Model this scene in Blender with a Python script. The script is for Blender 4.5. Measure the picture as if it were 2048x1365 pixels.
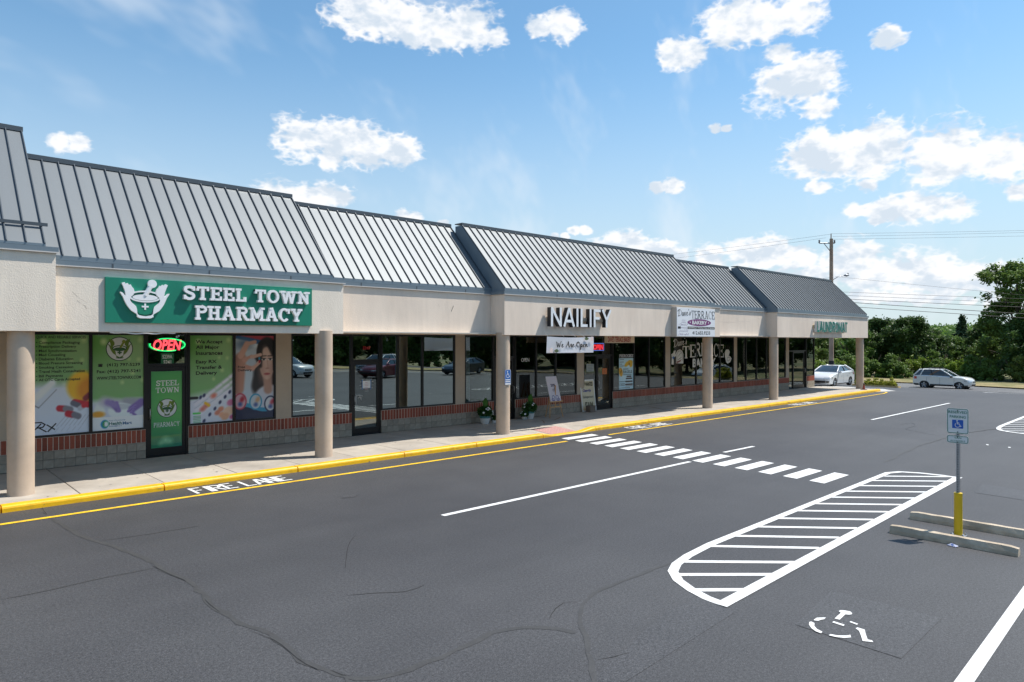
import bpy, bmesh, math, random
import numpy as np
from mathutils import Vector, Matrix, Euler
for o in list(bpy.data.objects):
    bpy.data.objects.remove(o)
SC = bpy.context.scene
COL = SC.collection
R = math.radians
random.seed(7)
RNG = np.random.default_rng(11)

# ------------------------------------------------------------------ camera
FOC, CX, CY, CAMZ = 1365.0, 1024.0, 682.5, 2.96
TH = math.atan(1456 / FOC)
CT, ST = math.cos(TH), math.sin(TH)
cam_data = bpy.data.cameras.new('camera')
cam_data.lens = 24.0
cam_data.sensor_width = 36.0
cam_data.clip_end = 3000
cam = bpy.data.objects.new('camera', cam_data)
COL.objects.link(cam)
cam.location = (0, 0, CAMZ)
cam.rotation_euler = (R(90), 0, TH - R(90))
SC.camera = cam

# ------------------------------------------------------------------ light
SUN_DIR = Vector((0.53, -0.265, 1.0)).normalized()      # towards the sun
sun_data = bpy.data.lights.new('sun', 'SUN')
sun_data.energy = 5.0
sun_data.angle = R(0.53)
sun_data.color = (1.0, 0.945, 0.86)
sun = bpy.data.objects.new('sun', sun_data)
COL.objects.link(sun)
sun.location = (30, -20, 60)
sun.rotation_euler = SUN_DIR.to_track_quat('Z', 'Y').to_euler()
SC.view_settings.view_transform = 'Standard'
SC.view_settings.look = 'None'
SC.view_settings.exposure = 0.25
SC.view_settings.gamma = 1.0
SC.view_settings.use_curve_mapping = False


def px_dir(x, y):
    """direction in the world of a pixel of the photograph"""
    u, v = (x - CX) / FOC, (CY - y) / FOC
    return Vector((CT + u * ST, ST - u * CT, v)).normalized()


def build_world():
    w = bpy.data.worlds.new('World')
    SC.world = w
    w.use_nodes = True
    nt = w.node_tree
    N, L = nt.nodes, nt.links
    N.clear()

    def node(t, **kw):
        n = N.new(t)
        for k, v in kw.items():
            setattr(n, k, v)
        return n

    def math_(op, a, b=None, c=None):
        n = node('ShaderNodeMath', operation=op)
        for i, v in enumerate((a, b, c)):
            if v is None:
                continue
            if isinstance(v, (int, float)):
                n.inputs[i].default_value = v
            else:
                L.new(v, n.inputs[i])
        return n.outputs[0]
    tc = node('ShaderNodeTexCoord')
    gen = tc.outputs['Generated']
    sky = node('ShaderNodeTexSky', sky_type='NISHITA')
    sky.sun_disc = False
    sky.sun_elevation = math.asin(SUN_DIR.z)
    sky.sun_rotation = math.atan2(SUN_DIR.x, SUN_DIR.y)
    sky.air_density = 1.0
    sky.dust_density = 0.25
    sky.ozone_density = 2.2
    # clouds: (x, y, half width, half height) measured on the photograph, turned into directions
    cl = [(140, 276, 62, 21), (640, 265, 110, 52), (760, 285, 110, 48), (700, 305, 100, 34), (590, 380, 105, 44), (660, 388, 60, 28),
          (818, 432, 38, 16), (355, 363, 18, 9), (885, 443, 17, 9), (760, 20, 130, 50), (900, 45, 120, 46), (850, 65, 70, 30), (975, 65, 55, 25),
          (1105, 45, 70, 30), (1160, 458, 32, 11), (1365, 103, 55, 28), (1500, 30, 110, 48), (1600, 20, 80, 40),
          (1560, 105, 40, 22), (1590, 160, 115, 46), (1640, 215, 48, 24), (1775, 72, 32, 22), (1330, 371, 46, 15),
          (1640, 305, 90, 52), (1740, 290, 110, 62), (1880, 300, 120, 52), (1990, 305, 90, 44), (1800, 408, 90, 33), (1890, 405, 85, 30),
          (1635, 371, 30, 14), (1735, 371, 32, 15), (1755, 440, 24, 10), (1440, 256, 34, 11), (2040, 376, 26, 18), (1725, 418, 46, 16),
          (1250, 492, 100, 28), (1320, 505, 75, 24), (1460, 500, 110, 40), (1560, 500, 100, 40), (1600, 545, 80, 26), (1700, 520, 80, 40),
          (1790, 535, 120, 46), (1890, 538, 105, 42), (1965, 556, 85, 34), (1740, 590, 90, 15), (1860, 594, 110, 15), (2020, 597, 80, 18),
           (1120, 470, 26, 9), (1030, 470, 18, 8)]
    rr = random.Random(3)
    ASP = 1.45
    items = []

    def heap(az, base, a, h):
        """a cumulus: lumps of several sizes standing on one level base"""
        n = max(1, min(4, int(round(a / h * .85))))
        for k in range(n):
            u = (k + .5) / n * 2 - 1 if n > 1 else 0
            r = h * (1.08 - .5 * abs(u) ** 1.5) * rr.uniform(.82, 1.12)
            if n == 1:
                r = (h * ASP + a) / 2 / ASP
            r = max(r, .004)
            x = az + u * max(a - r * ASP * .75, 0) * 1.05
            items.append((x, base + r * .86, r * ASP))
    for (x, y, a, h) in cl:
        d = px_dir(x, y)
        az = math.atan2(d.dot(Vector((ST, -CT, 0))), d.dot(Vector((CT, ST, 0))))
        sc = FOC * (1 + ((x - CX) / FOC) ** 2)
        a, h = a / sc, h / FOC
        heap(az, math.asin(d.z) - h, a, h)
    for i in range(12):                       # the same kind of cloud over the rest of the sky
        az = R(46) + (i + rr.uniform(.2, .8)) * R(264) / 12
        az = az - 2 * math.pi if az > math.pi else az
        el = R(rr.choice([4, 6, 8, 14, 20, 28, 38]) + rr.uniform(-2, 3))
        a = rr.uniform(.06, .14)
        heap(az, el, a, a * .42)
    # edge distortion
    nz = node('ShaderNodeTexNoise', noise_dimensions='3D')
    nz.inputs['Scale'].default_value = 13.0
    nz.inputs['Detail'].default_value = 8.0
    nz.inputs['Roughness'].default_value = 0.6
    mpn = node('ShaderNodeMapping')
    mpn.inputs['Scale'].default_value = (1, 1, 1.7)
    L.new(gen, mpn.inputs['Vector'])
    L.new(mpn.outputs[0], nz.inputs['Vector'])
    # azimuth (from the view axis) and elevation as a plane on which the clouds lie
    def dot_(v):
        n = node('ShaderNodeVectorMath', operation='DOT_PRODUCT')
        L.new(gen, n.inputs[0])
        n.inputs[1].default_value = v
        return n.outputs['Value']
    az_ = math_('ARCTAN2', dot_((ST, -CT, 0)), dot_((CT, ST, 0)))
    el_ = math_('MULTIPLY', math_('ARCSINE', dot_((0, 0, 1))), ASP)
    cmb = node('ShaderNodeCombineXYZ')
    L.new(az_, cmb.inputs[0])
    L.new(el_, cmb.inputs[1])
    field = None
    for (az, el, r) in items:
        ds = node('ShaderNodeVectorMath', operation='DISTANCE')
        L.new(cmb.outputs[0], ds.inputs[0])
        ds.inputs[1].default_value = (az, el * ASP, 0)
        q = math_('MULTIPLY', ds.outputs['Value'], 1 / (r * 1.05))
        field = q if field is None else math_('MINIMUM', field, q)
    # density = smoothstep(1 - length + noise)
    f = math_('SUBTRACT', 1.0, field)
    f = math_('MINIMUM', f, 0.75)
    n0 = math_('SUBTRACT', nz.outputs['Fac'], 0.5)
    f = math_('ADD', f, math_('MULTIPLY', n0, 2.0))
    nzb = node('ShaderNodeTexNoise')                  # billows
    nzb.inputs['Scale'].default_value = 46.0
    nzb.inputs['Detail'].default_value = 2.0
    L.new(mpn.outputs[0], nzb.inputs['Vector'])
    bil = math_('SUBTRACT', 0.09, math_('ABSOLUTE', math_('SUBTRACT', nzb.outputs['Fac'], 0.5)))
    f = math_('ADD', f, math_('MULTIPLY', bil, 1.6))
    dens = node('ShaderNodeMapRange', interpolation_type='SMOOTHSTEP')
    dens.inputs['From Min'].default_value = 0.0
    dens.inputs['From Max'].default_value = 0.46
    L.new(f, dens.inputs['Value'])
    # light and shade within the cloud
    nz2 = node('ShaderNodeTexNoise')
    nz2.inputs['Scale'].default_value = 13.0
    nz2.inputs['Detail'].default_value = 3.0
    nz2.inputs['Roughness'].default_value = 0.55
    mp2 = node('ShaderNodeMapping')
    mp2.inputs['Location'].default_value = (0.008, -0.006, 0.022)
    mp2.inputs['Scale'].default_value = (1, 1, 1.7)
    L.new(gen, mp2.inputs['Vector'])
    L.new(mp2.outputs[0], nz2.inputs['Vector'])
    diff = math_('SUBTRACT', nz.outputs['Fac'], nz2.outputs['Fac'])
    diff = math_('ADD', diff, math_('MULTIPLY', bil, 0.5))
    diff = math_('ADD', diff, math_('MULTIPLY', math_('SUBTRACT', 0.3, f), 0.05))
    lit = node('ShaderNodeMapRange', interpolation_type='SMOOTHSTEP')
    lit.inputs['From Min'].default_value = -0.11
    lit.inputs['From Max'].default_value = 0.075
    L.new(diff, lit.inputs['Value'])
    cc = node('ShaderNodeMix', data_type='RGBA')
    cc.inputs['A'].default_value = (5.7, 6.4, 7.2, 1)
    cc.inputs['B'].default_value = (8.3, 8.35, 8.5, 1)
    L.new(lit.outputs[0], cc.inputs['Factor'])
    # thin high streaks
    st = node('ShaderNodeTexNoise')
    st.inputs['Scale'].default_value = 2.3
    st.inputs['Detail'].default_value = 4.0
    st.inputs['Roughness'].default_value = 0.62
    mp3 = node('ShaderNodeMapping')
    mp3.inputs['Rotation'].default_value = (0.5, 0.5, 0.3)
    mp3.inputs['Scale'].default_value = (1.0, 4.5, 2.2)
    L.new(gen, mp3.inputs['Vector'])
    L.new(mp3.outputs[0], st.inputs['Vector'])
    stm = node('ShaderNodeMapRange', interpolation_type='SMOOTHSTEP')
    stm.inputs['From Min'].default_value = 0.5
    stm.inputs['From Max'].default_value = 0.8
    stm.inputs['To Max'].default_value = 0.6
    L.new(st.outputs['Fac'], stm.inputs['Value'])
    tint = node('ShaderNodeMix', data_type='RGBA', blend_type='MULTIPLY')
    tint.inputs['Factor'].default_value = 1.0
    tint.inputs['B'].default_value = (1.12, 1.42, 1.40, 1)
    L.new(sky.outputs[0], tint.inputs['A'])
    # pale air low over the horizon, all the way round
    lowm = node('ShaderNodeMapRange', interpolation_type='SMOOTHSTEP')
    lowm.inputs['From Min'].default_value = 0.0
    lowm.inputs['From Max'].default_value = 0.62
    lowm.inputs['To Min'].default_value = 0.85
    lowm.inputs['To Max'].default_value = 0.0
    L.new(el_, lowm.inputs['Value'])
    m0 = node('ShaderNodeMix', data_type='RGBA')
    L.new(lowm.outputs[0], m0.inputs['Factor'])
    L.new(tint.outputs['Result'], m0.inputs['A'])
    m0.inputs['B'].default_value = (5.0, 5.75, 6.4, 1)
    m1 = node('ShaderNodeMix', data_type='RGBA')
    L.new(stm.outputs[0], m1.inputs['Factor'])
    L.new(m0.outputs['Result'], m1.inputs['A'])
    m1.inputs['B'].default_value = (6.6, 7.3, 8.0, 1)
    m2 = node('ShaderNodeMix', data_type='RGBA')
    L.new(math_('MULTIPLY', dens.outputs[0], 0.96), m2.inputs['Factor'])
    L.new(m1.outputs['Result'], m2.inputs['A'])
    L.new(cc.outputs['Result'], m2.inputs['B'])
    bg = node('ShaderNodeBackground')
    bg.inputs['Strength'].default_value = 0.105
    L.new(m2.outputs['Result'], bg.inputs['Color'])
    out = node('ShaderNodeOutputWorld')
    L.new(bg.outputs[0], out.inputs['Surface'])
    w.cycles.sampling_method = 'MANUAL'
    w.cycles.sample_map_resolution = 512


build_world()

# ------------------------------------------------------------------ photo pixels to places (a pixel gives a ray; the plane it meets gives the distance)


def ground_pt(x, y, z=0.0):
    d = FOC * (CAMZ - z) / (y - CY)
    r = (x - CX) / FOC * d
    return (d * CT + r * ST, d * ST - r * CT)


def x_at(x, Y):
    u = (x - CX) / FOC
    return Y * (CT + u * ST) / (ST - u * CT)


def wall_pt(x, y, Y):
    X = x_at(x, Y)
    d = CT * X + ST * Y
    return X, CAMZ - (y - CY) / FOC * d


def side_pt(x, y, X):
    u = (x - CX) / FOC
    Y = X * (ST - u * CT) / (CT + u * ST)
    d = CT * X + ST * Y
    return Y, CAMZ - (y - CY) / FOC * d


def lin(c):
    """sRGB 0-255 to linear"""
    return tuple(((v / 255) / 12.92 if v / 255 <= .04045 else ((v / 255 + .055) / 1.055) ** 2.4) for v in c)

# ------------------------------------------------------------------ materials


MATS = {}


def mat(name, color, rough=0.7, metal=0.0, noise=0.0, nscale=4.0, bump=0.0, bscale=60.0, spec=0.5, emit=None, estr=0.0, coat=0.0,
        detail=4.0, bdist=0.01, second=None, sscale=1.0, sramp=(.45, .6), objrand=0.0, coord='Object', nscale3=None):
    if name in MATS:
        return MATS[name]
    m = bpy.data.materials.new(name)
    m.use_nodes = True
    nt = m.node_tree
    N, L = nt.nodes, nt.links
    p = N['Principled BSDF']
    p.inputs['Roughness'].default_value = rough
    p.inputs['Metallic'].default_value = metal
    p.inputs['Specular IOR Level'].default_value = spec
    p.inputs['Coat Weight'].default_value = coat
    p.inputs['Coat Roughness'].default_value = 0.05
    p.inputs['Base Color'].default_value = (*color, 1)
    tc = N.new('ShaderNodeTexCoord')
    src = None
    if second or noise or objrand:
        cur = None
        if second:
            n = N.new('ShaderNodeTexNoise')
            n.inputs['Scale'].default_value = sscale
            n.inputs['Detail'].default_value = 5
            L.new(tc.outputs[coord], n.inputs['Vector'])
            mr = N.new('ShaderNodeMapRange')
            mr.inputs['From Min'].default_value, mr.inputs['From Max'].default_value = sramp
            L.new(n.outputs['Fac'], mr.inputs['Value'])
            mx = N.new('ShaderNodeMix')
            mx.data_type = 'RGBA'
            mx.inputs['A'].default_value = (*color, 1)
            mx.inputs['B'].default_value = (*second, 1)
            L.new(mr.outputs[0], mx.inputs['Factor'])
            cur = mx.outputs['Result']
        hs = N.new('ShaderNodeHueSaturation')
        hs.inputs['Color'].default_value = (*color, 1)
        if cur:
            L.new(cur, hs.inputs['Color'])
        val = None
        if noise:
            n = N.new('ShaderNodeTexNoise')
            n.inputs['Scale'].default_value = nscale
            n.inputs['Detail'].default_value = detail
            n.inputs['Roughness'].default_value = .65
            if nscale3:
                mpp = N.new('ShaderNodeMapping')
                mpp.inputs['Scale'].default_value = nscale3
                L.new(tc.outputs[coord], mpp.inputs['Vector'])
                L.new(mpp.outputs[0], n.inputs['Vector'])
            else:
                L.new(tc.outputs[coord], n.inputs['Vector'])
            mr = N.new('ShaderNodeMapRange')
            mr.inputs['From Min'].default_value, mr.inputs['From Max'].default_value = .25, .75
            mr.inputs['To Min'].default_value, mr.inputs['To Max'].default_value = 1 - noise, 1 + noise
            L.new(n.outputs['Fac'], mr.inputs['Value'])
            val = mr.outputs[0]
        if objrand:
            oi = N.new('ShaderNodeObjectInfo')
            mr = N.new('ShaderNodeMapRange')
            mr.inputs['To Min'].default_value, mr.inputs['To Max'].default_value = 1 - objrand, 1 + objrand
            L.new(oi.outputs['Random'], mr.inputs['Value'])
            if val:
                mm = N.new('ShaderNodeMath')
                mm.operation = 'MULTIPLY'
                L.new(val, mm.inputs[0])
                L.new(mr.outputs[0], mm.inputs[1])
                val = mm.outputs[0]
            else:
                val = mr.outputs[0]
        if val:
            L.new(val, hs.inputs['Value'])
        L.new(hs.outputs[0], p.inputs['Base Color'])
    if bump:
        n = N.new('ShaderNodeTexNoise')
        n.inputs['Scale'].default_value = bscale
        n.inputs['Detail'].default_value = 3
        L.new(tc.outputs[coord], n.inputs['Vector'])
        b = N.new('ShaderNodeBump')
        b.inputs['Strength'].default_value = bump
        b.inputs['Distance'].default_value = bdist
        L.new(n.outputs['Fac'], b.inputs['Height'])
        L.new(b.outputs[0], p.inputs['Normal'])
    if emit:
        p.inputs['Emission Color'].default_value = (*emit, 1)
        p.inputs['Emission Strength'].default_value = estr
    MATS[name] = m
    return m


def mat_attr(name, rough=0.35, coat=0.0, attr='tint'):
    if name in MATS:
        return MATS[name]
    m = bpy.data.materials.new(name)
    m.use_nodes = True
    nt = m.node_tree
    p = nt.nodes['Principled BSDF']
    a = nt.nodes.new('ShaderNodeAttribute')
    a.attribute_name = attr
    nt.links.new(a.outputs['Color'], p.inputs['Base Color'])
    p.inputs['Roughness'].default_value = rough
    p.inputs['Coat Weight'].default_value = coat
    p.inputs['Coat Roughness'].default_value = 0.02
    MATS[name] = m
    return m


def mat_glass(name, tint, refl, add):
    """storefront glass: clear or tinted pane whose mirror share grows with the angle"""
    if name in MATS:
        return MATS[name]
    m = bpy.data.materials.new(name)
    m.use_nodes = True
    nt = m.node_tree
    N, L = nt.nodes, nt.links
    N.remove(N['Principled BSDF'])
    tr = N.new('ShaderNodeBsdfTransparent')
    tr.inputs['Color'].default_value = (*tint, 1)
    gl = N.new('ShaderNodeBsdfGlossy')
    gl.inputs['Roughness'].default_value = 0.0
    gl.inputs['Color'].default_value = (*refl, 1)
    fr = N.new('ShaderNodeFresnel')
    fr.inputs['IOR'].default_value = 1.5
    ad = N.new('ShaderNodeMath')
    ad.operation = 'ADD'
    ad.use_clamp = True
    ad.inputs[1].default_value = add
    L.new(fr.outputs[0], ad.inputs[0])
    mx = N.new('ShaderNodeMixShader')
    L.new(ad.outputs[0], mx.inputs['Fac'])
    L.new(tr.outputs[0], mx.inputs[1])
    L.new(gl.outputs[0], mx.inputs[2])
    # slightly wavy pane
    tc = N.new('ShaderNodeTexCoord')
    nz = N.new('ShaderNodeTexNoise')
    nz.inputs['Scale'].default_value = 0.9
    nz.inputs['Detail'].default_value = 1
    L.new(tc.outputs['Object'], nz.inputs['Vector'])
    bp = N.new('ShaderNodeBump')
    bp.inputs['Strength'].default_value = 0.25
    bp.inputs['Distance'].default_value = 0.006
    L.new(nz.outputs['Fac'], bp.inputs['Height'])
    L.new(bp.outputs[0], gl.inputs['Normal'])
    L.new(mx.outputs[0], N['Material Output'].inputs['Surface'])
    MATS[name] = m
    return m


def mat_leaf(name, c1, c2, c3, trans=0.35):
    if name in MATS:
        return MATS[name]
    m = bpy.data.materials.new(name)
    m.use_nodes = True
    nt = m.node_tree
    N, L = nt.nodes, nt.links
    p = N['Principled BSDF']
    p.inputs['Roughness'].default_value = 0.55
    p.inputs['Specular IOR Level'].default_value = 0.35
    a = N.new('ShaderNodeAttribute')
    a.attribute_name = 'tint'
    oi = N.new('ShaderNodeObjectInfo')
    mx = N.new('ShaderNodeMix')
    mx.data_type = 'RGBA'
    mx.inputs['A'].default_value = (*c1, 1)
    mx.inputs['B'].default_value = (*c2, 1)
    sep = N.new('ShaderNodeSeparateColor')
    L.new(a.outputs['Color'], sep.inputs[0])
    L.new(sep.outputs[0], mx.inputs['Factor'])
    mx2 = N.new('ShaderNodeMix')
    mx2.data_type = 'RGBA'
    mx2.inputs['B'].default_value = (*c3, 1)
    L.new(mx.outputs['Result'], mx2.inputs['A'])
    mu = N.new('ShaderNodeMath')
    mu.operation = 'MULTIPLY'
    mu.inputs[1].default_value = 0.55
    L.new(oi.outputs['Random'], mu.inputs[0])
    L.new(mu.outputs[0], mx2.inputs['Factor'])
    L.new(mx2.outputs['Result'], p.inputs['Base Color'])
    tl = N.new('ShaderNodeBsdfTranslucent')
    L.new(mx2.outputs['Result'], tl.inputs['Color'])
    ms = N.new('ShaderNodeMixShader')
    ms.inputs['Fac'].default_value = trans
    L.new(p.outputs[0], ms.inputs[1])
    L.new(tl.outputs[0], ms.inputs[2])
    L.new(ms.outputs[0], N['Material Output'].inputs['Surface'])
    MATS[name] = m
    return m


# ------------------------------------------------------------------ mesh building
class MB:
    def __init__(s):
        s.v, s.f, s.marks = [], [], []

    def mark(s):
        """what is added from here on becomes an object of its own"""
        s.marks.append((len(s.v), len(s.f)))

    def add(s, vs, fs):
        n = len(s.v)
        s.v += [tuple(p) for p in vs]
        s.f += [tuple(i + n for i in f) for f in fs]
        return s

    def box(s, x0, x1, y0, y1, z0, z1):
        return s.add([(x0, y0, z0), (x1, y0, z0), (x1, y1, z0), (x0, y1, z0), (x0, y0, z1), (x1, y0, z1), (x1, y1, z1), (x0, y1, z1)],
                     [(0, 3, 2, 1), (4, 5, 6, 7), (0, 1, 5, 4), (1, 2, 6, 5), (2, 3, 7, 6), (3, 0, 4, 7)])

    def bbox(s, x0, x1, y0, y1, z0, z1, b):
        """box with all edges chamfered by b"""
        vs = []
        xs, ys, zs = (x0, x1), (y0, y1), (z0, z1)
        idx = {}
        for i in (0, 1):
            for j in (0, 1):
                for k in (0, 1):
                    sx, sy, sz = (1, -1)[i], (1, -1)[j], (1, -1)[k]
                    for ax in range(3):
                        p = [xs[i] + (0 if ax == 0 else sx * b), ys[j] + (0 if ax == 1 else sy * b), zs[k] + (0 if ax == 2 else sz * b)]
                        idx[(i, j, k, ax)] = len(vs)
                        vs.append(p)
        fs = []
        q = lambda *a: fs.append(tuple(idx[t] for t in a))
        for i in (0, 1):
            q((i, 0, 0, 0), (i, 1, 0, 0), (i, 1, 1, 0), (i, 0, 1, 0))
            q((0, i, 0, 1), (1, i, 0, 1), (1, i, 1, 1), (0, i, 1, 1))
            q((0, 0, i, 2), (1, 0, i, 2), (1, 1, i, 2), (0, 1, i, 2))
        for i in (0, 1):
            for j in (0, 1):
                q((i, j, 0, 0), (i, j, 1, 0), (i, j, 1, 1), (i, j, 0, 1))
                q((i, 0, j, 0), (i, 1, j, 0), (i, 1, j, 2), (i, 0, j, 2))
                q((0, i, j, 1), (1, i, j, 1), (1, i, j, 2), (0, i, j, 2))
                for k in (0, 1):
                    q((i, j, k, 0), (i, j, k, 1), (i, j, k, 2))
        return s.add(vs, fs)

    def prism(s, pts, axis, a, b):
        """polygon pts (2-D) extruded along axis ('x','y','z') from a to b"""
        def put(p, t):
            return {'x': (t, p[0], p[1]), 'y': (p[0], t, p[1]), 'z': (p[0], p[1], t)}[axis]
        n = len(pts)
        vs = [put(p, a) for p in pts] + [put(p, b) for p in pts]
        fs = [tuple(range(n - 1, -1, -1)), tuple(range(n, 2 * n))]
        fs += [(i, (i + 1) % n, n + (i + 1) % n, n + i) for i in range(n)]
        return s.add(vs, fs)

    def tube(s, p, q, r0, r1=None, n=10, cap=True):
        r1 = r0 if r1 is None else r1
        p, q = Vector(p), Vector(q)
        d = (q - p).normalized()
        t = d.orthogonal().normalized()
        b = d.cross(t)
        vs = []
        for c, r in ((p, r0), (q, r1)):
            for i in range(n):
                a = 2 * math.pi * i / n
                vs.append(c + (t * math.cos(a) + b * math.sin(a)) * r)
        fs = [(i, (i + 1) % n, n + (i + 1) % n, n + i) for i in range(n)]
        if cap:
            fs += [tuple(range(n - 1, -1, -1)), tuple(range(n, 2 * n))]
        return s.add(vs, fs)

    def path(s, pts, r, n=6):
        pts = [Vector(p) for p in pts]
        m = len(pts)
        vs = []
        rs = r if isinstance(r, (list, tuple)) else [r] * m
        for i, p in enumerate(pts):
            d = (pts[min(i + 1, m - 1)] - pts[max(i - 1, 0)]).normalized()
            up = Vector((0, 0, 1)) if abs(d.z) < .95 else Vector((1, 0, 0))
            t = d.cross(up).normalized()
            b = t.cross(d)
            for k in range(n):
                a = 2 * math.pi * k / n
                vs.append(p + (t * math.cos(a) + b * math.sin(a)) * rs[i])
        fs = []
        for i in range(m - 1):
            for k in range(n):
                fs.append((i * n + k, i * n + (k + 1) % n, (i + 1) * n + (k + 1) % n, (i + 1) * n + k))
        fs += [tuple(range(n - 1, -1, -1)), tuple(range((m - 1) * n, m * n))]
        return s.add(vs, fs)

    def lathe(s, c, prof, n=24):
        """prof: list of (radius, z)"""
        vs, fs = [], []
        for (r, z) in prof:
            for i in range(n):
                a = 2 * math.pi * i / n
                vs.append((c[0] + r * math.cos(a), c[1] + r * math.sin(a), c[2] + z))
        for j in range(len(prof) - 1):
            for i in range(n):
                fs.append((j * n + i, j * n + (i + 1) % n, (j + 1) * n + (i + 1) % n, (j + 1) * n + i))
        fs += [tuple(range(n - 1, -1, -1)), tuple(range((len(prof) - 1) * n, len(prof) * n))]
        return s.add(vs, fs)

    def sheet(s, pts, z):
        """flat polygon lying at height z (number or function)"""
        zf = z if callable(z) else (lambda x, y: z)
        return s.add([(p[0], p[1], zf(p[0], p[1])) for p in pts], [tuple(range(len(pts)))])

    def ribbon(s, pts, w, z, close=False):
        """painted band of width w (number or list) along ground points"""
        zf = z if callable(z) else (lambda x, y: z)
        n = len(pts)
        ws = w if isinstance(w, (list, tuple)) else [w] * n
        vs = []
        for i, p in enumerate(pts):
            a = Vector(pts[(i - 1) % n] if (close or i) else p)
            c = Vector(pts[(i + 1) % n] if (close or i < n - 1) else p)
            p = Vector(p)
            d1 = (p - a).normalized() if (p - a).length > 1e-6 else (c - p).normalized()
            d2 = (c - p).normalized() if (c - p).length > 1e-6 else d1
            d = (d1 + d2).normalized()
            nn = Vector((-d.y, d.x))
            k = min(1 / max(nn.dot(Vector((-d1.y, d1.x))), .4), 2)
            for sg in (1, -1):
                q = p + nn * (sg * ws[i] / 2 * k)
                vs.append((q.x, q.y, zf(q.x, q.y)))
        m = n if close else n - 1
        fs = [(2 * i, 2 * i + 1, (2 * ((i + 1) % n)) + 1, 2 * ((i + 1) % n)) for i in range(m)]
        return s.add(vs, fs)

    def build(s, name, material, parent=None, smooth=False, local=False, auto=None):
        if len(s.marks) > 1:
            out = None
            ms = [(0, 0)] + s.marks[1:] + [(len(s.v), len(s.f))]
            for (v0, f0), (v1, f1) in zip(ms[:-1], ms[1:]):
                c = MB()
                c.v, c.f = s.v[v0:v1], [tuple(i - v0 for i in f) for f in s.f[f0:f1]]
                out = c.build(name, material, parent, smooth, local, auto)
            return out
        off = Vector((0, 0, 0))
        if parent is not None and not local:
            off = world_loc(parent)
        me = bpy.data.meshes.new(name)
        if off.length > 0:
            me.from_pydata([(v[0] - off.x, v[1] - off.y, v[2] - off.z) for v in s.v], [], s.f)
        else:
            me.from_pydata(s.v, [], s.f)
        me.materials.append(material)
        if smooth:
            me.shade_smooth()
            if auto:
                me.set_sharp_from_angle(angle=R(auto))
        ob = bpy.data.objects.new(name, me)
        COL.objects.link(ob)
        if parent is not None:
            ob.parent = parent
        return ob


def world_loc(o):
    v = Vector(o.location)
    while o.parent:
        o = o.parent
        v += Vector(o.location)
    return v


def piece(name, me, parent, loc, rot=(0, 0, 0), scale=(1, 1, 1)):
    """copy of shared mesh data as a child; loc is in the parent's own space"""
    ob = bpy.data.objects.new(name, me)
    COL.objects.link(ob)
    ob.parent = parent
    ob.location = loc
    ob.rotation_euler = rot
    ob.scale = scale
    return ob


def tag(o, label=None, cat=None, group=None, kind=None):
    if label:
        o['label'] = label
    if cat:
        o['category'] = cat
    if group:
        o['group'] = group
    if kind:
        o['kind'] = kind
    return o


def thing(name, label, cat, loc=(0, 0, 0), rotz=0.0, group=None):
    o = bpy.data.objects.new(name, None)
    o.empty_display_size = .2
    COL.objects.link(o)
    o.location = loc
    o.rotation_euler = (0, 0, rotz)
    return tag(o, label, cat, group)


def copy_tree(o, parent=None):
    c = o.copy()
    COL.objects.link(c)
    c.parent = parent
    for ch in list(o.children):
        copy_tree(ch, c)
    return c


# ------------------------------------------------------------------ lettering
_glyph = {}


def text_flat(s, bold=0.0, shear=0.0, space=1.0):
    key = (s, bold, shear, space)
    if key in _glyph:
        return _glyph[key]
    cu = bpy.data.curves.new('lettering', 'FONT')
    cu.body = s
    cu.size = 1.0
    cu.offset = bold
    cu.shear = shear
    cu.space_character = space
    cu.resolution_u = 3
    ob = bpy.data.objects.new('lettering', cu)
    me = ob.to_mesh()
    vs = [(v.co.x, v.co.y) for v in me.vertices]
    fs = [tuple(p.vertices) for p in me.polygons]
    ob.to_mesh_clear()
    bpy.data.objects.remove(ob)
    bpy.data.curves.remove(cu)
    _glyph[key] = (vs, fs)
    return vs, fs


def put_text(mb, s, x0, x1, z0, z1, y, bold=0.01, shear=0.0, space=1.0, fullbox=False):
    """flat lettering on a wall facing -Y, fitted to the box x0..x1, z0..z1"""
    mb.mark()
    vs, fs = text_flat(s, bold, shear, space)
    a = np.array(vs)
    lo, hi = a.min(0), a.max(0)
    if not fullbox:
        lo[1] = min(lo[1], 0) if any(ch in 'gjpqy,()&' for ch in s) else 0
    w, h = hi - lo
    mb.add([(x0 + (p[0] - lo[0]) / w * (x1 - x0), y, z0 + (p[1] - lo[1]) / h * (z1 - z0)) for p in vs], [f[::-1] for f in fs])
    return mb


def stroke2(pts, t):
    """polyline with thickness t -> (verts, quads) in 2-D"""
    n = len(pts)
    ts = t if isinstance(t, (list, tuple)) else [t] * n
    vs = []
    for i, p in enumerate(pts):
        p = Vector(p)
        a = Vector(pts[max(i - 1, 0)])
        c = Vector(pts[min(i + 1, n - 1)])
        d1 = (p - a).normalized() if i else (c - p).normalized()
        d2 = (c - p).normalized() if i < n - 1 else d1
        d = (d1 + d2)
        d = d.normalized() if d.length > 1e-5 else d1
        nn = Vector((-d.y, d.x))
        k = min(1 / max(nn.dot(Vector((-d1.y, d1.x))), .5), 1.6)
        vs += [tuple(p + nn * ts[i] / 2 * k), tuple(p - nn * ts[i] / 2 * k)]
    return vs, [(2 * i, 2 * i + 1, 2 * i + 3, 2 * i + 2) for i in range(n - 1)]


def arc(cx, cy, rx, ry, a0, a1, n=12):
    return [(cx + rx * math.cos(R(a0 + (a1 - a0) * i / n)), cy + ry * math.sin(R(a0 + (a1 - a0) * i / n))) for i in range(n + 1)]


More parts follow.
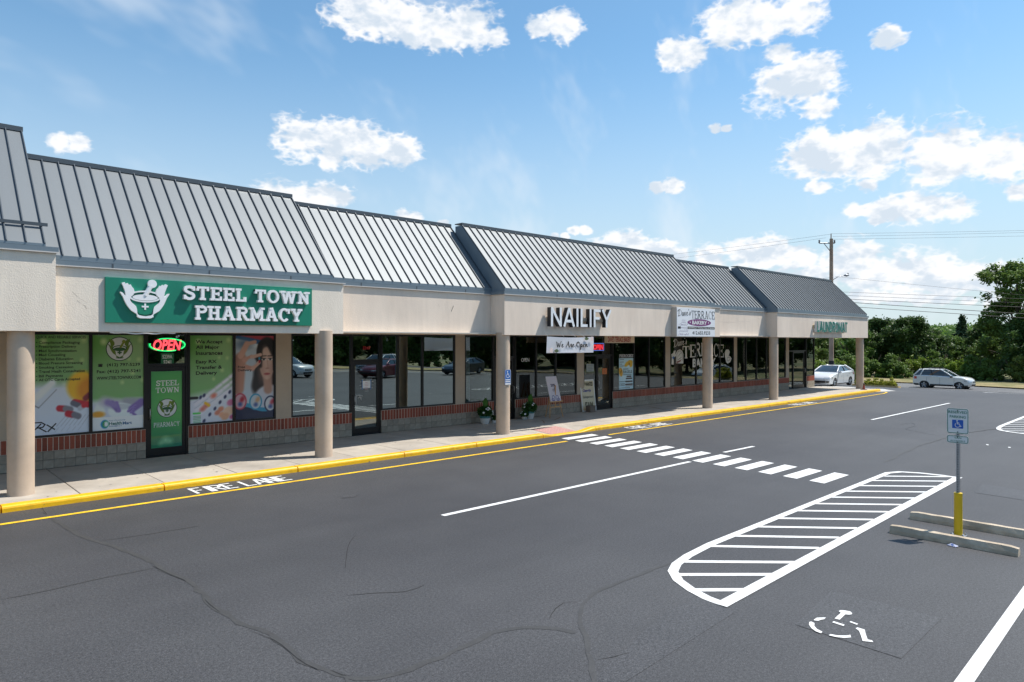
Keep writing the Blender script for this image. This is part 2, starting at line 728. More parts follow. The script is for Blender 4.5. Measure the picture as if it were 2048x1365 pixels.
def serif_letter(ch, t=.19, sf=.13, ser=.09):
    """a slab/serif capital: (width, list of (verts, faces)); height 1"""
    P = []
    rect = lambda x0, x1, y0, y1: P.append(([(x0, y0), (x1, y0), (x1, y1), (x0, y1)], [(0, 1, 2, 3)]))
    st = lambda pts, tt=t: P.append(stroke2(pts, tt))
    h = t / 2

    def stem(x, top=True, bot=True, l=ser, r=ser):
        rect(x - h, x + h, 0, 1)
        if bot:
            rect(x - h - l, x + h + r, 0, sf)
        if top:
            rect(x - h - l, x + h + r, 1 - sf, 1)
    if ch == 'I':
        stem(.5 * (t + 2 * ser))
        return t + 2 * ser, P
    if ch == 'T':
        w = .84
        stem(w / 2, top=False)
        rect(0, w, 1 - sf, 1)
        rect(0, sf, .68, 1)
        rect(w - sf, w, .68, 1)
        return w, P
    if ch == 'L':
        w = .78
        stem(ser + h)
        rect(ser + t, w, 0, sf)
        rect(w - sf, w, 0, .36)
        return w, P
    if ch in 'EF':
        w = .8
        stem(ser + h)
        rect(ser + t, w, 1 - sf, 1)
        rect(w - sf, w, .7, 1)
        rect(ser + t, w - .24, .5 - sf / 2, .5 + sf / 2)
        rect(w - .3, w - .3 + sf * .8, .36, .64)
        if ch == 'E':
            rect(ser + t, w, 0, sf)
            rect(w - sf, w, 0, .32)
        return w, P
    if ch == 'H':
        w = .92
        stem(ser + h)
        stem(w - ser - h)
        rect(ser + t, w - ser - t, .5 - sf / 2, .5 + sf / 2)
        return w, P
    if ch == 'O':
        w = .95
        st(arc(w / 2, .5, (w - t) / 2, .5 - sf / 2 + .02, 0, 360, 28), [t - (t - sf) * abs(math.sin(R(360 * i / 28))) for i in range(29)])
        return w, P
    if ch in 'CG':
        w = .9
        st(arc(w / 2, .5, (w - t) / 2, .5 - sf / 2 + .02, 42, 318, 22), [t - (t - sf) * abs(math.sin(R(42 + 276 * i / 22))) for i in range(23)])
        rect(w - sf * 1.1, w - sf * .1, .6, .98)
        if ch == 'G':
            rect(w - t, w, .05, .45)
            rect(w - t - .16, w + .02, .42, .42 + sf)
        return w, P
    if ch == 'S':
        w = .76
        pts = arc(w / 2, .735, .27, .2, 20, 250, 12)[:-1] + arc(w / 2, .275, .28, .21, 80, -160, 14)
        st(pts, t * .92)
        rect(w - sf * 1.05, w - sf * .05, .66, .98)
        rect(.0, sf, .02, .34)
        return w, P
    if ch in 'PRBD':
        w = {'P': .8, 'R': .92, 'B': .82, 'D': .88}[ch]
        stem(ser + h, r=ser * .7)
        x = ser + t
        if ch == 'D':
            st([(x, 1 - sf / 2), (x + .18, 1 - sf / 2)] + arc(x + .18, .5, .34, .5 - sf / 2, 90, -90, 14) + [(x, sf / 2)], t * .85)
        else:
            st([(x, 1 - sf / 2), (x + .18, 1 - sf / 2)] + arc(x + .18, .735, .25, .265 - sf / 2, 90, -90, 12) + [(x, .47 + sf / 2)], t * .8)
            if ch == 'B':
                st([(x + .18, .47 + sf / 2)] + arc(x + .18, .3, .29, .3 - sf / 2, 90, -90, 12) + [(x, sf / 2)], t * .8)
            if ch == 'R':
                st([(x + .18, .5), (w - .16, sf * .5)], t * .95)
                rect(w - .22, w + .04, 0, sf)
        return w, P
    if ch == 'A':
        w = 1.0
        st([(w / 2 - .05, 1), (.2, sf * .6)], t * .8)
        st([(w / 2 - .03, 1), (w - .2, sf * .6)], t * 1.05)
        rect(.3, w - .3, .26, .26 + sf)
        rect(0.02, .36, 0, sf)
        rect(w - .38, w - .02, 0, sf)
        rect(.3, .55, 1 - sf * .8, 1)
        return w, P
    if ch == 'W':
        w = 1.3
        for a, b in (((.18, 1 - sf * .5), (.4, 0)), ((.4, 0), (.64, .96)), ((.64, .96), (.9, 0)), ((.9, 0), (1.12, 1 - sf * .5))):
            st([a, b], t * .85)
        rect(0, .4, 1 - sf, 1)
        rect(.9, 1.3, 1 - sf, 1)
        return w, P
    if ch == 'N':
        w = 1.0
        rect(.12, .12 + t * .85, 0, 1)
        rect(w - .12 - t * .85, w - .12, 0, 1)
        st([(.16, .97), (w - .18, .03)], t * 1.05)
        rect(0, .4, 0, sf)
        rect(0, .3, 1 - sf, 1)
        rect(w - .4, w, 1 - sf, 1)
        return w, P
    if ch == 'M':
        w = 1.16
        rect(.12, .12 + t * .85, 0, 1)
        rect(w - .12 - t * .85, w - .12, 0, 1)
        st([(.2, .97), (w / 2, .2)], t * .95)
        st([(w - .2, .97), (w / 2, .2)], t * .95)
        rect(0, .4, 0, sf)
        rect(0, .3, 1 - sf, 1)
        rect(w - .4, w, 0, sf)
        rect(w - .3, w, 1 - sf, 1)
        return w, P
    if ch == 'Y':
        w = .96
        rect(w / 2 - h, w / 2 + h, 0, .48)
        st([(.17, 1 - sf * .5), (w / 2, .42)], t * .95)
        st([(w - .17, 1 - sf * .5), (w / 2, .42)], t * .95)
        rect(0, .38, 1 - sf, 1)
        rect(w - .38, w, 1 - sf, 1)
        rect(w / 2 - h - ser, w / 2 + h + ser, 0, sf)
        return w, P
    if ch == 'K':
        w = .95
        stem(ser + h)
        st([(ser + t, .42), (w - .14, 1 - sf * .5)], t * .8)
        st([(ser + t + .1, .5), (w - .14, sf * .5)], t * .95)
        rect(w - .34, w, 0, sf)
        rect(w - .34, w - .02, 1 - sf, 1)
        return w, P
    return .45, P


def serif_word(word, gap=.08, **kw):
    """list of (x offset, pieces) and total width for a word in serif capitals"""
    x, out = 0.0, []
    for ch in word:
        w, P = serif_letter(ch, **kw)
        if ch != ' ':
            out.append((ch, x, w, P))
        x += w + gap
    return out, x - gap


def put_serif(mb, word, x0, x1, z0, z1, y, gap=.08, **kw):
    """flat serif lettering on a wall facing -Y; strokes lie half a millimetre apart"""
    mb.mark()
    out, W = serif_word(word, gap, **kw)
    kx, kz = (x1 - x0) / W, (z1 - z0)
    for (ch, ox, w, P) in out:
        for i, (vs, fs) in enumerate(P):
            mb.add([(x0 + (ox + p[0]) * kx, y - .0006 * i, z0 + p[1] * kz) for p in vs], fs)
    return mb


def letter_solid(mb, P, x0, kx, z0, kz, y, depth):
    """one raised letter: strokes extruded from y-depth to y, each stroke a hair prouder than the last"""
    for i, (vs, fs) in enumerate(P):
        n = len(vs)
        yf = y - depth - .0012 * i
        a = [(x0 + p[0] * kx, yf, z0 + p[1] * kz) for p in vs]
        b = [(x0 + p[0] * kx, y, z0 + p[1] * kz) for p in vs]
        edges = {}
        for f in fs:
            for j in range(len(f)):
                e = (f[j], f[(j + 1) % len(f)])
                if (e[1], e[0]) in edges:
                    del edges[(e[1], e[0])]
                else:
                    edges[e] = 1
        mb.add(a + b, [f for f in fs] + [(e[1], e[0], e[0] + n, e[1] + n) for e in edges])


# brush script, drawn as strokes: x, y in a box of x-height 1
SCRIPT = {
    'W': (1.5, [[(.0, 1.75), (.18, 1.5), (.3, .6), (.42, .05), (.6, .7), (.72, 1.3), (.84, .5), (.95, .05), (1.15, .8), (1.35, 1.8), (1.5, 1.7)]]),
    'A': (1.3, [[(.0, .0), (.25, .4), (.6, 1.3), (.8, 1.85), (.86, 1.2), (.92, .5), (1.1, .05), (1.3, .25)], [(.3, .7), (.65, .78), (.95, .7)]]),
    'O': (1.2, [[(.75, 1.7), (.35, 1.55), (.12, .9), (.25, .2), (.6, .02), (.95, .5), (1.0, 1.2), (.75, 1.75), (.5, 1.5), (.75, 1.3), (1.2, 1.45)]]),
    'D': (1.4, [[(.45, 1.75), (.4, 1.0), (.3, .1), (.1, .0), (.3, .15), (.8, .1), (1.25, .7), (1.1, 1.5), (.6, 1.85), (.1, 1.6), (.0, 1.3)]]),
    'e': (.72, [[(.0, .35), (.3, .5), (.5, .8), (.36, 1.0), (.16, .6), (.22, .1), (.45, .05), (.72, .35)]]),
    'r': (.62, [[(.0, .3), (.14, .9), (.2, 1.05), (.4, .95), (.36, .4), (.42, .05), (.62, .3)]]),
    'p': (.8, [[(.0, .5), (.16, 1.0), (.12, .0), (.05, -.85), (.16, -.5), (.24, .7), (.45, 1.0), (.58, .6), (.4, .08), (.24, .15), (.5, .05), (.8, .35)]]),
    'n': (.85, [[(.0, .5), (.12, 1.0), (.12, .05), (.26, .75), (.44, 1.0), (.5, .5), (.55, .08), (.68, .08), (.85, .4)]]),
    'a': (.85, [[(.55, .9), (.3, 1.0), (.08, .55), (.2, .05), (.42, .35), (.58, .95), (.54, .3), (.64, .05), (.85, .35)]]),
    'v': (.75, [[(.0, .75), (.12, 1.0), (.24, .1), (.32, .05), (.5, .6), (.52, 1.0), (.75, .9)]]),
    's': (.6, [[(.0, .15), (.25, .7), (.3, 1.05), (.4, .5), (.3, .05), (.08, .12)]]),
    "'": (.3, [[(.15, 1.8), (.1, 1.45)]]),
    ' ': (.55, []),
}


def smooth_poly(pts, n=4):
    out = []
    m = len(pts)
    for i in range(m - 1):
        p0, p1, p2, p3 = (Vector(pts[max(i - 1, 0)]), Vector(pts[i]), Vector(pts[i + 1]), Vector(pts[min(i + 2, m - 1)]))
        for k in range(n):
            t = k / n
            out.append(tuple(0.5 * ((2 * p1) + (p2 - p0) * t + (2 * p0 - 5 * p1 + 4 * p2 - p3) * t * t + (3 * p1 - p0 - 3 * p2 + p3) * t ** 3)))
    out.append(tuple(pts[-1]))
    return out


def put_script(mb, s, x0, x1, z0, zx, y, t=.15, slope=0.0):
    """script lettering; z0 baseline, zx the height of a small letter"""
    mb.mark()
    W = sum(SCRIPT[c][0] for c in s)
    k = (x1 - x0) / W
    kz = zx
    x, nn = 0.0, 0
    for c in s:
        w, strokes = SCRIPT[c]
        for pl in strokes:
            sp = smooth_poly(pl)
            ts = []
            for i, p in enumerate(sp):
                q = sp[min(i + 1, len(sp) - 1)]
                pr = sp[max(i - 1, 0)]
                down = (pr[1] - q[1])
                ts.append(t * (1.15 if down > 0.02 else .6))
            vs, fs = stroke2(sp, ts)
            mb.add([(x0 + (x + p[0]) * k, y - .0005 * nn, z0 + p[1] * kz + slope * (x + p[0]) * k) for p in vs], fs)
            nn = (nn + 1) % 6
        x += w
    return mb


def put_disc(mb, cx, cz, rx, rz, y, n=24, inner=None):
    if inner is None:
        mb.add([(cx + rx * math.cos(2 * math.pi * i / n), y, cz + rz * math.sin(2 * math.pi * i / n)) for i in range(n)], [tuple(range(n))])
    else:
        vs = []
        for i in range(n):
            c_, s_ = math.cos(2 * math.pi * i / n), math.sin(2 * math.pi * i / n)
            vs += [(cx + rx * c_, y, cz + rz * s_), (cx + rx * inner * c_, y, cz + rz * inner * s_)]
        mb.add(vs, [(2 * i, 2 * i + 1, (2 * i + 3) % (2 * n), (2 * i + 2) % (2 * n)) for i in range(n)])
    return mb


def put_poly(mb, pts, y):
    mb.add([(p[0], y, p[1]) for p in pts], [tuple(range(len(pts)))])
    return mb


def print_sheet(name, parent, x0, x1, z0, z1, y, painter, material, step=.014):
    """a printed sheet: fine grid whose points carry the print's colours"""
    nx, nz = max(2, int((x1 - x0) / step)), max(2, int((z1 - z0) / step))
    us, vs_ = np.linspace(0, 1, nx), np.linspace(0, 1, nz)
    U, V = np.meshgrid(us, vs_)
    col = painter(U, V)                     # (nz,nx,3) sRGB 0..1
    col = np.clip(col, 0, 1)
    lincol = np.where(col <= .04045, col / 12.92, ((col + .055) / 1.055) ** 2.4)
    lincol = np.clip(lincol * np.array([1.22, 1.3, 1.28]), 0, .86)      # the print in full light is brighter than it looks in the shade
    off = world_loc(parent) if parent else Vector((0, 0, 0))
    verts = np.stack([x0 + U * (x1 - x0) - off.x, np.full_like(U, y - off.y), z0 + V * (z1 - z0) - off.z], -1).reshape(-1, 3)
    idx = np.arange(nx * nz).reshape(nz, nx)
    faces = np.stack([idx[:-1, :-1], idx[:-1, 1:], idx[1:, 1:], idx[1:, :-1]], -1).reshape(-1, 4)
    me = bpy.data.meshes.new(name)
    me.from_pydata(verts.tolist(), [], faces.tolist())
    at = me.color_attributes.new('tint', 'FLOAT_COLOR', 'POINT')
    rgba = np.ones((nx * nz, 4), np.float32)
    rgba[:, :3] = lincol.reshape(-1, 3)
    at.data.foreach_set('color', rgba.ravel())
    me.materials.append(material)
    ob = bpy.data.objects.new(name, me)
    COL.objects.link(ob)
    if parent:
        ob.parent = parent
    return ob


class Paint:
    """numpy brush for prints; aspect = height/width so that shapes keep their form"""
    def __init__(s, U, V, asp):
        s.x, s.y = U, V * asp
        s.asp = asp
        s.c = np.zeros(U.shape + (3,))

    def fill(s, rgb):
        s.c[:] = np.array(rgb) / 255

    def mix(s, m, rgb):
        m = np.clip(m, 0, 1)[..., None]
        s.c = s.c * (1 - m) + np.array(rgb) / 255 * m

    def ell(s, cx, cy, rx, ry, rgb, rot=0, soft=.02, op=1.0):
        a = R(rot)
        dx, dy = s.x - cx, s.y - cy
        u = (dx * math.cos(a) + dy * math.sin(a)) / rx
        v = (-dx * math.sin(a) + dy * math.cos(a)) / ry
        d = (np.sqrt(u * u + v * v) - 1) * min(rx, ry)
        s.mix(op * (0.5 - d / (2 * soft)), rgb)

    def cap(s, ax, ay, bx, by, r, rgb, soft=.015, op=1.0):
        px, py = s.x - ax, s.y - ay
        vx, vy = bx - ax, by - ay
        t = np.clip((px * vx + py * vy) / (vx * vx + vy * vy + 1e-9), 0, 1)
        d = np.hypot(px - t * vx, py - t * vy) - r
        s.mix(op * (0.5 - d / (2 * soft)), rgb)

    def grad(s, y0, y1, rgb, op=1.0):
        s.mix(op * (s.y - y0) / (y1 - y0), rgb)

    def half(s, nx, ny, c, rgb, soft=.02, op=1.0):
        d = s.x * nx + s.y * ny - c
        s.mix(op * (0.5 + d / (2 * soft)), rgb)
# ================================================================== the setting
ZS = 0.11                      # sidewalk above the lot


def gz(x, y=0.0):
    t = max(0.0, (x - 42) / 17.6)
    if t <= 1:
        return -0.78 * t ** 1.6
    return max(-0.78 - 0.05 * (x - 59.6), -1.15)


def gzo(off):
    return lambda x, y: gz(x, y) + off


def grid_sheet(mb, xs, ys, zf):
    nx, ny = len(xs), len(ys)
    mb.add([(x, y, zf(x, y)) for y in ys for x in xs],
           [(j * nx + i, j * nx + i + 1, (j + 1) * nx + i + 1, (j + 1) * nx + i) for j in range(ny - 1) for i in range(nx - 1)])
    return mb


def asphalt(name, c, second, sheen):
    m = bpy.data.materials.new(name)
    m.use_nodes = True
    N, L = m.node_tree.nodes, m.node_tree.links
    p = N['Principled BSDF']
    tc = N.new('ShaderNodeTexCoord')

    def nz(scale, detail, rough=.6):
        n = N.new('ShaderNodeTexNoise')
        n.inputs['Scale'].default_value = scale
        n.inputs['Detail'].default_value = detail
        n.inputs['Roughness'].default_value = rough
        L.new(tc.outputs['Object'], n.inputs['Vector'])
        return n.outputs['Fac']

    def rng(v, a, b, c_, d):
        n = N.new('ShaderNodeMapRange')
        for i, q in zip(('From Min', 'From Max', 'To Min', 'To Max'), (a, b, c_, d)):
            n.inputs[i].default_value = q
        L.new(v, n.inputs['Value'])
        return n.outputs[0]

    def mul(a, b):
        n = N.new('ShaderNodeMath')
        n.operation = 'MULTIPLY'
        L.new(a, n.inputs[0])
        L.new(b, n.inputs[1])
        return n.outputs[0]
    mx = N.new('ShaderNodeMix')
    mx.data_type = 'RGBA'
    mx.inputs['A'].default_value = (*c, 1)
    mx.inputs['B'].default_value = (*second, 1)
    L.new(rng(nz(.16, 5, .55), .38, .66, 0, 1), mx.inputs['Factor'])
    grain = mul(rng(nz(75, 2, .7), .3, .7, .5, 1.55), rng(nz(30, 2, .75), .3, .7, .68, 1.34))
    v3 = N.new('ShaderNodeTexVoronoi')
    v3.inputs['Scale'].default_value = .75
    L.new(tc.outputs['Object'], v3.inputs['Vector'])
    drip = rng(v3.outputs['Distance'], .05, .17, .72, 1)
    blotch = rng(nz(1.1, 6, .65), .3, .72, .94, 1.07)
    # tyre drag along the lanes
    mp = N.new('ShaderNodeMapping')
    mp.inputs['Scale'].default_value = (.07, 1.3, 1)
    L.new(tc.outputs['Object'], mp.inputs['Vector'])
    st = N.new('ShaderNodeTexNoise')
    st.inputs['Scale'].default_value = 1.0
    st.inputs['Detail'].default_value = 5
    L.new(mp.outputs[0], st.inputs['Vector'])
    streak = rng(st.outputs['Fac'], .3, .72, .94, 1.07)
    # pale grit and dark pits
    vo = N.new('ShaderNodeTexVoronoi')
    vo.inputs['Scale'].default_value = 8.5
    L.new(tc.outputs['Object'], vo.inputs['Vector'])
    grit = rng(vo.outputs['Distance'], .028, .042, 1, 0)
    v2 = N.new('ShaderNodeTexVoronoi')
    v2.inputs['Scale'].default_value = 21
    L.new(tc.outputs['Object'], v2.inputs['Vector'])
    pit = rng(v2.outputs['Distance'], .07, .13, .62, 1)
    hs = N.new('ShaderNodeHueSaturation')
    L.new(mx.outputs['Result'], hs.inputs['Color'])
    L.new(mul(mul(mul(grain, blotch), streak), pit), hs.inputs['Value'])
    gm = N.new('ShaderNodeMix')
    gm.data_type = 'RGBA'
    gm.inputs['B'].default_value = (.42, .42, .42, 1)
    L.new(hs.outputs[0], gm.inputs['A'])
    # grit only here and there
    L.new(mul(grit, rng(nz(2.2, 2), .55, .7, 0, 1)), gm.inputs['Factor'])
    L.new(gm.outputs['Result'], p.inputs['Base Color'])
    p.inputs['Roughness'].default_value = sheen
    p.inputs['Specular IOR Level'].default_value = .42
    b = N.new('ShaderNodeBump')
    b.inputs['Strength'].default_value = .55
    b.inputs['Distance'].default_value = .006
    L.new(nz(95, 3, .7), b.inputs['Height'])
    L.new(b.outputs[0], p.inputs['Normal'])
    MATS[name] = m
    return m


M_LOT = asphalt('sealed_asphalt', (.047, .047, .051), (.066, .066, .069), .62)
M_ROAD = asphalt('worn_asphalt', (.11, .11, .115), (.145, .143, .14), .7)
M_PATCH = asphalt('patched_asphalt', (.052, .052, .056), (.068, .068, .071), .58)
M_WHITE = mat('white_road_paint', (.72, .72, .71), .6, noise=.10, nscale=9, second=(.30, .30, .30), sscale=34, sramp=(.64, .74), bump=.25, bscale=110)
M_YPAINT = mat('yellow_road_paint', (.88, .56, .02), .6, noise=.13, nscale=7, second=(.74, .44, .03), sscale=3, bump=.25, bscale=110)
M_KERB = mat('yellow_kerb_paint', (.86, .47, .003), .5, noise=.12, nscale=6, second=(.55, .30, .02), sscale=3.2, sramp=(.56, .78), bump=.3, bscale=45)
M_CONC = mat('sidewalk_concrete', (.43, .385, .33), .85, noise=.13, nscale=3.2, detail=8, second=(.35, .31, .265), sscale=.9, sramp=(.42, .68), bump=.25, bscale=130, objrand=.06, coord='Object')
M_JOINT = mat('sidewalk_joint', (.07, .065, .06), .95)
M_GRASS = mat('ground_grass', (.085, .105, .03), .9, noise=.3, nscale=.5, second=(.19, .155, .07), sscale=.12, sramp=(.4, .62), bump=.6, bscale=9, bdist=.05)
M_DRY = mat('dry_verge_grass', (.30, .235, .115), .95, noise=.25, nscale=2.2, second=(.17, .16, .055), sscale=.6, sramp=(.45, .62), bump=.8, bscale=14, bdist=.04)

# the ground, one sheet to the horizon
mb = MB()
xs = [-900, -300, -100, -60] + [x for x in range(-40, 42, 10)] + [42 + 2 * i for i in range(16)] + [90, 130, 200, 300, 500, 1200]
ys = [-1200, -500, -250, -120, -70, -45, -30, -15, 0, 15, 30, 45, 70, 120, 250, 500, 1200]
grid_sheet(mb, xs, ys, lambda x, y: gz(x, y) - .03)
tag(mb.build('ground', M_GRASS), kind='structure')

# asphalt lot, round the end of the building too
mb = MB()
xs = [-60, -20, 0, 20, 43.6] + [45 + 1.5 * i for i in range(17)]
grid_sheet(mb, xs, [-40, -20, 0, 14.62], gzo(0))
grid_sheet(mb, [43.52] + xs[5:], [14.62, 20, 30, 45], gzo(0))
LOT = mb.build('parking_lot', M_LOT)
tag(LOT, kind='structure')

# the public road past the lot, then its dry verge
verge = [(74.5, 70), (74.0, 40), (73.2, 27), (73.0, 20.5), (72.3, 16.5), (70.6, 11.2), (65.6, 3.2), (54, -3), (44, -12), (30, -40)]
inner = [(66.2, 70), (65.8, 40), (65.2, 27.5), (64.2, 22), (62.4, 18.3), (59.8, 14.4)]
road_c = [((v[0] - 4.1), v[1]) for v in verge[:3]] + [(69.0, 22.0), (68.3, 17.5), (66.6, 12.4), (62.2, 5.1), (54, -2.9), (43.2, -11.2), (27.5, -38)]
mb = MB()
mb.ribbon(smooth_poly(road_c, 5), 8.2, gzo(.006))
ROAD = tag(mb.build('road', M_ROAD), kind='structure')
mb = MB()
cl = smooth_poly(road_c, 5)
mb.ribbon(cl, .12, gzo(.012))
mb.build('painted_line', M_YPAINT, ROAD)
mb = MB()
vv = smooth_poly([(v[0] + 3.0, v[1]) for v in verge[:5]] + [(73.4, 10.2), (68.2, 1.6), (59.8, -6.8), (46.4, -13.7), (33, -41)], 5)
mb.ribbon(vv, 5.4, gzo(.09))
tag(mb.build('road_verge', M_DRY), kind='structure')

# ---- sidewalk of cast slabs
SIDEWALK = MB()
SIDEWALK.box(-8, 43.5, 14.80, 18.19, -.05, .004)
SIDEWALK = tag(SIDEWALK.build('sidewalk', M_JOINT), kind='structure')
RX0, RX1 = 15.0, 17.3          # kerb ramp
jx = [2.84 + 1.455 * k for k in range(-7, 28)] + [43.52]
for a, b in zip(jx[:-1], jx[1:]):
    cuts = [(a, b, 14.785)]
    if b > RX0 and a < RX1:
        cuts = [(a, b, 15.87)]
        if a < RX0 - .05:
            cuts.append((a, RX0, 14.785, 15.862))
        if b > RX1 + .05:
            cuts.append((RX1, b, 14.785, 15.862))
    for c in cuts:
        m_ = MB()
        y1 = c[3] if len(c) > 3 else 18.185
        m_.bbox(c[0] + .006, c[1] - .006, c[2], y1, -.02, ZS + random.uniform(-.003, .003), .006)
        m_.build('slab', M_CONC, SIDEWALK)
# ramp with its red pad of raised domes
mb = MB()
rx = [RX0, 15.55, 16.75, RX1]
vs, fs = [], []
for j, yy in enumerate((14.785, 15.862)):
    for i, xx in enumerate(rx):
        vs.append((xx, yy, (ZS if i in (0, 3) else .022) if j == 0 else ZS))
mb.add(vs, [(i, i + 1, i + 5, i + 4) for i in range(3)])
mb.build('ramp', M_CONC, SIDEWALK)
mb = MB()
rz = lambda y: .022 + (y - 14.785) / (15.862 - 14.785) * (ZS - .022) + .006
mb.add([(15.56, 14.80, rz(14.80)), (16.74, 14.80, rz(14.80)), (16.74, 15.72, rz(15.72)), (15.56, 15.72, rz(15.72))], [(0, 1, 2, 3)])
M_PAD = mat('red_tactile_pad', (.50, .25, .22), .75, noise=.12, nscale=6)
pad = mb.build('tactile_pad', M_PAD, SIDEWALK)
mb = MB()
M_DOME = mat('red_pad_dome', (.62, .40, .36), .7)
for i in range(17):
    for j in range(13):
        x, y = 15.60 + i * .07, 14.84 + j * .07
        mb.lathe((x, y, rz(y) - .001), [(.024, 0), (.018, .008), (.006, .009)], 6)
tag(mb.build('dome', M_DOME, pad), kind='stuff')
# rust stains run out of the shop doors
M_STAIN = mat('rust_stain', (.26, .17, .115), .9, noise=.2, nscale=5)

rs_ = random.Random(31)
M_SPOT = mat('walk_stain', (.24, .215, .19), .9, noise=.15, nscale=8)
spots = [(rs_.uniform(2.2, 30), rs_.uniform(14.95, 18.0), rs_.uniform(.012, .035)) for _ in range(70)]
mb = MB()
for i, (x, y, r) in enumerate(spots):
    n_ = 7
    if RX0 - .1 < x < RX1 + .1 and y < 15.95:
        continue
    mb.sheet([(x + r * rs_.uniform(.6, 1.2) * math.cos(2 * math.pi * k / n_), y + r * rs_.uniform(.6, 1.2) * math.sin(2 * math.pi * k / n_)) for k in range(n_)], ZS + .0036)
tag(mb.build('gum_spot', M_SPOT, SIDEWALK), kind='stuff')
for (x0_, y0_, x1_, y1_, w_) in ((23.9, 16.2, 24.6, 17.6, .10), (22.4, 16.3, 23.2, 17.9, .08), (17.9, 16.9, 18.8, 17.4, .08), (16.9, 16.4, 17.6, 17.2, .05)):
    mb = MB()
    mb.ribbon([(x0_, y0_), ((x0_ + x1_) / 2 + .04, (y0_ + y1_) / 2), (x1_, y1_)], [w_ * .3, w_, w_ * .5], ZS + .0038)
    mb.build('rust_streak', M_STAIN, SIDEWALK)

# ---- yellow kerb in cast lengths
KERB = MB()
KERB.box(-8, 43.9, 14.60, 14.78, -.08, -.01)
KERB = tag(KERB.build('kerb', mat('kerb_bed', (.12, .11, .1), .9)), kind='structure')


def kerb_top(x):
    if x < 15.0 or x > 17.35:
        return ZS + .004
    if x < 15.55:
        return ZS + .004 + (x - 15.0) / .55 * (.03 - ZS - .004)
    if x > 16.75:
        return .03 + (x - 16.75) / .6 * (ZS + .004 - .03)
    return .03


def kerb_piece(x0, x1):
    xs_ = sorted({x0, x1} | {x for x in (15.0, 15.18, 15.36, 15.55, 16.75, 16.95, 17.15, 17.35) if x0 < x < x1})
    m_ = MB()
    vs, fs = [], []
    for i, x in enumerate(xs_):
        h = kerb_top(x)
        for (y, z) in ((14.55, -.03), (14.553, h * .6), (14.562, h - .02), (14.582, h), (14.785, h), (14.785, -.03)):
            vs.append((x, y, z))
    for i in range(len(xs_) - 1):
        for k in range(6):
            fs.append((i * 6 + k, i * 6 + (k + 1) % 6, (i + 1) * 6 + (k + 1) % 6, (i + 1) * 6 + k))
    fs += [tuple(range(5, -1, -1)), tuple(range((len(xs_) - 1) * 6, len(xs_) * 6))]
    m_.add(vs, fs)
    return m_.build('kerb_stone', M_KERB, KERB)


kj = [-8, -4.4, -1.2, 1.62, 4.22, 7.02, 9.9, 12.3, 14.95, 17.45, 20.4, 23.2, 26.4, 29.6, 32.8, 36.0, 38.9, 41.5, 43.55]
for a, b in zip(kj[:-1], kj[1:]):
    kerb_piece(a + .012, b - .012)
rk_ = random.Random(44)
M_CHIP = mat('kerb_chip', (.22, .19, .15), .95, noise=.3, nscale=30)
mb = MB()
for i in range(46):                                   # scuffs and lost paint along the kerb face and lip
    x = rk_.uniform(1.6, 40)
    if 14.9 < x < 17.5:
        continue
    w_, z_ = rk_.uniform(.02, .14), rk_.choice([.004, .008, .09, .095, .05])
    h_ = rk_.uniform(.006, .018)
    pts = [(x + w_ * u + rk_.uniform(-.008, .008), z_ + h_ * v) for u, v in ((0, .3), (.25, 1), (.6, .8), (1, .6), (.8, 0), (.35, .1))]
    mb.add([(p[0], 14.5485, min(p[1], .098)) for p in pts], [tuple(range(6))])
tag(mb.build('paint_chip', M_CHIP, KERB), kind='stuff')
# kerb turns the corner at the far end
mb = MB()
mb.bbox(43.35, 43.62, 14.79, 17.4, -.2, ZS + .004, .02)
mb.build('kerb_stone', mat('grey_kerb', (.34, .32, .29), .85, noise=.1), KERB)

# ---- painted markings on the lot
MK = .006


def paint(name, poly_px=None, pts=None, material=M_WHITE, z=MK):
    m_ = MB()
    p = pts if pts else [ground_pt(*q) for q in poly_px]
    m_.sheet(p, gzo(z))
    return m_.build(name, material, LOT)


def line(name, a, b, w, material=M_WHITE, z=MK):
    m_ = MB()
    n = max(2, int(abs(b[0] - a[0]) / 2))
    pts = [(a[0] + (b[0] - a[0]) * i / n, a[1] + (b[1] - a[1]) * i / n) for i in range(n + 1)]
    m_.ribbon(pts, w, gzo(z))
    return m_.build(name, material, LOT)


YL = 13.58
line('fire_lane_line', (-8, 13.72), (14.95, 13.58), .115, M_YPAINT)
m_ = MB()
m_.ribbon([(16.95, 13.62), (22, 13.64), (28, 13.66), (34, 13.66), (39.5, 13.68), (41.5, 13.72), (42.6, 13.9), (43.05, 14.15), (43.05, 14.4), (42.8, 14.52)], .10, gzo(MK))
m_.build('fire_lane_line', M_YPAINT, LOT)
line('lane_line', (7.05, 9.24), (14.62, 9.22), .115)
line('lane_line', (16.5, 9.37), (18.05, 9.34), .11)
line('lane_line', (27.4, 9.46), (37.4, 9.45), .115)
for k in range(14):                                     # crosswalk
    t = k / 13
    yc = 13.93 - t * 7.86
    xa = 15.22 - .80 * t
    w = .17
    paint('crosswalk_bar', pts=[(xa - .01, yc - w), (xa + 1.40 - .10 * t, yc - w), (xa + 1.47 - .10 * t, yc + w), (xa + .05, yc + w)])


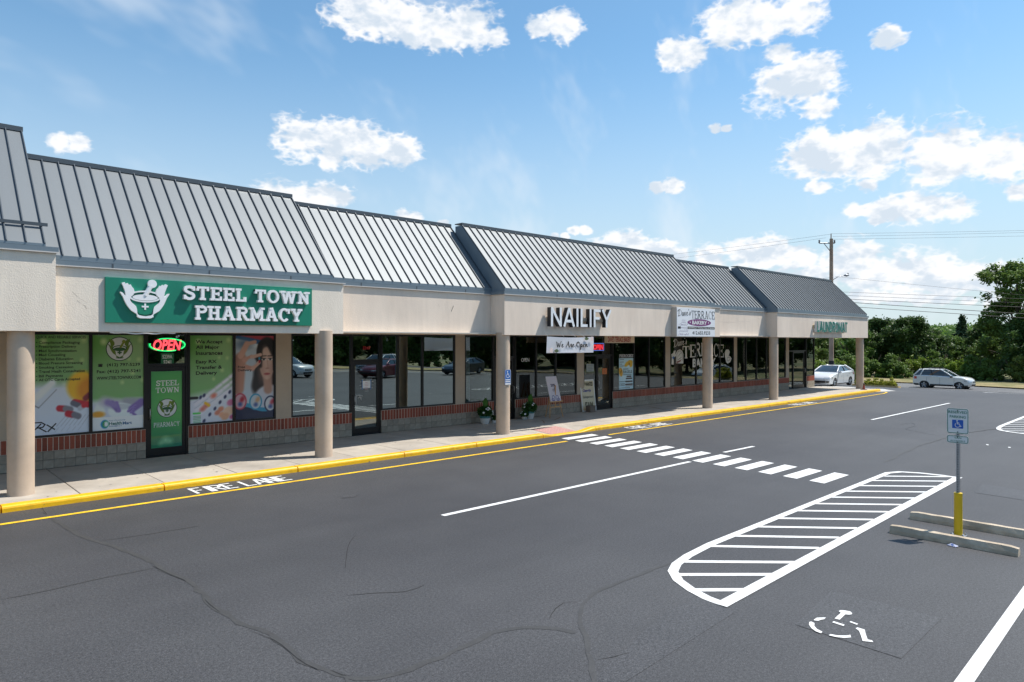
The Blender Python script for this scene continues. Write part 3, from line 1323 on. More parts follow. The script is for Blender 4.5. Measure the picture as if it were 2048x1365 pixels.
def hatched_aisle(ox, oy):
    """striped access aisle with rounded ends"""
    left = [(16.61, 5.40), (8.9, 5.27), (8.2, 5.2), (7.78, 5.11), (7.5, 4.98), (7.27, 4.75), (7.1, 4.45), (7.01, 4.2), (6.98, 3.99)]
    top = [(17.12, 4.16), (17.17, 4.5), (17.12, 4.9), (16.95, 5.25), (16.61, 5.40)]
    out = [(x + ox, y + oy) for x, y in top[:-1] + left]
    m_ = MB()
    m_.ribbon(out + [(6.97 + ox, 3.97 + oy)], .13, gzo(MK))
    m_.build('aisle_outline', M_WHITE, LOT)
    m_ = MB()
    m_.ribbon([(6.92 + ox, 3.97 + oy), (17.2 + ox, 4.18 + oy)], .15, gzo(MK + .003))
    m_.build('aisle_outline', M_WHITE, LOT)
    n = 14
    for k in range(n):
        xa = 16.20 - k * .742
        ya = 5.36 - k * .0085
        if k == 13:
            a, b = (7.12, 4.44), (7.58, 4.02)
        elif k == 12:
            a, b = (7.38, 4.93), (8.36, 4.02)
        elif k == 11:
            a, b = (7.93, 5.12), (9.04, 4.03)
        else:
            a = (xa, ya)
            b = (xa + 1.10 - .0 * k, ya - 1.13 + k * -.004)
        if k == 0:
            a, b = (16.15, 5.34), (17.12, 4.34)
        m_ = MB()
        m_.ribbon([(a[0] + ox, a[1] + oy), (b[0] + ox, b[1] + oy)], .10, gzo(MK - .002))
        m_.build('aisle_stripe', M_WHITE, LOT)


hatched_aisle(0, 0)
hatched_aisle(19.75, .42)
line('stall_line', (2.5, 1.52), (10.6, 1.735), .125)
# wheelchair symbols: stencil pieces
zc = lambda pts: [(1560 + .2383 * x, 1160 + .2383 * y) for x, y in pts]
SYM = [zc([(492, 270), (505, 262), (545, 264), (590, 273), (606, 288), (598, 298), (575, 300), (548, 297), (541, 303), (500, 342), (457, 332), (510, 284)]),
       zc([(283, 342), (310, 325), (385, 322), (372, 338), (345, 342), (320, 351), (290, 349)]),
       zc([(244, 362), (262, 357), (289, 371), (287, 395), (310, 420), (356, 443), (345, 457), (300, 440), (265, 415), (243, 385)]),
       zc([(407, 473), (425, 463), (480, 474), (560, 475), (590, 469), (595, 491), (540, 496), (470, 488)]),
       zc([(436, 364), (450, 355), (541, 383), (534, 396)]),
       zc([(581, 361), (592, 354), (655, 376), (645, 385)]),
       zc([(633, 414), (650, 407), (710, 425), (718, 460), (735, 508), (772, 516), (783, 531), (692, 521), (680, 480), (663, 436)])]
sym_pts = [[ground_pt(*p) for p in poly] for poly in SYM]
cxs = sum(p[0] for poly in sym_pts for p in poly) / sum(len(q) for q in sym_pts)
cys = sum(p[1] for poly in sym_pts for p in poly) / sum(len(q) for q in sym_pts)
for poly in sym_pts:
    paint('wheelchair_stencil', pts=poly, z=MK + .004)
far_sym = ground_pt(2046, 974)
for poly in sym_pts:           # the bay on the other side of the wheel stops, turned round
    paint('wheelchair_stencil', pts=[(far_sym[0] + .35 - (p[0] - cxs), far_sym[1] - .32 - (p[1] - cys)) for p in poly], z=MK + .004)
# rectangles of newer sealer under the symbols
paint('sealer_patch', pts=[(7.35, 3.55), (7.35, 2.35), (9.15, 2.2), (9.15, 3.55)] and [ground_pt(1663, 1182), ground_pt(1884, 1237), ground_pt(1802, 1318), ground_pt(1590, 1250)], material=M_PATCH, z=.004)
paint('sealer_patch', poly_px=[(1966, 968), (2060, 985), (2060, 1003), (1950, 986)], material=M_PATCH, z=.004)
paint('sealer_patch', poly_px=[(1180, 1365), (1330, 1225), (1400, 1195), (1470, 1225), (1250, 1365)], material=M_PATCH, z=.003)
for p in ([(1972, 889), (1977, 890), (1977, 891.5), (1972, 890.5)], [(2016, 894.5), (2021, 895), (2021, 896.5), (2016, 896)]):
    paint('painted_mark', poly_px=p)
paint('painted_mark', poly_px=[(681, 997), (692, 992), (718, 988), (716, 991), (705, 996)], material=M_PATCH)
# dashes where the lot meets the drive
for p in ((1880, 783), (1900, 784.5), (1921, 786), (1942, 787), (1962, 787.5), (1984, 788.5)):
    a, b = ground_pt(p[0], p[1], -.5), ground_pt(p[0] + 11, p[1] + .5, -.5)
    line('painted_dash', a, b, .14)
line('painted_line', ground_pt(1968, 790.5, -.4), ground_pt(2100, 794, -.4), .13)
line('painted_line', ground_pt(1967, 790.6, -.4), ground_pt(1996, 787, -.5), .12)

# FIRE LANE stencils
LETTERS = {'F': [[(0, 0), (0, 1)], [(.12, .93), (.6, .93)], [(.14, .48), (.5, .48)]],
           'I': [[(.1, 0), (.1, 1)]],
           'R': [[(0, 0), (0, 1)], [(.12, .93), (.42, .93), (.56, .85), (.6, .74), (.56, .62), (.42, .53), (.14, .53)], [(.28, .42), (.6, 0)]],
           'E': [[(0, 0), (0, 1)], [(.12, .93), (.6, .93)], [(.14, .5), (.5, .5)], [(.12, .07), (.62, .07)]],
           'L': [[(0, 0), (0, 1)], [(.12, .07), (.6, .07)]],
           'A': [[(-.05, 0), (.28, 1)], [(.36, 1), (.68, 0)], [(.2, .33), (.46, .33)]],
           'N': [[(0, 0), (0, 1)], [(.12, .95), (.48, .05)], [(.6, 0), (.6, 1)]]}


def fire_lane(x0, x1, y0, y1):
    word = 'FIRE LANE'
    adv = {'I': .32, ' ': .42}
    tot = sum(adv.get(c, .82) for c in word) - .2
    k, x = (x1 - x0) / tot, 0
    for c in word:
        for i, s_ in enumerate(LETTERS.get(c, [])):
            m_ = MB()
            m_.ribbon([(x0 + (x + p[0]) * k, y0 + p[1] * (y1 - y0)) for p in s_], .062, gzo(MK + .0004 * i))
            m_.build('fire_lane_letter', M_WHITE, LOT)
        x += adv.get(c, .82)


fire_lane(4.62, 6.55, 13.81, 14.40)
fire_lane(18.75, 20.85, 13.83, 14.40)
fire_lane(31.0, 33.1, 13.86, 14.36)

# sealed cracks
M_SEAL = mat('crack_sealant', (.0505, .0495, .0495), .62, noise=.2, nscale=6, bump=.4, bscale=30)
M_CRACK = mat('open_crack', (.028, .028, .028), .95)


NCRACK = [0]


def crack(pxs, w, material=M_SEAL, z=.0028, jag=.22):
    NCRACK[0] += 1
    z += NCRACK[0] * .00014
    sp_ = smooth_poly([ground_pt(*p) for p in pxs], 12)
    pts, acc = [sp_[0]], 0.0
    for a, b in zip(sp_[:-1], sp_[1:]):
        acc += math.hypot(b[0] - a[0], b[1] - a[1])
        if acc > max(.16, w * 1.6):
            pts.append(b)
            acc = 0.0
    pts.append(sp_[-1])
    rr = random.Random(len(pxs) * 7 + int(pxs[0][0]))
    ws, q = [], []
    for i, p in enumerate(pts):
        ws.append(w * .72 * rr.uniform(.6, 1.25) * (1 if 0 < i < len(pts) - 1 else .3))
        q.append((p[0] + rr.uniform(-w, w) * jag, p[1] + rr.uniform(-w, w) * jag))
    m_ = MB()
    m_.ribbon(q, ws, gzo(z))
    m_.build('crack', material, LOT)


crack([(105, 1037), (125, 1050), (160, 1071), (190, 1082), (240, 1099), (290, 1118), (318, 1135), (355, 1155), (385, 1165), (410, 1195), (440, 1222), (490, 1250), (540, 1270), (570, 1295), (610, 1325), (680, 1350), (700, 1357)], .10)
crack([(680, 1350), (720, 1360), (770, 1352), (830, 1335), (880, 1315), (940, 1290), (985, 1264), (1040, 1257), (1075, 1256), (1152, 1265)], .095)
crack([(690, 1352), (700, 1380), (720, 1420)], .08)
crack([(1345, 1126), (1290, 1145), (1230, 1170), (1190, 1186), (1166, 1208), (1158, 1232), (1165, 1262), (1178, 1310), (1186, 1345), (1190, 1400)], .075)
crack([(1152, 1204), (1128, 1206), (1108, 1222), (1098, 1240)], .012, M_CRACK)
crack([(712, 1071), (700, 1085), (694, 1105), (690, 1138)], .013, M_CRACK)
crack([(1195, 1320), (1220, 1316), (1240, 1312), (1258, 1306)], .012, M_CRACK)
crack([(82, 1010), (88, 1022), (95, 1030), (86, 1026)], .012, M_CRACK)
crack([(0, 1200), (80, 1185), (190, 1160), (312, 1136)], .03, M_SEAL)
crack([(200, 1083), (290, 1070), (340, 1062), (400, 1052)], .025, M_SEAL)
crack([(1770, 925), (1830, 895), (1870, 882), (1920, 868), (1990, 858)], .12, M_SEAL)
crack([(1800, 850), (1822, 846), (1830, 852), (1812, 858), (1835, 864), (1880, 872)], .03, M_PATCH)
crack([(690, 1192), (760, 1186), (810, 1184), (850, 1170)], .022, M_SEAL)
crack([(320, 1140), (300, 1130), (345, 1152), (362, 1157), (372, 1163)], .012, M_CRACK, z=.0040)
crack([(660, 1341), (672, 1347), (690, 1352), (705, 1352)], .012, M_CRACK, z=.0040)
crack([(410, 1200), (425, 1214), (440, 1225)], .012, M_CRACK, z=.0040)
crack([(500, 1262), (555, 1285), (600, 1322), (640, 1342)], .011, M_CRACK, z=.0040)
# ================================================================== the strip mall
YW = 18.20
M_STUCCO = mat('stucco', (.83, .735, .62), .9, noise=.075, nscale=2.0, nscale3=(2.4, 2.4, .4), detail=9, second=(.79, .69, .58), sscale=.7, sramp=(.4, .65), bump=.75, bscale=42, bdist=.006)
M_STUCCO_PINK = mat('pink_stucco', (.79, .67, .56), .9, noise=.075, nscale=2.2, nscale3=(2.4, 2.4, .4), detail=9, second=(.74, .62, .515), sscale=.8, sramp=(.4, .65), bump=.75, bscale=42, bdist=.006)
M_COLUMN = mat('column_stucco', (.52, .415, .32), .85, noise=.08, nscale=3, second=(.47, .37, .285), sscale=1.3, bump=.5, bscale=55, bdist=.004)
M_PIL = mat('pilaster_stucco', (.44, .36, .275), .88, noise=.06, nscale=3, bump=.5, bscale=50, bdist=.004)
M_METAL = mat('standing_seam_metal', (.168, .185, .198), .50, metal=.30, noise=.06, nscale=1.1, nscale3=(2.0, .35, 1), objrand=.035, spec=.5)
M_TRIM = mat('metal_trim', (.19, .235, .27), .38, metal=.25, noise=.05, nscale=1.5)
M_SEAM = mat('metal_rib', (.085, .10, .115), .4, metal=.25)
M_DRIP = mat('drip_edge', (.62, .58, .54), .5)
M_FRAME = mat('dark_bronze_frame', (.017, .016, .016), .38, metal=.3, noise=.1)
M_BRICK = mat('glazed_brick', (.26, .062, .032), .75, noise=.18, nscale=14, bump=.4, bscale=70, objrand=.22, bdist=.004)
M_MORTAR = mat('mortar', (.66, .57, .47), .95, noise=.1, nscale=20)
M_BLOCK = mat('split_block', (.31, .27, .215), .95, noise=.24, nscale=9, detail=8, bump=.8, bscale=38, objrand=.15, bdist=.012)
M_BLOCKJ = mat('block_joint', (.075, .07, .065), .95)
M_GLASS = mat_glass('storefront_glass', (.76, .80, .79), (.86, .93, .91), .12)
M_GLASSV = mat_glass('mirror_film_glass', (.20, .26, .26), (.80, .92, .90), .37)
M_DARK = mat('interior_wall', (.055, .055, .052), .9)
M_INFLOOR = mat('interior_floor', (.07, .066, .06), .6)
M_SOFFIT = mat('soffit', (.55, .52, .47), .9)

MALL = thing('strip_mall', 'long single storey strip mall with standing seam mansard roof and round columns', 'building', (20, 18.2, ZS))

SEG = {  # name: fascia x0,x1, front Y, cap bottom z, roof x0,x1, ridge (dY, z), eave z, stucco
    'A': (-8, 2.52, 15.22, 4.62, -8, 2.36, 2.75, 7.48, 4.76, M_STUCCO),
    'P': (2.52, 8.62, 15.38, 4.40, 2.36, 8.32, 2.28, 6.86, 4.58, M_STUCCO),
    'R': (8.62, 13.985, 15.87, 4.40, 8.32, 13.985, 2.05, 6.74, 4.58, M_STUCCO_PINK),
    'N': (13.985, 26.52, 15.25, 4.38, 13.985, 26.08, 2.09, 6.72, 4.56, M_STUCCO_PINK),
    'S': (26.52, 31.82, 15.81, 4.37, 26.08, 31.82, 2.06, 6.66, 4.55, M_STUCCO_PINK),
    'L': (31.82, 43.51, 15.25, 4.35, 31.82, 43.32, 2.12, 6.66, 4.53, M_STUCCO_PINK),
}
ZB = 3.145


def build_segment(key):
    x0, x1, yf, zc_, rx0, rx1, dy, zr, ze, st = SEG[key]
    e = .002 if key in 'RS' else 0
    m_ = MB()
    m_.box(x0 + e, x1 - e, yf, 16.25, ZB, zc_)
    fa = m_.build('fascia', st, MALL)
    # cap trim with its pale drip edge
    m_ = MB()
    xa = x0 - (.045 if key in 'NL' else 0)
    xb = x1 + (.04 if key in 'APNL' else 0)
    m_.box(xa + e, xb - e, yf - .045, 16.25, zc_ + .001, zc_ + .098)
    m_.build('cap_trim', M_TRIM, fa)
    m_ = MB()
    m_.box(xa + e, xb - e, yf - .052, yf - .046, zc_ - .012, zc_ + .008)
    m_.build('drip_edge', M_DRIP, fa)
    # mansard
    ye = yf + .01
    yr = yf + dy
    m_ = MB()
    m_.prism([(ye, zc_ + .10), (ye, ze), (yr, zr), (yr + .3, zr), (yr + .3, zc_ + .10)], 'x', rx0 + e, rx1 - e)
    roof = m_.build('roof', M_TRIM, MALL)
    a = math.atan2(zr - ze, yr - ye)
    Ls = math.hypot(zr - ze, yr - ye)
    loc0 = Vector((0, ye, ze)) - world_loc(roof)
    pitch = .295
    n = int((rx1 - rx0) / pitch)
    pitch = (rx1 - rx0) / n
    pan = MB().box(.008, pitch - .008, 0, Ls, .001, .010)
    pm = pan.build('roof_panel', M_METAL, roof, local=True)
    me_p = pm.data
    seam = MB().box(-.009, .009, -.01, Ls + .005, 0, .05)
    sm = seam.build('rib', M_SEAM, roof, local=True)
    me_s = sm.data
    for k in range(n):
        ob = pm if k == 0 else piece('roof_panel', me_p, roof, (0, 0, 0))
        ob.location = (rx0 + k * pitch + loc0.x, loc0.y, loc0.z)
        ob.rotation_euler = (a, 0, 0)
    for k in range(n + 1):
        ob = sm if k == 0 else piece('rib', me_s, roof, (0, 0, 0))
        xk = rx0 + k * pitch
        xk = min(max(xk, rx0 + .013 + e), rx1 - .013 - e)
        ob.location = (xk + loc0.x, loc0.y, loc0.z)
        ob.rotation_euler = (a, 0, 0)
    m_ = MB()
    m_.box(rx0 + e - .01, rx1 - e + .01, yr - .06, yr + .32, zr + .055, zr + .085)
    m_.box(rx0 + e - .01, rx1 - e + .01, yr - .062, yr - .052, zr - .02, zr + .06)
    m_.build('ridge_cap', M_SEAM, roof)
    # eave flashing
    m_ = MB()
    m_.box(rx0 + e, rx1 - e, yf - .012, yf + .012, zc_ + .105, ze + .012)
    m_.build('eave_flashing', M_TRIM, roof)
    for k in range(3):
        xk = rx0 + (rx1 - rx0) * (k + .6) / 3.2
        m_ = MB()
        m_.box(xk, xk + .03, yf - .049, yf - .0455, zc_ + .004, zc_ + .095)
        m_.build('trim_lap', M_SEAM, fa)
    return fa, roof


FASC = {k: build_segment(k) for k in SEG}
# snow bar on the taller roof at the end
m_ = MB()
pa, pb = (-7.5, 15.22 + .35, 4.76 + .36), (2.42, 15.22 + .35, 4.76 + .36)
m_.box(-7.5, 2.44, 15.52, 15.56, 5.14, 5.20)
m_.build('snow_bar', M_SEAM, FASC['A'][1])
# end return of the fascia, soffit and the flat roof behind
m_ = MB()
m_.box(43.10, 43.505, 16.255, 18.6, ZB, 4.35)
m_.build('fascia', M_STUCCO_PINK, MALL)
m_ = MB()
m_.box(-8, 43.09, 15.6, YW + .2, ZB + .03, ZB + .06)
m_.build('soffit', M_SOFFIT, MALL)
m_ = MB()
m_.box(-8, 43.0, 17.6, 30, 4.2, 4.4)
m_.build('flat_roof', mat('roof_membrane', (.2, .2, .2), .9), MALL)
m_ = MB()
m_.box(-8, 43.0, YW + .03, YW + .25, 3.14, 4.19)
m_.box(-8, 42.75, 29.7, 30, ZS, 4.19)
m_.box(42.75, 43.0, 22.2, 30, ZS, 4.19)
m_.box(-8, 2.50, YW + .02, YW + .25, .815, 3.139)
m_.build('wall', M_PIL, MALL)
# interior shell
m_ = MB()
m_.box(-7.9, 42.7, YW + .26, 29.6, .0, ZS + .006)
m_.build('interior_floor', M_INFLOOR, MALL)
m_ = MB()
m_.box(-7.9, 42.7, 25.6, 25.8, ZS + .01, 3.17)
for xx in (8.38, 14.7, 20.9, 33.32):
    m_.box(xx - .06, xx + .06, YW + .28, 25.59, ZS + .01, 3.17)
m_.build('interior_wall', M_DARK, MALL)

# ---- columns
COLS = [(2.02, 15.51), (8.15, 15.50), (14.15, 15.50), (26.0, 15.54), (32.05, 15.55), (43.10, 15.56)]
for i, (x, y) in enumerate(COLS):
    m_ = MB()
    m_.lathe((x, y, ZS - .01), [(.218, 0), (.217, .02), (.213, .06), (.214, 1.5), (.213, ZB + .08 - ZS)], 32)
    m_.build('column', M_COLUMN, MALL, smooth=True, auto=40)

# ---- base wall: two courses of block, one course of brick on end
DOORS = [(292, 377), (704, 763), (988, 1031), (1168, 1226), (1578, 1613)]
dx_ = [(x_at(a, YW), x_at(b, YW)) for a, b in DOORS]
runs, cur = [], -6.0
for a, b in dx_:
    runs.append((cur, a))
    cur = b
runs.append((cur, 42.99))
ZB1, ZB2 = ZS + .195, ZS + .39
ZSILL = ZS + .70
m_ = MB()
for a, b in runs:
    m_.box(a + .004, b - .004, YW + .012, YW + .24, ZS - .05, ZB2)
m_.build('block_backing', M_BLOCKJ, MALL)
m_ = MB()
for a, b in runs:
    m_.box(a + .004, b - .004, YW + .003, YW + .24, ZB2 + .001, ZSILL)
m_.build('brick_backing', M_MORTAR, MALL)
bw = .1055
br = MB().bbox(.0065, bw - .0065, -.004, .03, .006, .304, .003)
blk = MB().bbox(.003, .2075, 0, .04, .003, .192, .005)
bricks, blocks = [], []
for a, b in runs:
    n = int(round((b - a) / bw))
    w_ = (b - a) / n
    for k in range(n):
        bricks.append((a + k * w_, w_ / bw))
    n = int(round((b - a) / .21))
    w_ = (b - a) / n
    for row in (0, 1):
        for k in range(n):
            blocks.append((a + k * w_, row, w_ / .21))
key = lambda x: (CT * x + ST * YW) if x > 1.5 else 999
bricks.sort(key=lambda t: key(t[0]))
blocks.sort(key=lambda t: key(t[0]))
b0 = br.build('brick', M_BRICK, MALL, local=True)
off = world_loc(MALL)
rest = MB()
for i, (x, s_) in enumerate(bricks):
    if i < 300:
        ob = b0 if i == 0 else piece('brick', b0.data, MALL, (0, 0, 0))
        ob.location = Vector((x, YW + random.uniform(-.002, .002), ZB2)) - off
        ob.scale = (s_, 1, 1)
    else:
        rest.add([(x + v[0] * s_, YW + v[1], ZB2 + v[2]) for v in br.v], br.f)
tag(rest.build('brick_course', M_BRICK, MALL), kind='stuff')
b0 = blk.build('block', M_BLOCK, MALL, local=True)
rest = MB()
for i, (x, row, s_) in enumerate(blocks):
    if i < 300:
        ob = b0 if i == 0 else piece('block', b0.data, MALL, (0, 0, 0))
        ob.location = Vector((x, YW + random.uniform(-.004, .004), ZS + row * .195)) - off
        ob.scale = (s_, 1, 1)
    else:
        rest.add([(x + v[0] * s_, YW + v[1], ZS + row * .195 + v[2]) for v in blk.v], blk.f)
tag(rest.build('block_course', M_BLOCK, MALL), kind='stuff')

# ---- stucco piers between the shops
for a, b in ((552, 583), (911, 930), (1154, 1168), (1331, 1340.6), (1468, 1474), (1572, 1578)):
    m_ = MB()
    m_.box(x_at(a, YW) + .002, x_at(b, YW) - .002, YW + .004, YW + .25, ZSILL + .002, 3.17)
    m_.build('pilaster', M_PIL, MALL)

# ---- glazing
ZT = 3.168


def window(a, b, mulls, glass, z0=ZSILL, y=YW, name='window'):
    x0, x1 = x_at(a, YW), x_at(b, YW)
    ms = [x_at(q, YW) for q in mulls]
    f = .045
    m_ = MB()
    m_.box(x0, x1, y + .002, y + .10, z0 + .002, z0 + .05)
    m_.box(x0, x1, y + .002, y + .10, ZT - .06, ZT)
    edges = [x0 + f / 2] + ms + [x1 - f / 2]
    for e in edges:
        m_.box(e - f / 2 - (.008 if e in ms else 0), e + f / 2 + (.008 if e in ms else 0), y + .004, y + .098, z0 + .05, ZT - .06)
    w = m_.build(name, M_FRAME, MALL)
    for e0, e1 in zip(edges[:-1], edges[1:]):
        g = MB()
        g.box(e0 + f / 2 - .006, e1 - f / 2 + .006, y + .048, y + .056, z0 + .045, ZT - .055)
        g.build('pane', glass, w)
    return w


def door(a, b, glass, leaf=None, handle_side=1, transom=2.33):
    x0, x1 = x_at(a, YW), x_at(b, YW)
    y = YW + .03
    m_ = MB()
    f = .055
    m_.box(x0, x0 + f, y, y + .11, ZS + .002, ZT)
    m_.box(x1 - f, x1, y, y + .11, ZS + .002, ZT)
    m_.box(x0 + f, x1 - f, y, y + .11, transom, transom + .07)
    m_.box(x0 + f, x1 - f, y, y + .11, ZT - .06, ZT)
    m_.box(x0 + f, x1 - f, y - .01, y + .13, ZS - .02, ZS + .018)
    lx0, lx1 = x0 + f, x1 - f
    if leaf:
        lx0, lx1 = x_at(leaf[0], YW), x_at(leaf[1], YW)
        m_.box(lx0 - f, lx0, y + .001, y + .109, ZS + .02, transom)
    d = m_.build('door', M_FRAME, MALL)
    g = MB().box(x0 + f - .004, x1 - f + .004, y + .05, y + .058, transom + .065, ZT - .055)
    g.build('transom_pane', glass, d)
    if leaf:
        g = MB().box(x0 + f - .004, lx0 - f + .004, y + .05, y + .058, ZS + .02, transom + .004)
        g.build('pane', glass, d)
    t = .075
    g = MB()
    g.box(lx0 + .004, lx0 + t, y + .02, y + .075, ZS + .025, transom - .006)
    g.box(lx1 - t, lx1 - .004, y + .02, y + .075, ZS + .025, transom - .006)
    g.box(lx0 + t, lx1 - t, y + .02, y + .075, transom - .1, transom - .006)
    g.box(lx0 + t, lx1 - t, y + .02, y + .075, ZS + .025, ZS + .21)
    g.build('door_leaf', M_FRAME, d)
    g = MB().box(lx0 + t - .004, lx1 - t + .004, y + .045, y + .053, ZS + .205, transom - .095)
    g.build('pane', glass, d)
    hx = lx0 + .035 if handle_side < 0 else lx1 - .035
    g = MB()
    g.path([(hx, y + .02, ZS + .92), (hx, y - .05, ZS + .95), (hx, y - .05, ZS + 1.18), (hx, y + .02, ZS + 1.21)], .012, 8)
    g.build('handle', mat('brushed_handle', (.5, .5, .5), .3, metal=1), d, smooth=True)
    return d


window(58, 292, [182], M_GLASS)
door(292, 377, M_GLASS, handle_side=-1)
window(377, 552, [468.5], M_GLASS)
window(583, 704, [], M_GLASSV)
door(704, 763, M_GLASS, handle_side=-1)
window(763, 911, [797, 846], M_GLASSV)
window(930, 988, [], M_GLASS)
door(988, 1031, M_GLASS)
window(1031, 1154, [1073.5, 1112.5], M_GLASS)
door(1168, 1226, M_GLASS, leaf=(1196, 1223), handle_side=-1)
window(1226, 1331, [1269, 1299], M_GLASS)
window(1340.6, 1468, [1393.5, 1441], M_GLASS)
window(1474, 1572, [1493, 1514, 1534], M_GLASS)
door(1578, 1613, M_GLASS, leaf=(1588, 1610))
window(1613, 1629, [], M_GLASS)
# glazed end of the laundromat
m_ = MB()
m_.box(42.78, 42.985, YW + .26, 22.19, ZS, ZSILL)
m_.build('wall', M_BRICK, MALL)
m_ = MB()
for y in (YW + .16, 20.1, 22.12):
    m_.box(42.86, 42.98, y - .05, y + .05, ZSILL + .003, ZT)
m_.box(42.87, 42.97, YW + .2, 22.1, ZSILL + .003, ZSILL + .05)
m_.box(42.87, 42.97, YW + .2, 22.1, ZT - .06, ZT - .001)
w = m_.build('window', M_FRAME, MALL)
for ya, yb in ((YW + .21, 20.05), (20.15, 22.07)):
    g = MB().box(42.915, 42.923, ya, yb, ZSILL + .05, ZT - .06)
    g.build('pane', M_GLASS, w)
# small fixtures on the fascia
m_ = MB()
X, Z = wall_pt(907, 612, 15.87)
m_.path([(X, 15.869, Z), (X - .09, 15.86, Z - .17)], .006, 5)
m_.build('loose_wire', M_FRAME, MALL)
m_ = MB()
X0, X1 = x_at(215, 15.6), x_at(345, 15.6)
m_.path([(X0 + (X1 - X0) * t, 15.40 + .01 * math.sin(9 * t), ZB - .012 - .02 * math.sin(math.pi * t) - .008 * math.sin(21 * t)) for t in [i / 16 for i in range(17)]], .014, 6)
m_.build('torn_soffit_strip', mat('white_strip', (.75, .74, .72), .6), MALL)

rp_ = random.Random(12)
for (px0, py0, Y_, n_, dx2, dz2) in ((145, 585, 15.38, 5, .06, -.05), (152, 600, 15.38, 5, .05, -.04), (1430, 643, 15.81, 9, .30, -.005), (1475, 643, 15.81, 6, .22, .004), (876, 608, 15.87, 3, .03, -.05)):
    X_, Z_ = wall_pt(px0, py0, Y_)
    pts = [(X_ + dx2 * i + rp_.uniform(-.02, .02), Z_ + dz2 * i + rp_.uniform(-.015, .015)) for i in range(n_)]
    vs, fs = stroke2(pts, [.005 * rp_.uniform(.3, 1.4) for _ in pts])
    m_ = MB()
    m_.add([(p[0], Y_ - .0015, p[1]) for p in vs], fs)
    m_.build('plaster_crack', mat('plaster_crack', (.42, .35, .28), .95), MALL)
# ================================================================== signs and prints
M_BLACKP = mat('black_print', (.012, .012, .014), .45)
M_WHITEP = mat('white_print', (.74, .74, .72), .45)
M_PRINT = mat_attr('printed_vinyl', rough=.4, coat=.55)
M_GREENSIGN = mat('green_sign_panel', (.008, .20, .125), .42, noise=.06, nscale=2)
M_LETTER = mat('white_acrylic', (.86, .86, .87), .35)
M_STEEL = mat('galvanised_steel', (.35, .36, .38), .4, metal=.8, noise=.15, nscale=8)
YG = YW + .044          # just in front of the glass


def zz(ox, oy, sc):
    return lambda x, y: (ox + sc * x, oy + sc * y)


def fit(mb, s, zf, x0, y0, x1, y1, Y, kind='sans', **kw):
    """lettering fitted to a box read off the photograph (top y0, bottom y1 at its left end) on the wall plane Y"""
    a, b = zf(x0, y0), zf(x1, y1)
    X0, Z1 = wall_pt(a[0], a[1], Y)
    Z0 = wall_pt(a[0], b[1], Y)[1]
    X1 = x_at(b[0], Y)
    if kind == 'sans':
        put_text(mb, s, X0, X1, Z0, Z1, Y, **kw)
    else:
        put_serif(mb, s, X0, X1, Z0, Z1, Y, **kw)
    return mb


# ---- big pharmacy sign
YP = 15.38
X0, X1, Z0, Z1 = 3.36, 7.75, 3.325, 4.23
PS = thing('pharmacy_sign', 'long green sign with raised white STEEL TOWN PHARMACY letters and mortar emblem', 'sign', (X0, YP, Z0))
xm = X0 + (X1 - X0) * .545
MB().bbox(X0, xm - .003, YP - .055, YP - .002, Z0, Z1, .004).build('panel', M_GREENSIGN, PS)
MB().bbox(xm + .003, X1, YP - .055, YP - .002, Z0, Z1, .004).build('panel', M_GREENSIGN, PS)
yb = YP - .056


def raised_word(word, xa, xb, za, zb, depth, y, material, parent, gap=.1, **kw):
    out, W = serif_word(word, gap, **kw)
    kx = (xb - xa) / W
    for ch, ox, w, P in out:
        m_ = MB()
        letter_solid(m_, P, xa + ox * kx, kx, za, zb - za, y, depth)
        m_.build('letter', material, parent)


raised_word('STEEL TOWN', 4.80, 7.65, 3.84, 4.13, .085, yb, M_LETTER, PS, t=.22, sf=.16, ser=.1)
raised_word('PHARMACY', 5.03, 7.46, 3.415, 3.72, .085, yb, M_LETTER, PS, t=.22, sf=.16, ser=.1)
# mortar, pestle and hands emblem
E0 = wall_pt(233, 0, YP)[0]


def emb(x, y):           # emblem drawn in a 0..1 box
    return (3.60 + x * .93, 3.41 + y * .76)


def plate(name, pts, depth, parent, material, y=None):
    m_ = MB()
    n = len(pts)
    y = yb if y is None else y
    m_.prism([emb(*p) for p in pts], 'y', y - depth, y)
    return m_.build(name, material, parent)


hand = [(.04, .93), (.09, .96), (.12, .91), (.15, .94), (.18, .89), (.21, .91), (.24, .84), (.27, .80), (.285, .70), (.26, .63), (.22, .58), (.20, .50), (.24, .42), (.32, .33), (.34, .2), (.36, .11), (.5, .02), (.36, .03), (.33, .13), (.22, .22), (.12, .40), (.06, .58), (.0, .70), (.06, .68), (.11, .60), (.10, .74)]
hd = smooth_poly(hand + [hand[0]], 2)[:-1]
plate('emblem_hand', hd, .06, PS, M_LETTER)
plate('emblem_hand', [(1 - p[0], p[1]) for p in hd][::-1], .06, PS, M_LETTER)
plate('emblem_bowl_base', [(.36, .10), (.33, .06), (.40, .015), (.60, .015), (.67, .06), (.64, .10), (.5, .07)], .064, PS, M_LETTER)
bowl = [(.21, .58)] + [(.21 + .58 * t, .58 - .0) for t in (1,)] + [(.76, .45), (.70, .28), (.62, .15), (.5, .11), (.38, .15), (.30, .28), (.24, .45)]
plate('emblem_bowl', bowl, .045, PS, mat('emblem_green', (.01, .22, .13), .45))
m_ = MB()
cx_, cz_ = emb(.5, .60)
vs, fs = stroke2([(cx_ + .285 * math.cos(a), cz_ + .105 * math.sin(a)) for a in [2 * math.pi * i / 28 for i in range(29)]], .03)
letter_solid(m_, [(vs, fs)], 0, 1, 0, 1, yb, .058)
m_.build('emblem_rim', M_LETTER, PS)
m_ = MB()
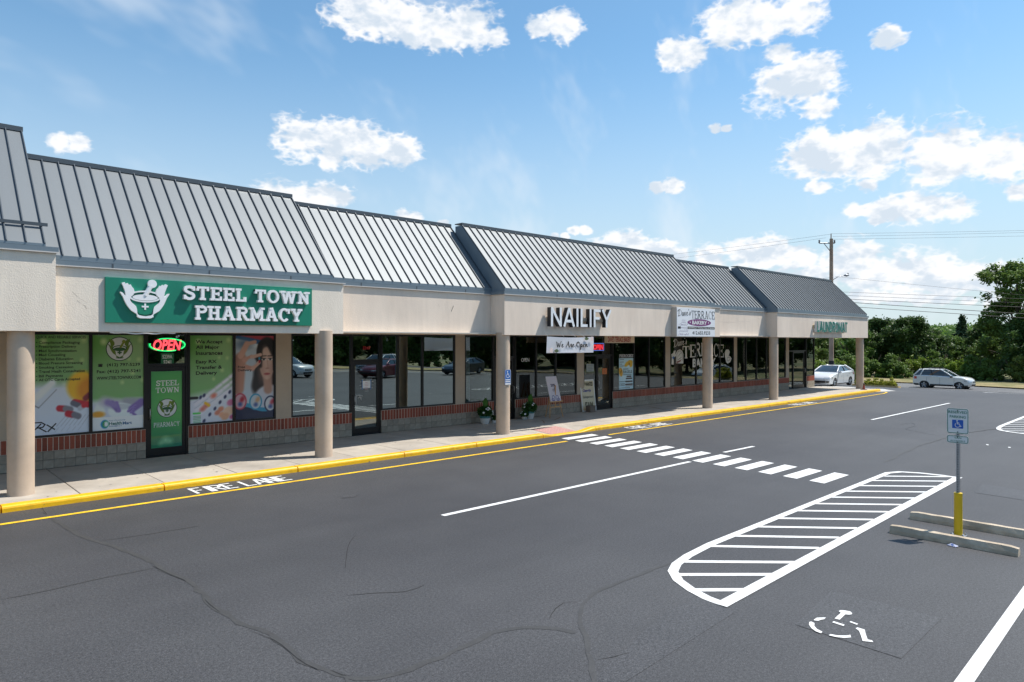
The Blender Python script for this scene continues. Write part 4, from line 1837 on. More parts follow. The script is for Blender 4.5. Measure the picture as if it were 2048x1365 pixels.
pts = [(cx_ + .235 * math.cos(2 * math.pi * i / 28), cz_ - .02 + .062 * math.sin(2 * math.pi * i / 28)) for i in range(28)]
m_.prism(pts, 'y', yb - .06, yb)
m_.build('emblem_powder', M_LETTER, PS)
m_ = MB()
m_.tube((*emb(.5, .62)[:1], yb - .03, emb(.5, .62)[1]), (emb(.62, .9)[0], yb - .03, emb(.62, .9)[1]), .045, .05, 12)
pts = [(emb(.64, .95)[0] + .085 * math.cos(2 * math.pi * i / 20), emb(.64, .95)[1] + .085 * math.sin(2 * math.pi * i / 20)) for i in range(20)]
m_.prism(pts, 'y', yb - .07, yb)
m_.build('emblem_pestle', M_LETTER, PS)
m_ = MB()
c_ = emb(.5, .33)
m_.box(c_[0] - .016, c_[0] + .016, yb - .052, yb - .040, c_[1] - .065, c_[1] + .065)
m_.box(c_[0] - .065, c_[0] + .065, yb - .0515, yb - .040, c_[1] - .016, c_[1] + .016)
m_.build('emblem_cross', M_LETTER, PS)

# ---- NAILIFY channel letters: black sides, white faces
YN = 15.25
yf = YN - .23
NS = thing('channel_letter_sign', 'white faced NAILIFY channel letters with deep black sides on a raceway', 'sign', (x_at(1101, yf), YN, 3.3))
M_BLKM = mat('black_letter_side', (.012, .012, .014), .45)
M_FACE = mat('white_letter_face', (.80, .82, .84), .3)
SANS = {'N': [[(.1, 0), (.1, 1)], [(.1, .96), (.72, .04)], [(.72, 0), (.72, 1)]], 'A': [[(.06, 0), (.42, 1)], [(.42, 1), (.78, 0)], [(.2, .3), (.64, .3)]],
        'I': [[(.12, 0), (.12, 1)]], 'L': [[(.1, 0), (.1, 1)], [(.1, .08), (.56, .08)]], 'F': [[(.1, 0), (.1, 1)], [(.1, .92), (.58, .92)], [(.1, .5), (.5, .5)]],
        'Y': [[(.38, 0), (.38, .45)], [(.38, .42), (.04, 1)], [(.38, .42), (.72, 1)]],
        'U': [[(.1, 1), (.1, .3), (.2, .1), (.37, .06), (.54, .1), (.64, .3), (.64, 1)]], 'D': [[(.1, 0), (.1, 1)], [(.1, .93), (.36, .93), (.58, .75), (.62, .5), (.58, .25), (.36, .07), (.1, .07)]],
        'R': [[(.1, 0), (.1, 1)], [(.1, .93), (.42, .93), (.58, .82), (.58, .64), (.42, .52), (.1, .52)], [(.34, .5), (.62, 0)]],
        'O': [arc(.4, .5, .3, .43, 0, 360, 18)], 'M': [[(.1, 0), (.1, 1)], [(.1, .95), (.46, .2)], [(.46, .2), (.82, .95)], [(.82, 0), (.82, 1)]],
        'T': [[(.34, 0), (.34, .9)], [(0, .93), (.68, .93)]]}
SW = {'N': .92, 'A': .92, 'I': .34, 'L': .68, 'F': .7, 'Y': .84, 'U': .82, 'D': .8, 'R': .8, 'O': .86, 'M': 1.0, 'T': .74}


def channel_letters(word, xa, xb, za, zb, yback, yface, t, side, face, parent, zslope=0.0):
    W = sum(SW[c] for c in word)
    k = (xb - xa) / W
    x = 0
    for c in word:
        P = [stroke2(s_, t) for s_ in SANS[c]]
        m_ = MB()
        letter_solid(m_, P, xa + x * k, k, za, zb - za, yback, yback - yface)
        lt = m_.build('letter', side, parent)
        m_ = MB()
        for i, (vs, fs) in enumerate(P):
            cx0 = sum(v[0] for v in vs) / len(vs)
            m_.add([(xa + (x + p[0]) * k, yface - .006 - .0012 * i, za + p[1] * (zb - za)) for p in vs], fs)
        m_.build('letter_face', face, lt)
        x += SW[c]


a0, b0 = wall_pt(1101, 614.6, yf), wall_pt(1101, 653.2, yf)
channel_letters('NAILIFY', a0[0], x_at(1224, yf), b0[1], a0[1], yf + .16, yf, .145, M_BLKM, M_FACE, NS)
MB().box(x_at(1092, YN), x_at(1205, YN), YN - .10, YN - .002, 3.62, 3.74).build('raceway', M_PIL, NS)

# ---- LAUNDROMAT letters: white sides, green faces
yl = YN - .20
LS = thing('channel_letter_sign', 'small green faced LAUNDROMAT channel letters with pale sides at the end of the mall', 'sign', (x_at(1634, yl), YN, 3.4))
a0, b0 = wall_pt(1634, 643, yl), wall_pt(1634, 665, yl)
channel_letters('LAUNDROMAT', a0[0], x_at(1695, yl), b0[1] + .02, a0[1], yl + .13, yl, .2, mat('pale_letter_side', (.66, .68, .66), .5), mat('green_letter_face', (.004, .17, .125), .35, noise=.2, nscale=5), LS)
MB().box(x_at(1625, YN), x_at(1690, YN), YN - .07, YN - .002, 3.66, 3.80).build('raceway', mat('raceway_tan', (.5, .4, .25), .7), LS)

# ---- bakery light box
yq = 15.02
bx0, bx1 = x_at(1353, yq), x_at(1430, yq)
bz1, bz0 = wall_pt(1353, 614, yq)[1], wall_pt(1353, 674, yq)[1]
BS = thing('light_box_sign', 'white box sign reading Dave\'s TERRACE BAKERY with purple oval and wedding cake', 'sign', (bx0, 15.25, bz0))
MB().bbox(bx0, bx1, yq, YN - .003, bz0, bz1, .008).build('cabinet', mat('cabinet_beige', (.55, .50, .44), .6), BS)
MB().box(bx0 + .02, bx1 - .02, yq - .004, yq + .001, bz0 + .02, bz1 - .02).build('sign_face', mat('sign_face_white', (.80, .81, .84), .35), BS)
W_, H_ = bx1 - bx0, bz1 - bz0
ux = lambda t: bx0 + t * W_
uz = lambda t: bz0 + t * H_
ys = yq - .0055
m_ = MB()
put_serif(m_, 'TERRACE', ux(.365), ux(.985), uz(.63), uz(.90), ys, t=.14, sf=.06, ser=.06)
put_script(m_, "Dave's", ux(.03), ux(.35), uz(.69), .095 * H_ * 1.25, ys - .003, t=.14, slope=.06)
put_text(m_, '412.655.9233', ux(.39), ux(.86), uz(.085), uz(.20), ys, bold=.02)
m_.build('lettering', M_BLACKP, BS)
m_ = MB()
put_disc(m_, ux(.575), uz(.495), .31 * W_, .12 * H_, ys, 32)
m_.build('oval', mat('purple_print', (.19, .03, .16), .45), BS)
m_ = MB()
put_text(m_, 'BAKERY', ux(.385), ux(.775), uz(.435), uz(.56), ys - .003, bold=.035)
m_.build('lettering', M_WHITEP, BS)
for q_ in (.335, .815):
    m_ = MB()
    put_disc(m_, ux(q_), uz(.5), .012 * W_, .012 * W_, ys - .003, 8)
    m_.build('dot', M_WHITEP, BS)
m_ = MB()
put_poly(m_, [(ux(.27), uz(.27)), (ux(.985), uz(.27)), (ux(.985), uz(.35)), (ux(.27), uz(.35))], ys)
put_poly(m_, [(ux(.03), uz(.27)), (ux(.1), uz(.27)), (ux(.1), uz(.35)), (ux(.03), uz(.35))], ys)
m_.build('black_bar', M_BLACKP, BS)
m_ = MB()
put_text(m_, 'Specializing in Wedding Cakes & Pastries!', ux(.29), ux(.97), uz(.285), uz(.335), ys - .003, bold=.03)
m_.build('lettering', M_WHITEP, BS)
m_ = MB()
for i, (w, z0_, z1_) in enumerate(((.105, .09, .19), (.088, .20, .30), (.07, .31, .40), (.052, .41, .49), (.036, .50, .57))):
    c_ = ux(.17)
    vs, fs = stroke2([(c_ - w * W_, uz(z0_)), (c_ - w * W_, uz(z1_)), (c_ + w * W_, uz(z1_)), (c_ + w * W_, uz(z0_)), (c_ - w * W_, uz(z0_))], .008)
    m_.add([(p[0], ys, p[1]) for p in vs], fs)
    for q in range(5):
        put_disc(m_, c_ + (q - 2) * w * W_ * .42, uz(z1_) - .02 - (.012 if q % 2 else 0), .014, .006, ys - .001, 8)
m_.build('cake_drawing', mat('lavender_print', (.36, .30, .40), .5), BS)
m_ = MB()
rr = random.Random(5)
for k in range(26):
    put_disc(m_, ux(.17 + rr.uniform(-.13, .13)), uz(rr.choice([.07, .09, .24, .43])) + rr.uniform(-.02, .03), .014, .014, ys - .002 - .0004 * k, 7)
m_.build('flower_drawing', mat('violet_print', (.17, .09, .24), .5), BS)

# ---- banner strung below the NAILIFY letters
yB = 14.97
ax, az = wall_pt(1094, 673.5, yB)
bxr = x_at(1187, yB)
zb_ = wall_pt(1094, 706.5, yB)[1]
azr, zbr = wall_pt(1186, 674, yB)[1], wall_pt(1188, 705.5, yB)[1]
BN = thing('banner', 'white We Are Open banner with painted flowers strung under the NAILIFY letters', 'banner', (ax, yB, zb_))
nu, nv = 24, 8
m_ = MB()
vs, fs = [], []
for j in range(nv + 1):
    for i in range(nu + 1):
        u, v = i / nu, j / nv
        vs.append((ax + (bxr - ax) * u + .02 * v * (u - .5), yB + .02 * math.sin(5 * u + 2 * v) * (v) - .03 * math.sin(math.pi * u), (az + (azr - az) * u) * (1 - v) + (zb_ + (zbr - zb_) * u) * v - .03 * math.sin(math.pi * u) * (1 - v)))
fs = [(j * (nu + 1) + i, (j + 1) * (nu + 1) + i, (j + 1) * (nu + 1) + i + 1, j * (nu + 1) + i + 1) for j in range(nv) for i in range(nu)]
m_.add(vs, fs)
def thin_sheet(VIN, c):
    n_ = VIN.node_tree.nodes
    tl_ = n_.new('ShaderNodeBsdfTranslucent')
    tl_.inputs['Color'].default_value = (*c, 1)
    mx_ = n_.new('ShaderNodeMixShader')
    mx_.inputs['Fac'].default_value = .3
    VIN.node_tree.links.new(n_['Principled BSDF'].outputs[0], mx_.inputs[1])
    VIN.node_tree.links.new(tl_.outputs[0], mx_.inputs[2])
    VIN.node_tree.links.new(mx_.outputs[0], n_['Material Output'].inputs['Surface'])
    return VIN


VIN = thin_sheet(mat('banner_vinyl', (.84, .85, .90), .45), (.7, .72, .8))
m_.build('cloth', VIN, BN, smooth=True)
yBt = yB - .06
bw_, bh_ = bxr - ax, az - zb_
m_ = MB()
put_script(m_, 'We Are Open', ax + .16 * bw_, ax + .84 * bw_, zb_ + .34 * bh_, .19 * bh_, yBt, t=.24)
m_.build('lettering', M_BLACKP, BN)
m_ = MB()
for (cx_, cz_, fl) in ((.86, .87, 1), (.12, .12, -1)):
    for k in range(3):
        a = R(150 + k * 25) if fl > 0 else R(-10 - k * 25 + 40)
        vs, fs = stroke2([(ax + cx_ * bw_, zb_ + cz_ * bh_), (ax + cx_ * bw_ + .12 * math.cos(a), zb_ + cz_ * bh_ + .05 * math.sin(a)), (ax + cx_ * bw_ + .22 * math.cos(a), zb_ + cz_ * bh_ + .08 * math.sin(a))], [.02, .07, .005])
        m_.add([(p[0], yBt - .001 * k, p[1]) for p in vs], fs)
m_.build('leaf_print', mat('leaf_print', (.09, .12, .05), .5), BN)
m_ = MB()
for (cx_, cz_) in ((.93, .86), (.06, .16)):
    m_.mark()
    for k in range(5):
        a = 2 * math.pi * k / 5
        put_disc(m_, ax + cx_ * bw_ + .045 * math.cos(a), zb_ + cz_ * bh_ + .045 * math.sin(a), .036, .036, yBt - .005 - .001 * k, 10)
m_.build('blossom_print', mat('blossom_print', (.78, .62, .56), .5), BN)
m_ = MB()
for u, dx2 in ((.02, .06), (.35, .05), (.6, -.08), (.8, -.12), (.98, -.06)):
    m_.path([(ax + u * bw_, yB, az - .01), (ax + u * bw_ + dx2, YN - .02, az + .22)], .004, 4)
m_.build('cord', M_WHITEP, BN)

# ---- hanging shop sign under the soffit
yh = 16.1
hx0, hx1 = x_at(1214, yh), x_at(1269, yh)
hz1, hz0 = 3.17, wall_pt(1214, 686.5, yh)[1]
HS = thing('hanging_sign', 'cream DAVE\'S TERRACE BAKERY board hung under the canopy beside the banner', 'sign', (hx0, yh, hz0))
MB().bbox(hx0, hx1, yh, yh + .12, hz0, hz1 - .0, .005).build('board', mat('cream_board', (.62, .52, .38), .6), HS)
m_ = MB()
put_text(m_, "DAVE'S TERRACE BAKERY", hx0 + .05, hx1 - .22, hz0 + .045, hz1 - .035, yh - .003, bold=.03)
m_.build('lettering', mat('maroon_print', (.30, .02, .015), .5), HS)

# ---- pharmacy window prints
Z4 = zz(40, 650, .2271)
Z5 = zz(360, 650, .2271)


def mortar_badge(parent, cx_, cz_, r, y, ring=True):
    m_ = MB()
    put_disc(m_, cx_, cz_, r, r, y, 32)
    m_.build('badge_rim', mat('dark_green_print', (.03, .075, .03), .5), parent)
    m_ = MB()
    put_disc(m_, cx_, cz_, r * .93, r * .93, y - .001, 32)
    m_.build('badge', mat('badge_white', (.66, .68, .66), .5), parent)
    q = lambda pts: [(cx_ + (p[0] - .5) * r * 1.7, cz_ + (p[1] - .45) * r * 1.6) for p in pts]
    m_ = MB()
    put_poly(m_, q(hd), y - .002)
    put_poly(m_, q([(1 - p[0], p[1]) for p in hd]), y - .002)
    m_.build('badge_hands', mat('olive_print', (.12, .20, .02), .5), parent)
    m_ = MB()
    vs, fs = stroke2([(cx_ + r * .5 * math.cos(2 * math.pi * i / 24), cz_ + r * .05 + r * .2 * math.sin(2 * math.pi * i / 24)) for i in range(25)], r * .08)
    m_.add([(p[0], y - .003, p[1]) for p in vs], fs)
    put_disc(m_, cx_, cz_ + r * .0, r * .42, r * .12, y - .0025, 20)
    put_poly(m_, [(cx_ - .06 * r, cz_ - .45 * r), (cx_ + .06 * r, cz_ - .45 * r), (cx_ + .06 * r, cz_ - .15 * r), (cx_ - .06 * r, cz_ - .15 * r)], y - .003)
    put_poly(m_, [(cx_ - .16 * r, cz_ - .36 * r), (cx_ + .16 * r, cz_ - .36 * r), (cx_ + .16 * r, cz_ - .24 * r), (cx_ - .16 * r, cz_ - .24 * r)], y - .0035)
    put_disc(m_, cx_, cz_ - .74 * r, r * .3, r * .06, y - .003, 16)
    m_.build('badge_bowl', mat('leaf_green_print', (.03, .11, .035), .5), parent)
    m_ = MB()
    vs, fs = stroke2([(cx_ + .05 * r, cz_ + .1 * r), (cx_ + .28 * r, cz_ + .52 * r)], r * .16)
    m_.add([(p[0], y - .004, p[1]) for p in vs], fs)
    put_disc(m_, cx_ + .31 * r, cz_ + .6 * r, r * .14, r * .14, y - .0045, 14)
    m_.build('badge_pestle', mat('lime_print', (.22, .27, .03), .5), parent)


def green_ground(P, h):
    P.fill((112, 162, 96))
    P.ell(.15, h * .92, .6, .5, (88, 140, 62), soft=.3)
    P.ell(.85, h * .8, .5, .6, (134, 166, 112), soft=.35)
    P.ell(.3, h * .55, .7, .35, (120, 158, 104), soft=.3)
    for (x, y, r) in ((.68, .745, .035), (.87, .74, .045), (.9, .95, .06), (.2, .93, .07), (.75, .6, .05), (.55, .5, .04), (.95, .52, .05)):
        P.ell(x, y * h, r, r * 1.1, (172, 190, 130), soft=.02, op=.6)


def paint_rx(U, V):
    h = 1.78
    P = Paint(U, V, h)
    green_ground(P, h)
    # papers below
    P.mix(np.clip((.86 - P.y + .12 * (P.x < 2)) / .16, 0, 1), (196, 200, 214))
    P.half(-.55, -.83, -.98, (205, 208, 220), soft=.05, op=.0)
    P.cap(.02, .62, .35, .92, .06, (214, 214, 222), soft=.03)
    P.cap(.02, .55, .12, .49, .006, (60, 62, 70), soft=.008)
    P.cap(.12, .49, .42, .80, .006, (120, 124, 134), soft=.01)
    for k in range(7):
        P.cap(.42 + .075 * k, .14, .58 + .07 * k, .32, .003, (150, 152, 165), soft=.008)
        P.cap(.2 + .1 * k, .05, .26 + .1 * k, .12, .003, (165, 166, 178), soft=.008)
    P.ell(.88, .84, .28, .28, (218, 168, 38), rot=-20, soft=.04)
    P.ell(.98, .78, .2, .22, (205, 130, 30), rot=-20, soft=.06)
    P.cap(.74, .56, .98, .50, .055, (178, 36, 48), soft=.012)
    P.cap(.71, .54, .80, .50, .05, (96, 96, 110), soft=.012)
    P.cap(.93, .62, 1.0, .68, .05, (120, 40, 46), soft=.015)
    P.cap(.47, .46, .55, .45, .056, (172, 30, 46), soft=.012)
    P.cap(.58, .45, .66, .43, .055, (120, 116, 126), soft=.012)
    P.cap(.62, .355, .70, .335, .058, (176, 30, 46), soft=.012)
    P.cap(.73, .33, .80, .30, .056, (112, 108, 120), soft=.012)
    P.cap(.83, .44, .88, .47, .045, (170, 172, 184), soft=.012)
    P.cap(.90, .49, .97, .52, .045, (190, 40, 52), soft=.012)
    return P.c


def paint_mortar(U, V):
    h = 1.9
    P = Paint(U, V, h)
    green_ground(P, h)
    P.mix(np.clip((.66 - P.y) / .1, 0, 1), (188, 198, 196))
    P.mix(np.clip((.56 - P.y) / .06, 0, 1), (186, 190, 204))
    P.ell(.12, .38, .10, .16, (205, 208, 206), soft=.02)
    P.ell(.1, .33, .12, .06, (206, 142, 40), soft=.02)
    P.cap(.22, .58, .45, .52, .09, (172, 166, 182), soft=.06)
    P.cap(.62, .56, .95, .54, .075, (150, 150, 162), soft=.04)
    P.ell(.52, .38, .24, .16, (208, 212, 214), soft=.015)
    P.ell(.52, .46, .22, .06, (178, 182, 190), soft=.015)
    P.cap(.36, .54, .46, .40, .05, (112, 92, 150), soft=.015)
    P.cap(.44, .54, .49, .38, .035, (126, 104, 164), soft=.012)
    P.cap(.28, .56, .40, .50, .06, (134, 116, 168), soft=.03)
    P.cap(.92, .53, .74, .40, .075, (118, 96, 158), soft=.02)
    for k in range(4):
        P.cap(.80 - .02 * k, .47 - .045 * k, .66 + .05 * k, .36 - .03 * k, .022, (132, 110, 174), soft=.01)
        P.cap(.80 - .02 * k, .455 - .045 * k, .67 + .05 * k, .345 - .03 * k, .004, (80, 62, 112), soft=.008)
    P.mix((P.y < .27) * 1.0, (214, 218, 226))
    P.ell(.22, .13, .075, .085, (28, 120, 170), soft=.01)
    P.ell(.235, .13, .058, .068, (40, 140, 70), soft=.01)
    P.ell(.245, .13, .04, .05, (214, 224, 222), soft=.01)
    return P.c


def paint_pills(U, V):
    h = 2.02
    P = Paint(U, V, h)
    green_ground(P, h)
    P.mix(np.clip((.82 - P.y - .2 * (P.x - .5) * -1) / .22, 0, 1), (200, 198, 208))
    for k in range(6):
        for j in range(3):
            x, y = .18 + .16 * k - .02 * j, .18 + .12 * k + .13 * j
            P.cap(x, y, x + .1, y + .07, .05, (214, 206, 216), soft=.02, op=.7)
            P.cap(x - .04, y + .04, x + .1, y + .13, .006, (150, 148, 160), soft=.012, op=.6)
    for (x, y) in ((.33, .05), (.46, .19), (.58, .32), (.70, .46), (.82, .58), (.93, .69), (.25, .6), (.33, .64)):
        P.ell(x, y, .03, .045, (44, 50, 84), rot=-25, soft=.012)
    for (x, y) in ((.3, .33), (.38, .4), (.55, .62)):
        P.ell(x, y, .07, .05, (202, 112, 96), rot=30, soft=.03)
    P.cap(.36, .46, .44, .40, .03, (232, 168, 30), soft=.012)
    for (x, y, r, c) in ((.72, .3, .07, (206, 128, 98)), (.64, .22, .07, (200, 122, 100)), (.75, .17, .08, (214, 150, 118)), (.9, .24, .13, (218, 176, 148)), (.82, .12, .1, (206, 150, 120)), (.95, .44, .09, (196, 110, 142)), (.98, .1, .06, (190, 90, 130))):
        P.ell(x, y, r, r * .8, c, rot=25, soft=.02)
    P.cap(0, .59, .17, .59, .03, (20, 22, 24), soft=.008)
    P.cap(.10, .06, .24, .06, .04, (206, 214, 214), soft=.008)
    for k in range(5):
        P.cap(.09, .03 + .035 * k, .25, .03 + .035 * k, .006, (40, 130, 60), soft=.006)
    P.cap(.09, .235, .24, .235, .018, (60, 190, 60), soft=.006)
    return P.c


def paint_woman(U, V):
    h = 2.05
    P = Paint(U, V, h)
    P.fill((198, 206, 218))
    P.half(.0, 1, 1.95, (170, 60, 78), soft=.02)
    P.half(.35, .94, 1.98, (196, 70, 84), soft=.015)
    P.cap(.05, 2.0, .75, 1.86, .06, (40, 96, 150), soft=.02)
    P.cap(.02, 1.93, .6, 1.78, .05, (224, 230, 236), soft=.02)
    P.ell(.2, 1.85, .18, .12, (110, 132, 160), soft=.08)
    # hair
    P.ell(.80, 1.62, .28, .40, (28, 21, 22), soft=.02)
    P.cap(.60, 1.45, .55, .80, .13, (32, 24, 24), soft=.04)
    P.cap(.99, 1.5, .99, .70, .10, (26, 20, 22), soft=.04)
    P.ell(.58, .80, .17, .24, (38, 28, 27), soft=.06)
    # coat and neck
    P.ell(.86, .48, .40, .34, (206, 204, 216), soft=.03)
    P.cap(.80, 1.05, .82, .70, .11, (186, 140, 122), soft=.03)
    # face
    P.ell(.79, 1.36, .19, .41, (214, 172, 154), soft=.012)
    P.ell(.77, 1.55, .14, .2, (224, 186, 170), soft=.08)
    P.ell(.66, 1.2, .07, .22, (186, 138, 120), soft=.08, op=.7)
    P.ell(.92, 1.2, .06, .24, (176, 128, 112), soft=.08, op=.7)
    P.cap(.62, 1.84, .61, 1.3, .05, (28, 21, 22), soft=.03)
    P.cap(.80, 1.92, .95, 1.6, .05, (28, 21, 22), soft=.03)
    P.cap(.97, 1.7, .985, 1.2, .035, (26, 20, 22), soft=.02)
    for ex in (.71, .875):
        P.ell(ex, 1.46, .052, .026, (232, 224, 220), soft=.012)
        P.ell(ex, 1.46, .026, .026, (40, 28, 26), soft=.01)
        P.cap(ex - .055, 1.485, ex + .055, 1.485, .008, (40, 28, 28), soft=.008)
        P.cap(ex - .06, 1.545, ex + .06, 1.55, .012, (62, 44, 38), soft=.012)
    P.cap(.80, 1.43, .815, 1.26, .012, (190, 142, 126), soft=.02)
    P.ell(.80, 1.235, .04, .016, (168, 116, 102), soft=.014)
    P.ell(.79, 1.095, .075, .03, (178, 84, 86), soft=.012)
    P.cap(.72, 1.097, .86, 1.097, .004, (120, 52, 54), soft=.008)
    # hand holding a capsule
    P.cap(.06, .75, .12, 1.5, .14, (196, 142, 124), soft=.03)
    P.cap(.0, .7, .03, 1.5, .06, (160, 108, 94), soft=.05, op=.7)
    P.cap(.12, 1.55, .28, 1.85, .07, (220, 166, 148), soft=.015)
    P.cap(.28, 1.85, .48, 1.90, .045, (222, 170, 152), soft=.012)
    P.cap(.22, 1.45, .40, 1.52, .06, (214, 156, 140), soft=.015)
    P.cap(.40, 1.52, .62, 1.58, .042, (226, 176, 158), soft=.012)
    P.cap(.26, 1.28, .42, 1.24, .06, (206, 148, 132), soft=.02)
    P.cap(.42, 1.24, .58, 1.38, .048, (220, 166, 148), soft=.012)
    P.ell(.40, 1.40, .12, .09, (190, 196, 210), soft=.02)
    P.cap(.595, 1.50, .595, 1.455, .022, (50, 150, 180), soft=.006)
    P.cap(.595, 1.43, .595, 1.39, .022, (190, 40, 58), soft=.006)
    # navy foot with round pictures
    yw = .30 - .14 * P.x + .04 * np.sin(7 * P.x)
    P.mix(np.clip((yw + .10 - P.y) / .015, 0, 1), (52, 150, 186))
    P.mix(np.clip((yw - P.y) / .015, 0, 1), (24, 40, 74))
    for (x, y, rim, c1, c2) in ((.11, .44, (196, 70, 92), (216, 170, 180), (176, 40, 60)), (.5, .41, (52, 150, 190), (206, 210, 216), (210, 160, 120)), (.88, .34, (28, 44, 84), (220, 216, 220), (190, 60, 80))):
        P.ell(x, y, .165, .205, rim, soft=.008)
        P.ell(x, y, .13, .17, c1, soft=.008)
        P.ell(x + .05, y + .05, .05, .08, c2, rot=-30, soft=.03)
        P.ell(x, y - .07, .05, .05, (70, 90, 150), soft=.03)
    P.c = P.c * .86
    return P.c


def paint_doorgreen(U, V):
    h = 2.55
    P = Paint(U, V, h)
    P.fill((62, 142, 74))
    P.ell(.8, 1.6, .6, .7, (92, 160, 82), soft=.5)
    P.ell(.2, .3, .7, .5, (34, 120, 72), soft=.4)
    P.ell(.9, .1, .6, .3, (30, 112, 92), soft=.3)
    for (x, y, r) in ((.45, .38, .14), (.6, .34, .1), (.3, .3, .08)):
        P.ell(x, y, r, r, (150, 200, 150), soft=.05, op=.45)
    return P.c


def poster(name, label, a, b, zl, zt_, painter, group=None):
    """printed sheet filling a pane; pixel columns a..b, row span measured at the left end"""
    X0, Z1 = wall_pt(a, zt_, YG)
    X1, Z0 = x_at(b, YG), wall_pt(a, zl, YG)[1]
    Z1 = min(Z1, 3.1)
    T = thing(name, label, 'poster', (X0, YG, Z0), group=group)
    print_sheet('sheet', T, X0, X1, Z0, Z1, YG, painter, M_PRINT)
    return T, X0, X1, Z0, Z1


yt = YG - .002
PA, *ra = poster('window_poster', 'green window print listing QUICK AND RELIABLE SERVICES over red and grey capsules', 63, 179, 873, 640, paint_rx)
m_ = MB()
fit(m_, 'QUICK AND RELIABLE SERVICES', Z4, 140, 95, 580, 119, yt, bold=.02)
for s_, x1_, yy in (('Compliance Packaging', 528, 157), ('Prescription Delivery', 496, 193), ('Med Synchronization', 499, 231), ('Med Couseling', 402, 267), ('Diabetes Education', 470, 303), ('Blood Presure Screening', 553, 341), ('Smoking Cessasion', 470, 378), ('Travel Healh Consultation', 572, 414), ('Bill Payments', 379, 454), ('All OTC Cards Accepted', 530, 488)):
    dsc = any(c in 'gpy' for c in s_)
    fit(m_, s_, Z4, 166, yy - 13, x1_, yy + (18 if dsc else 12), yt, bold=.022)
    c_ = wall_pt(*Z4(148, yy), yt)
    b_ = MB()
    put_disc(b_, c_[0], c_[1], .013, .013, yt, 8)
    b_.build('bullet', M_BLACKP, PA)
m_.build('lettering', M_BLACKP, PA)
m_ = MB()
xr, zr_ = ra[0] + .02, ra[2] + .09
for i, pl in enumerate(([(0, 0), (.16, .17)], [(.02, .20), (.16, .20), (.23, .15), (.19, .09), (.08, .08)], [(.12, .08), (.26, -.02)], [(.26, .14), (.42, .02)], [(.28, -.02), (.44, .16)])):
    vs, fs = stroke2([(xr + p[0], zr_ + p[1]) for p in pl], .026)
    m_.add([(p[0], yt - .0006 * i, p[1]) for p in vs], fs)
m_.build('rx_mark', M_BLACKP, PA)

PB, *rb = poster('window_poster', 'green window print with mortar badge, phone and fax numbers over purple gloved hands', 185.5, 291, 864, 640, paint_mortar)
c_ = wall_pt(*Z4(878, 212), yt)
mortar_badge(PB, c_[0], c_[1], .29, yt)
m_ = MB()
fit(m_, '(412) 797-5239', Z4, 765, 340, 1058, 376, yt, bold=.025)
fit(m_, 'Fax: (412) 797-5241', Z4, 677, 400, 1060, 436, yt, bold=.025)
fit(m_, 'WWW.STEELTOWNRX.COM', Z4, 675, 458, 1066, 485, yt, bold=.025)
m_.build('lettering', M_BLACKP, PB)
m_ = MB()
a_ = wall_pt(*Z4(690, 372), yt)
for (x0_, x1_, z0_, z1_) in ((0, .085, 0, .045), (-.005, .09, .05, .07), (.02, .065, .045, .052)):
    put_poly(m_, [(a_[0] + x0_, a_[1] + z0_), (a_[0] + x1_, a_[1] + z0_), (a_[0] + x1_, a_[1] + z1_), (a_[0] + x0_, a_[1] + z1_)], yt - .0005 * z1_ * 100)
m_.build('telephone_icon', M_BLACKP, PB)
m_ = MB()
fit(m_, 'Health', Z4, 785, 858, 897, 884, yt, bold=.03)
m_.build('lettering', mat('teal_print', (.01, .14, .11), .5), PB)
m_ = MB()
fit(m_, 'Mart', Z4, 905, 853, 986, 878, yt, bold=.03)
fit(m_, 'PHARMACY', Z4, 785, 889, 897, 902, yt, bold=.01, space=1.25)
fit(m_, 'Your Community', Z4, 785, 839, 930, 854, yt, bold=.0, shear=.3)
m_.build('lettering', mat('blue_print', (.02, .13, .30), .5), PB)
m_ = MB()
fit(m_, 'R', Z4, 731, 866, 749, 892, yt, bold=.0, shear=.2)
m_.build('lettering', mat('green_print', (.02, .2, .08), .5), PB)

PC, *rc = poster('window_poster', 'green window print reading We Accept All Major Insurances over a tray of pills', 379, 465.5, 849, 640, paint_pills)
m_ = MB()
for s_, x1_, y0_, y1_ in (('We Accept', 376, 134, 174), ('All Major', 348, 182, 222), ('Insurances', 376, 232, 266), ('Easy RX', 325, 311, 351), ('Transfer &', 371, 361, 393), ('Delivery', 327, 411, 452)):
    fit(m_, s_, Z5, 140, y0_, x1_, y1_, yt, bold=.03)
m_.build('lettering', M_BLACKP, PC)
PD, *rd = poster('window_poster', 'photo print of a dark haired woman holding up a capsule beside Free Delivery', 471.5, 550, 840, 640, paint_woman)
m_ = MB()
fit(m_, 'Free', Z5, 510, 362, 575, 382, yt, bold=.02)
fit(m_, 'Delivery', Z5, 510, 390, 632, 417, yt, bold=.02)
m_.build('lettering', M_BLACKP, PD)

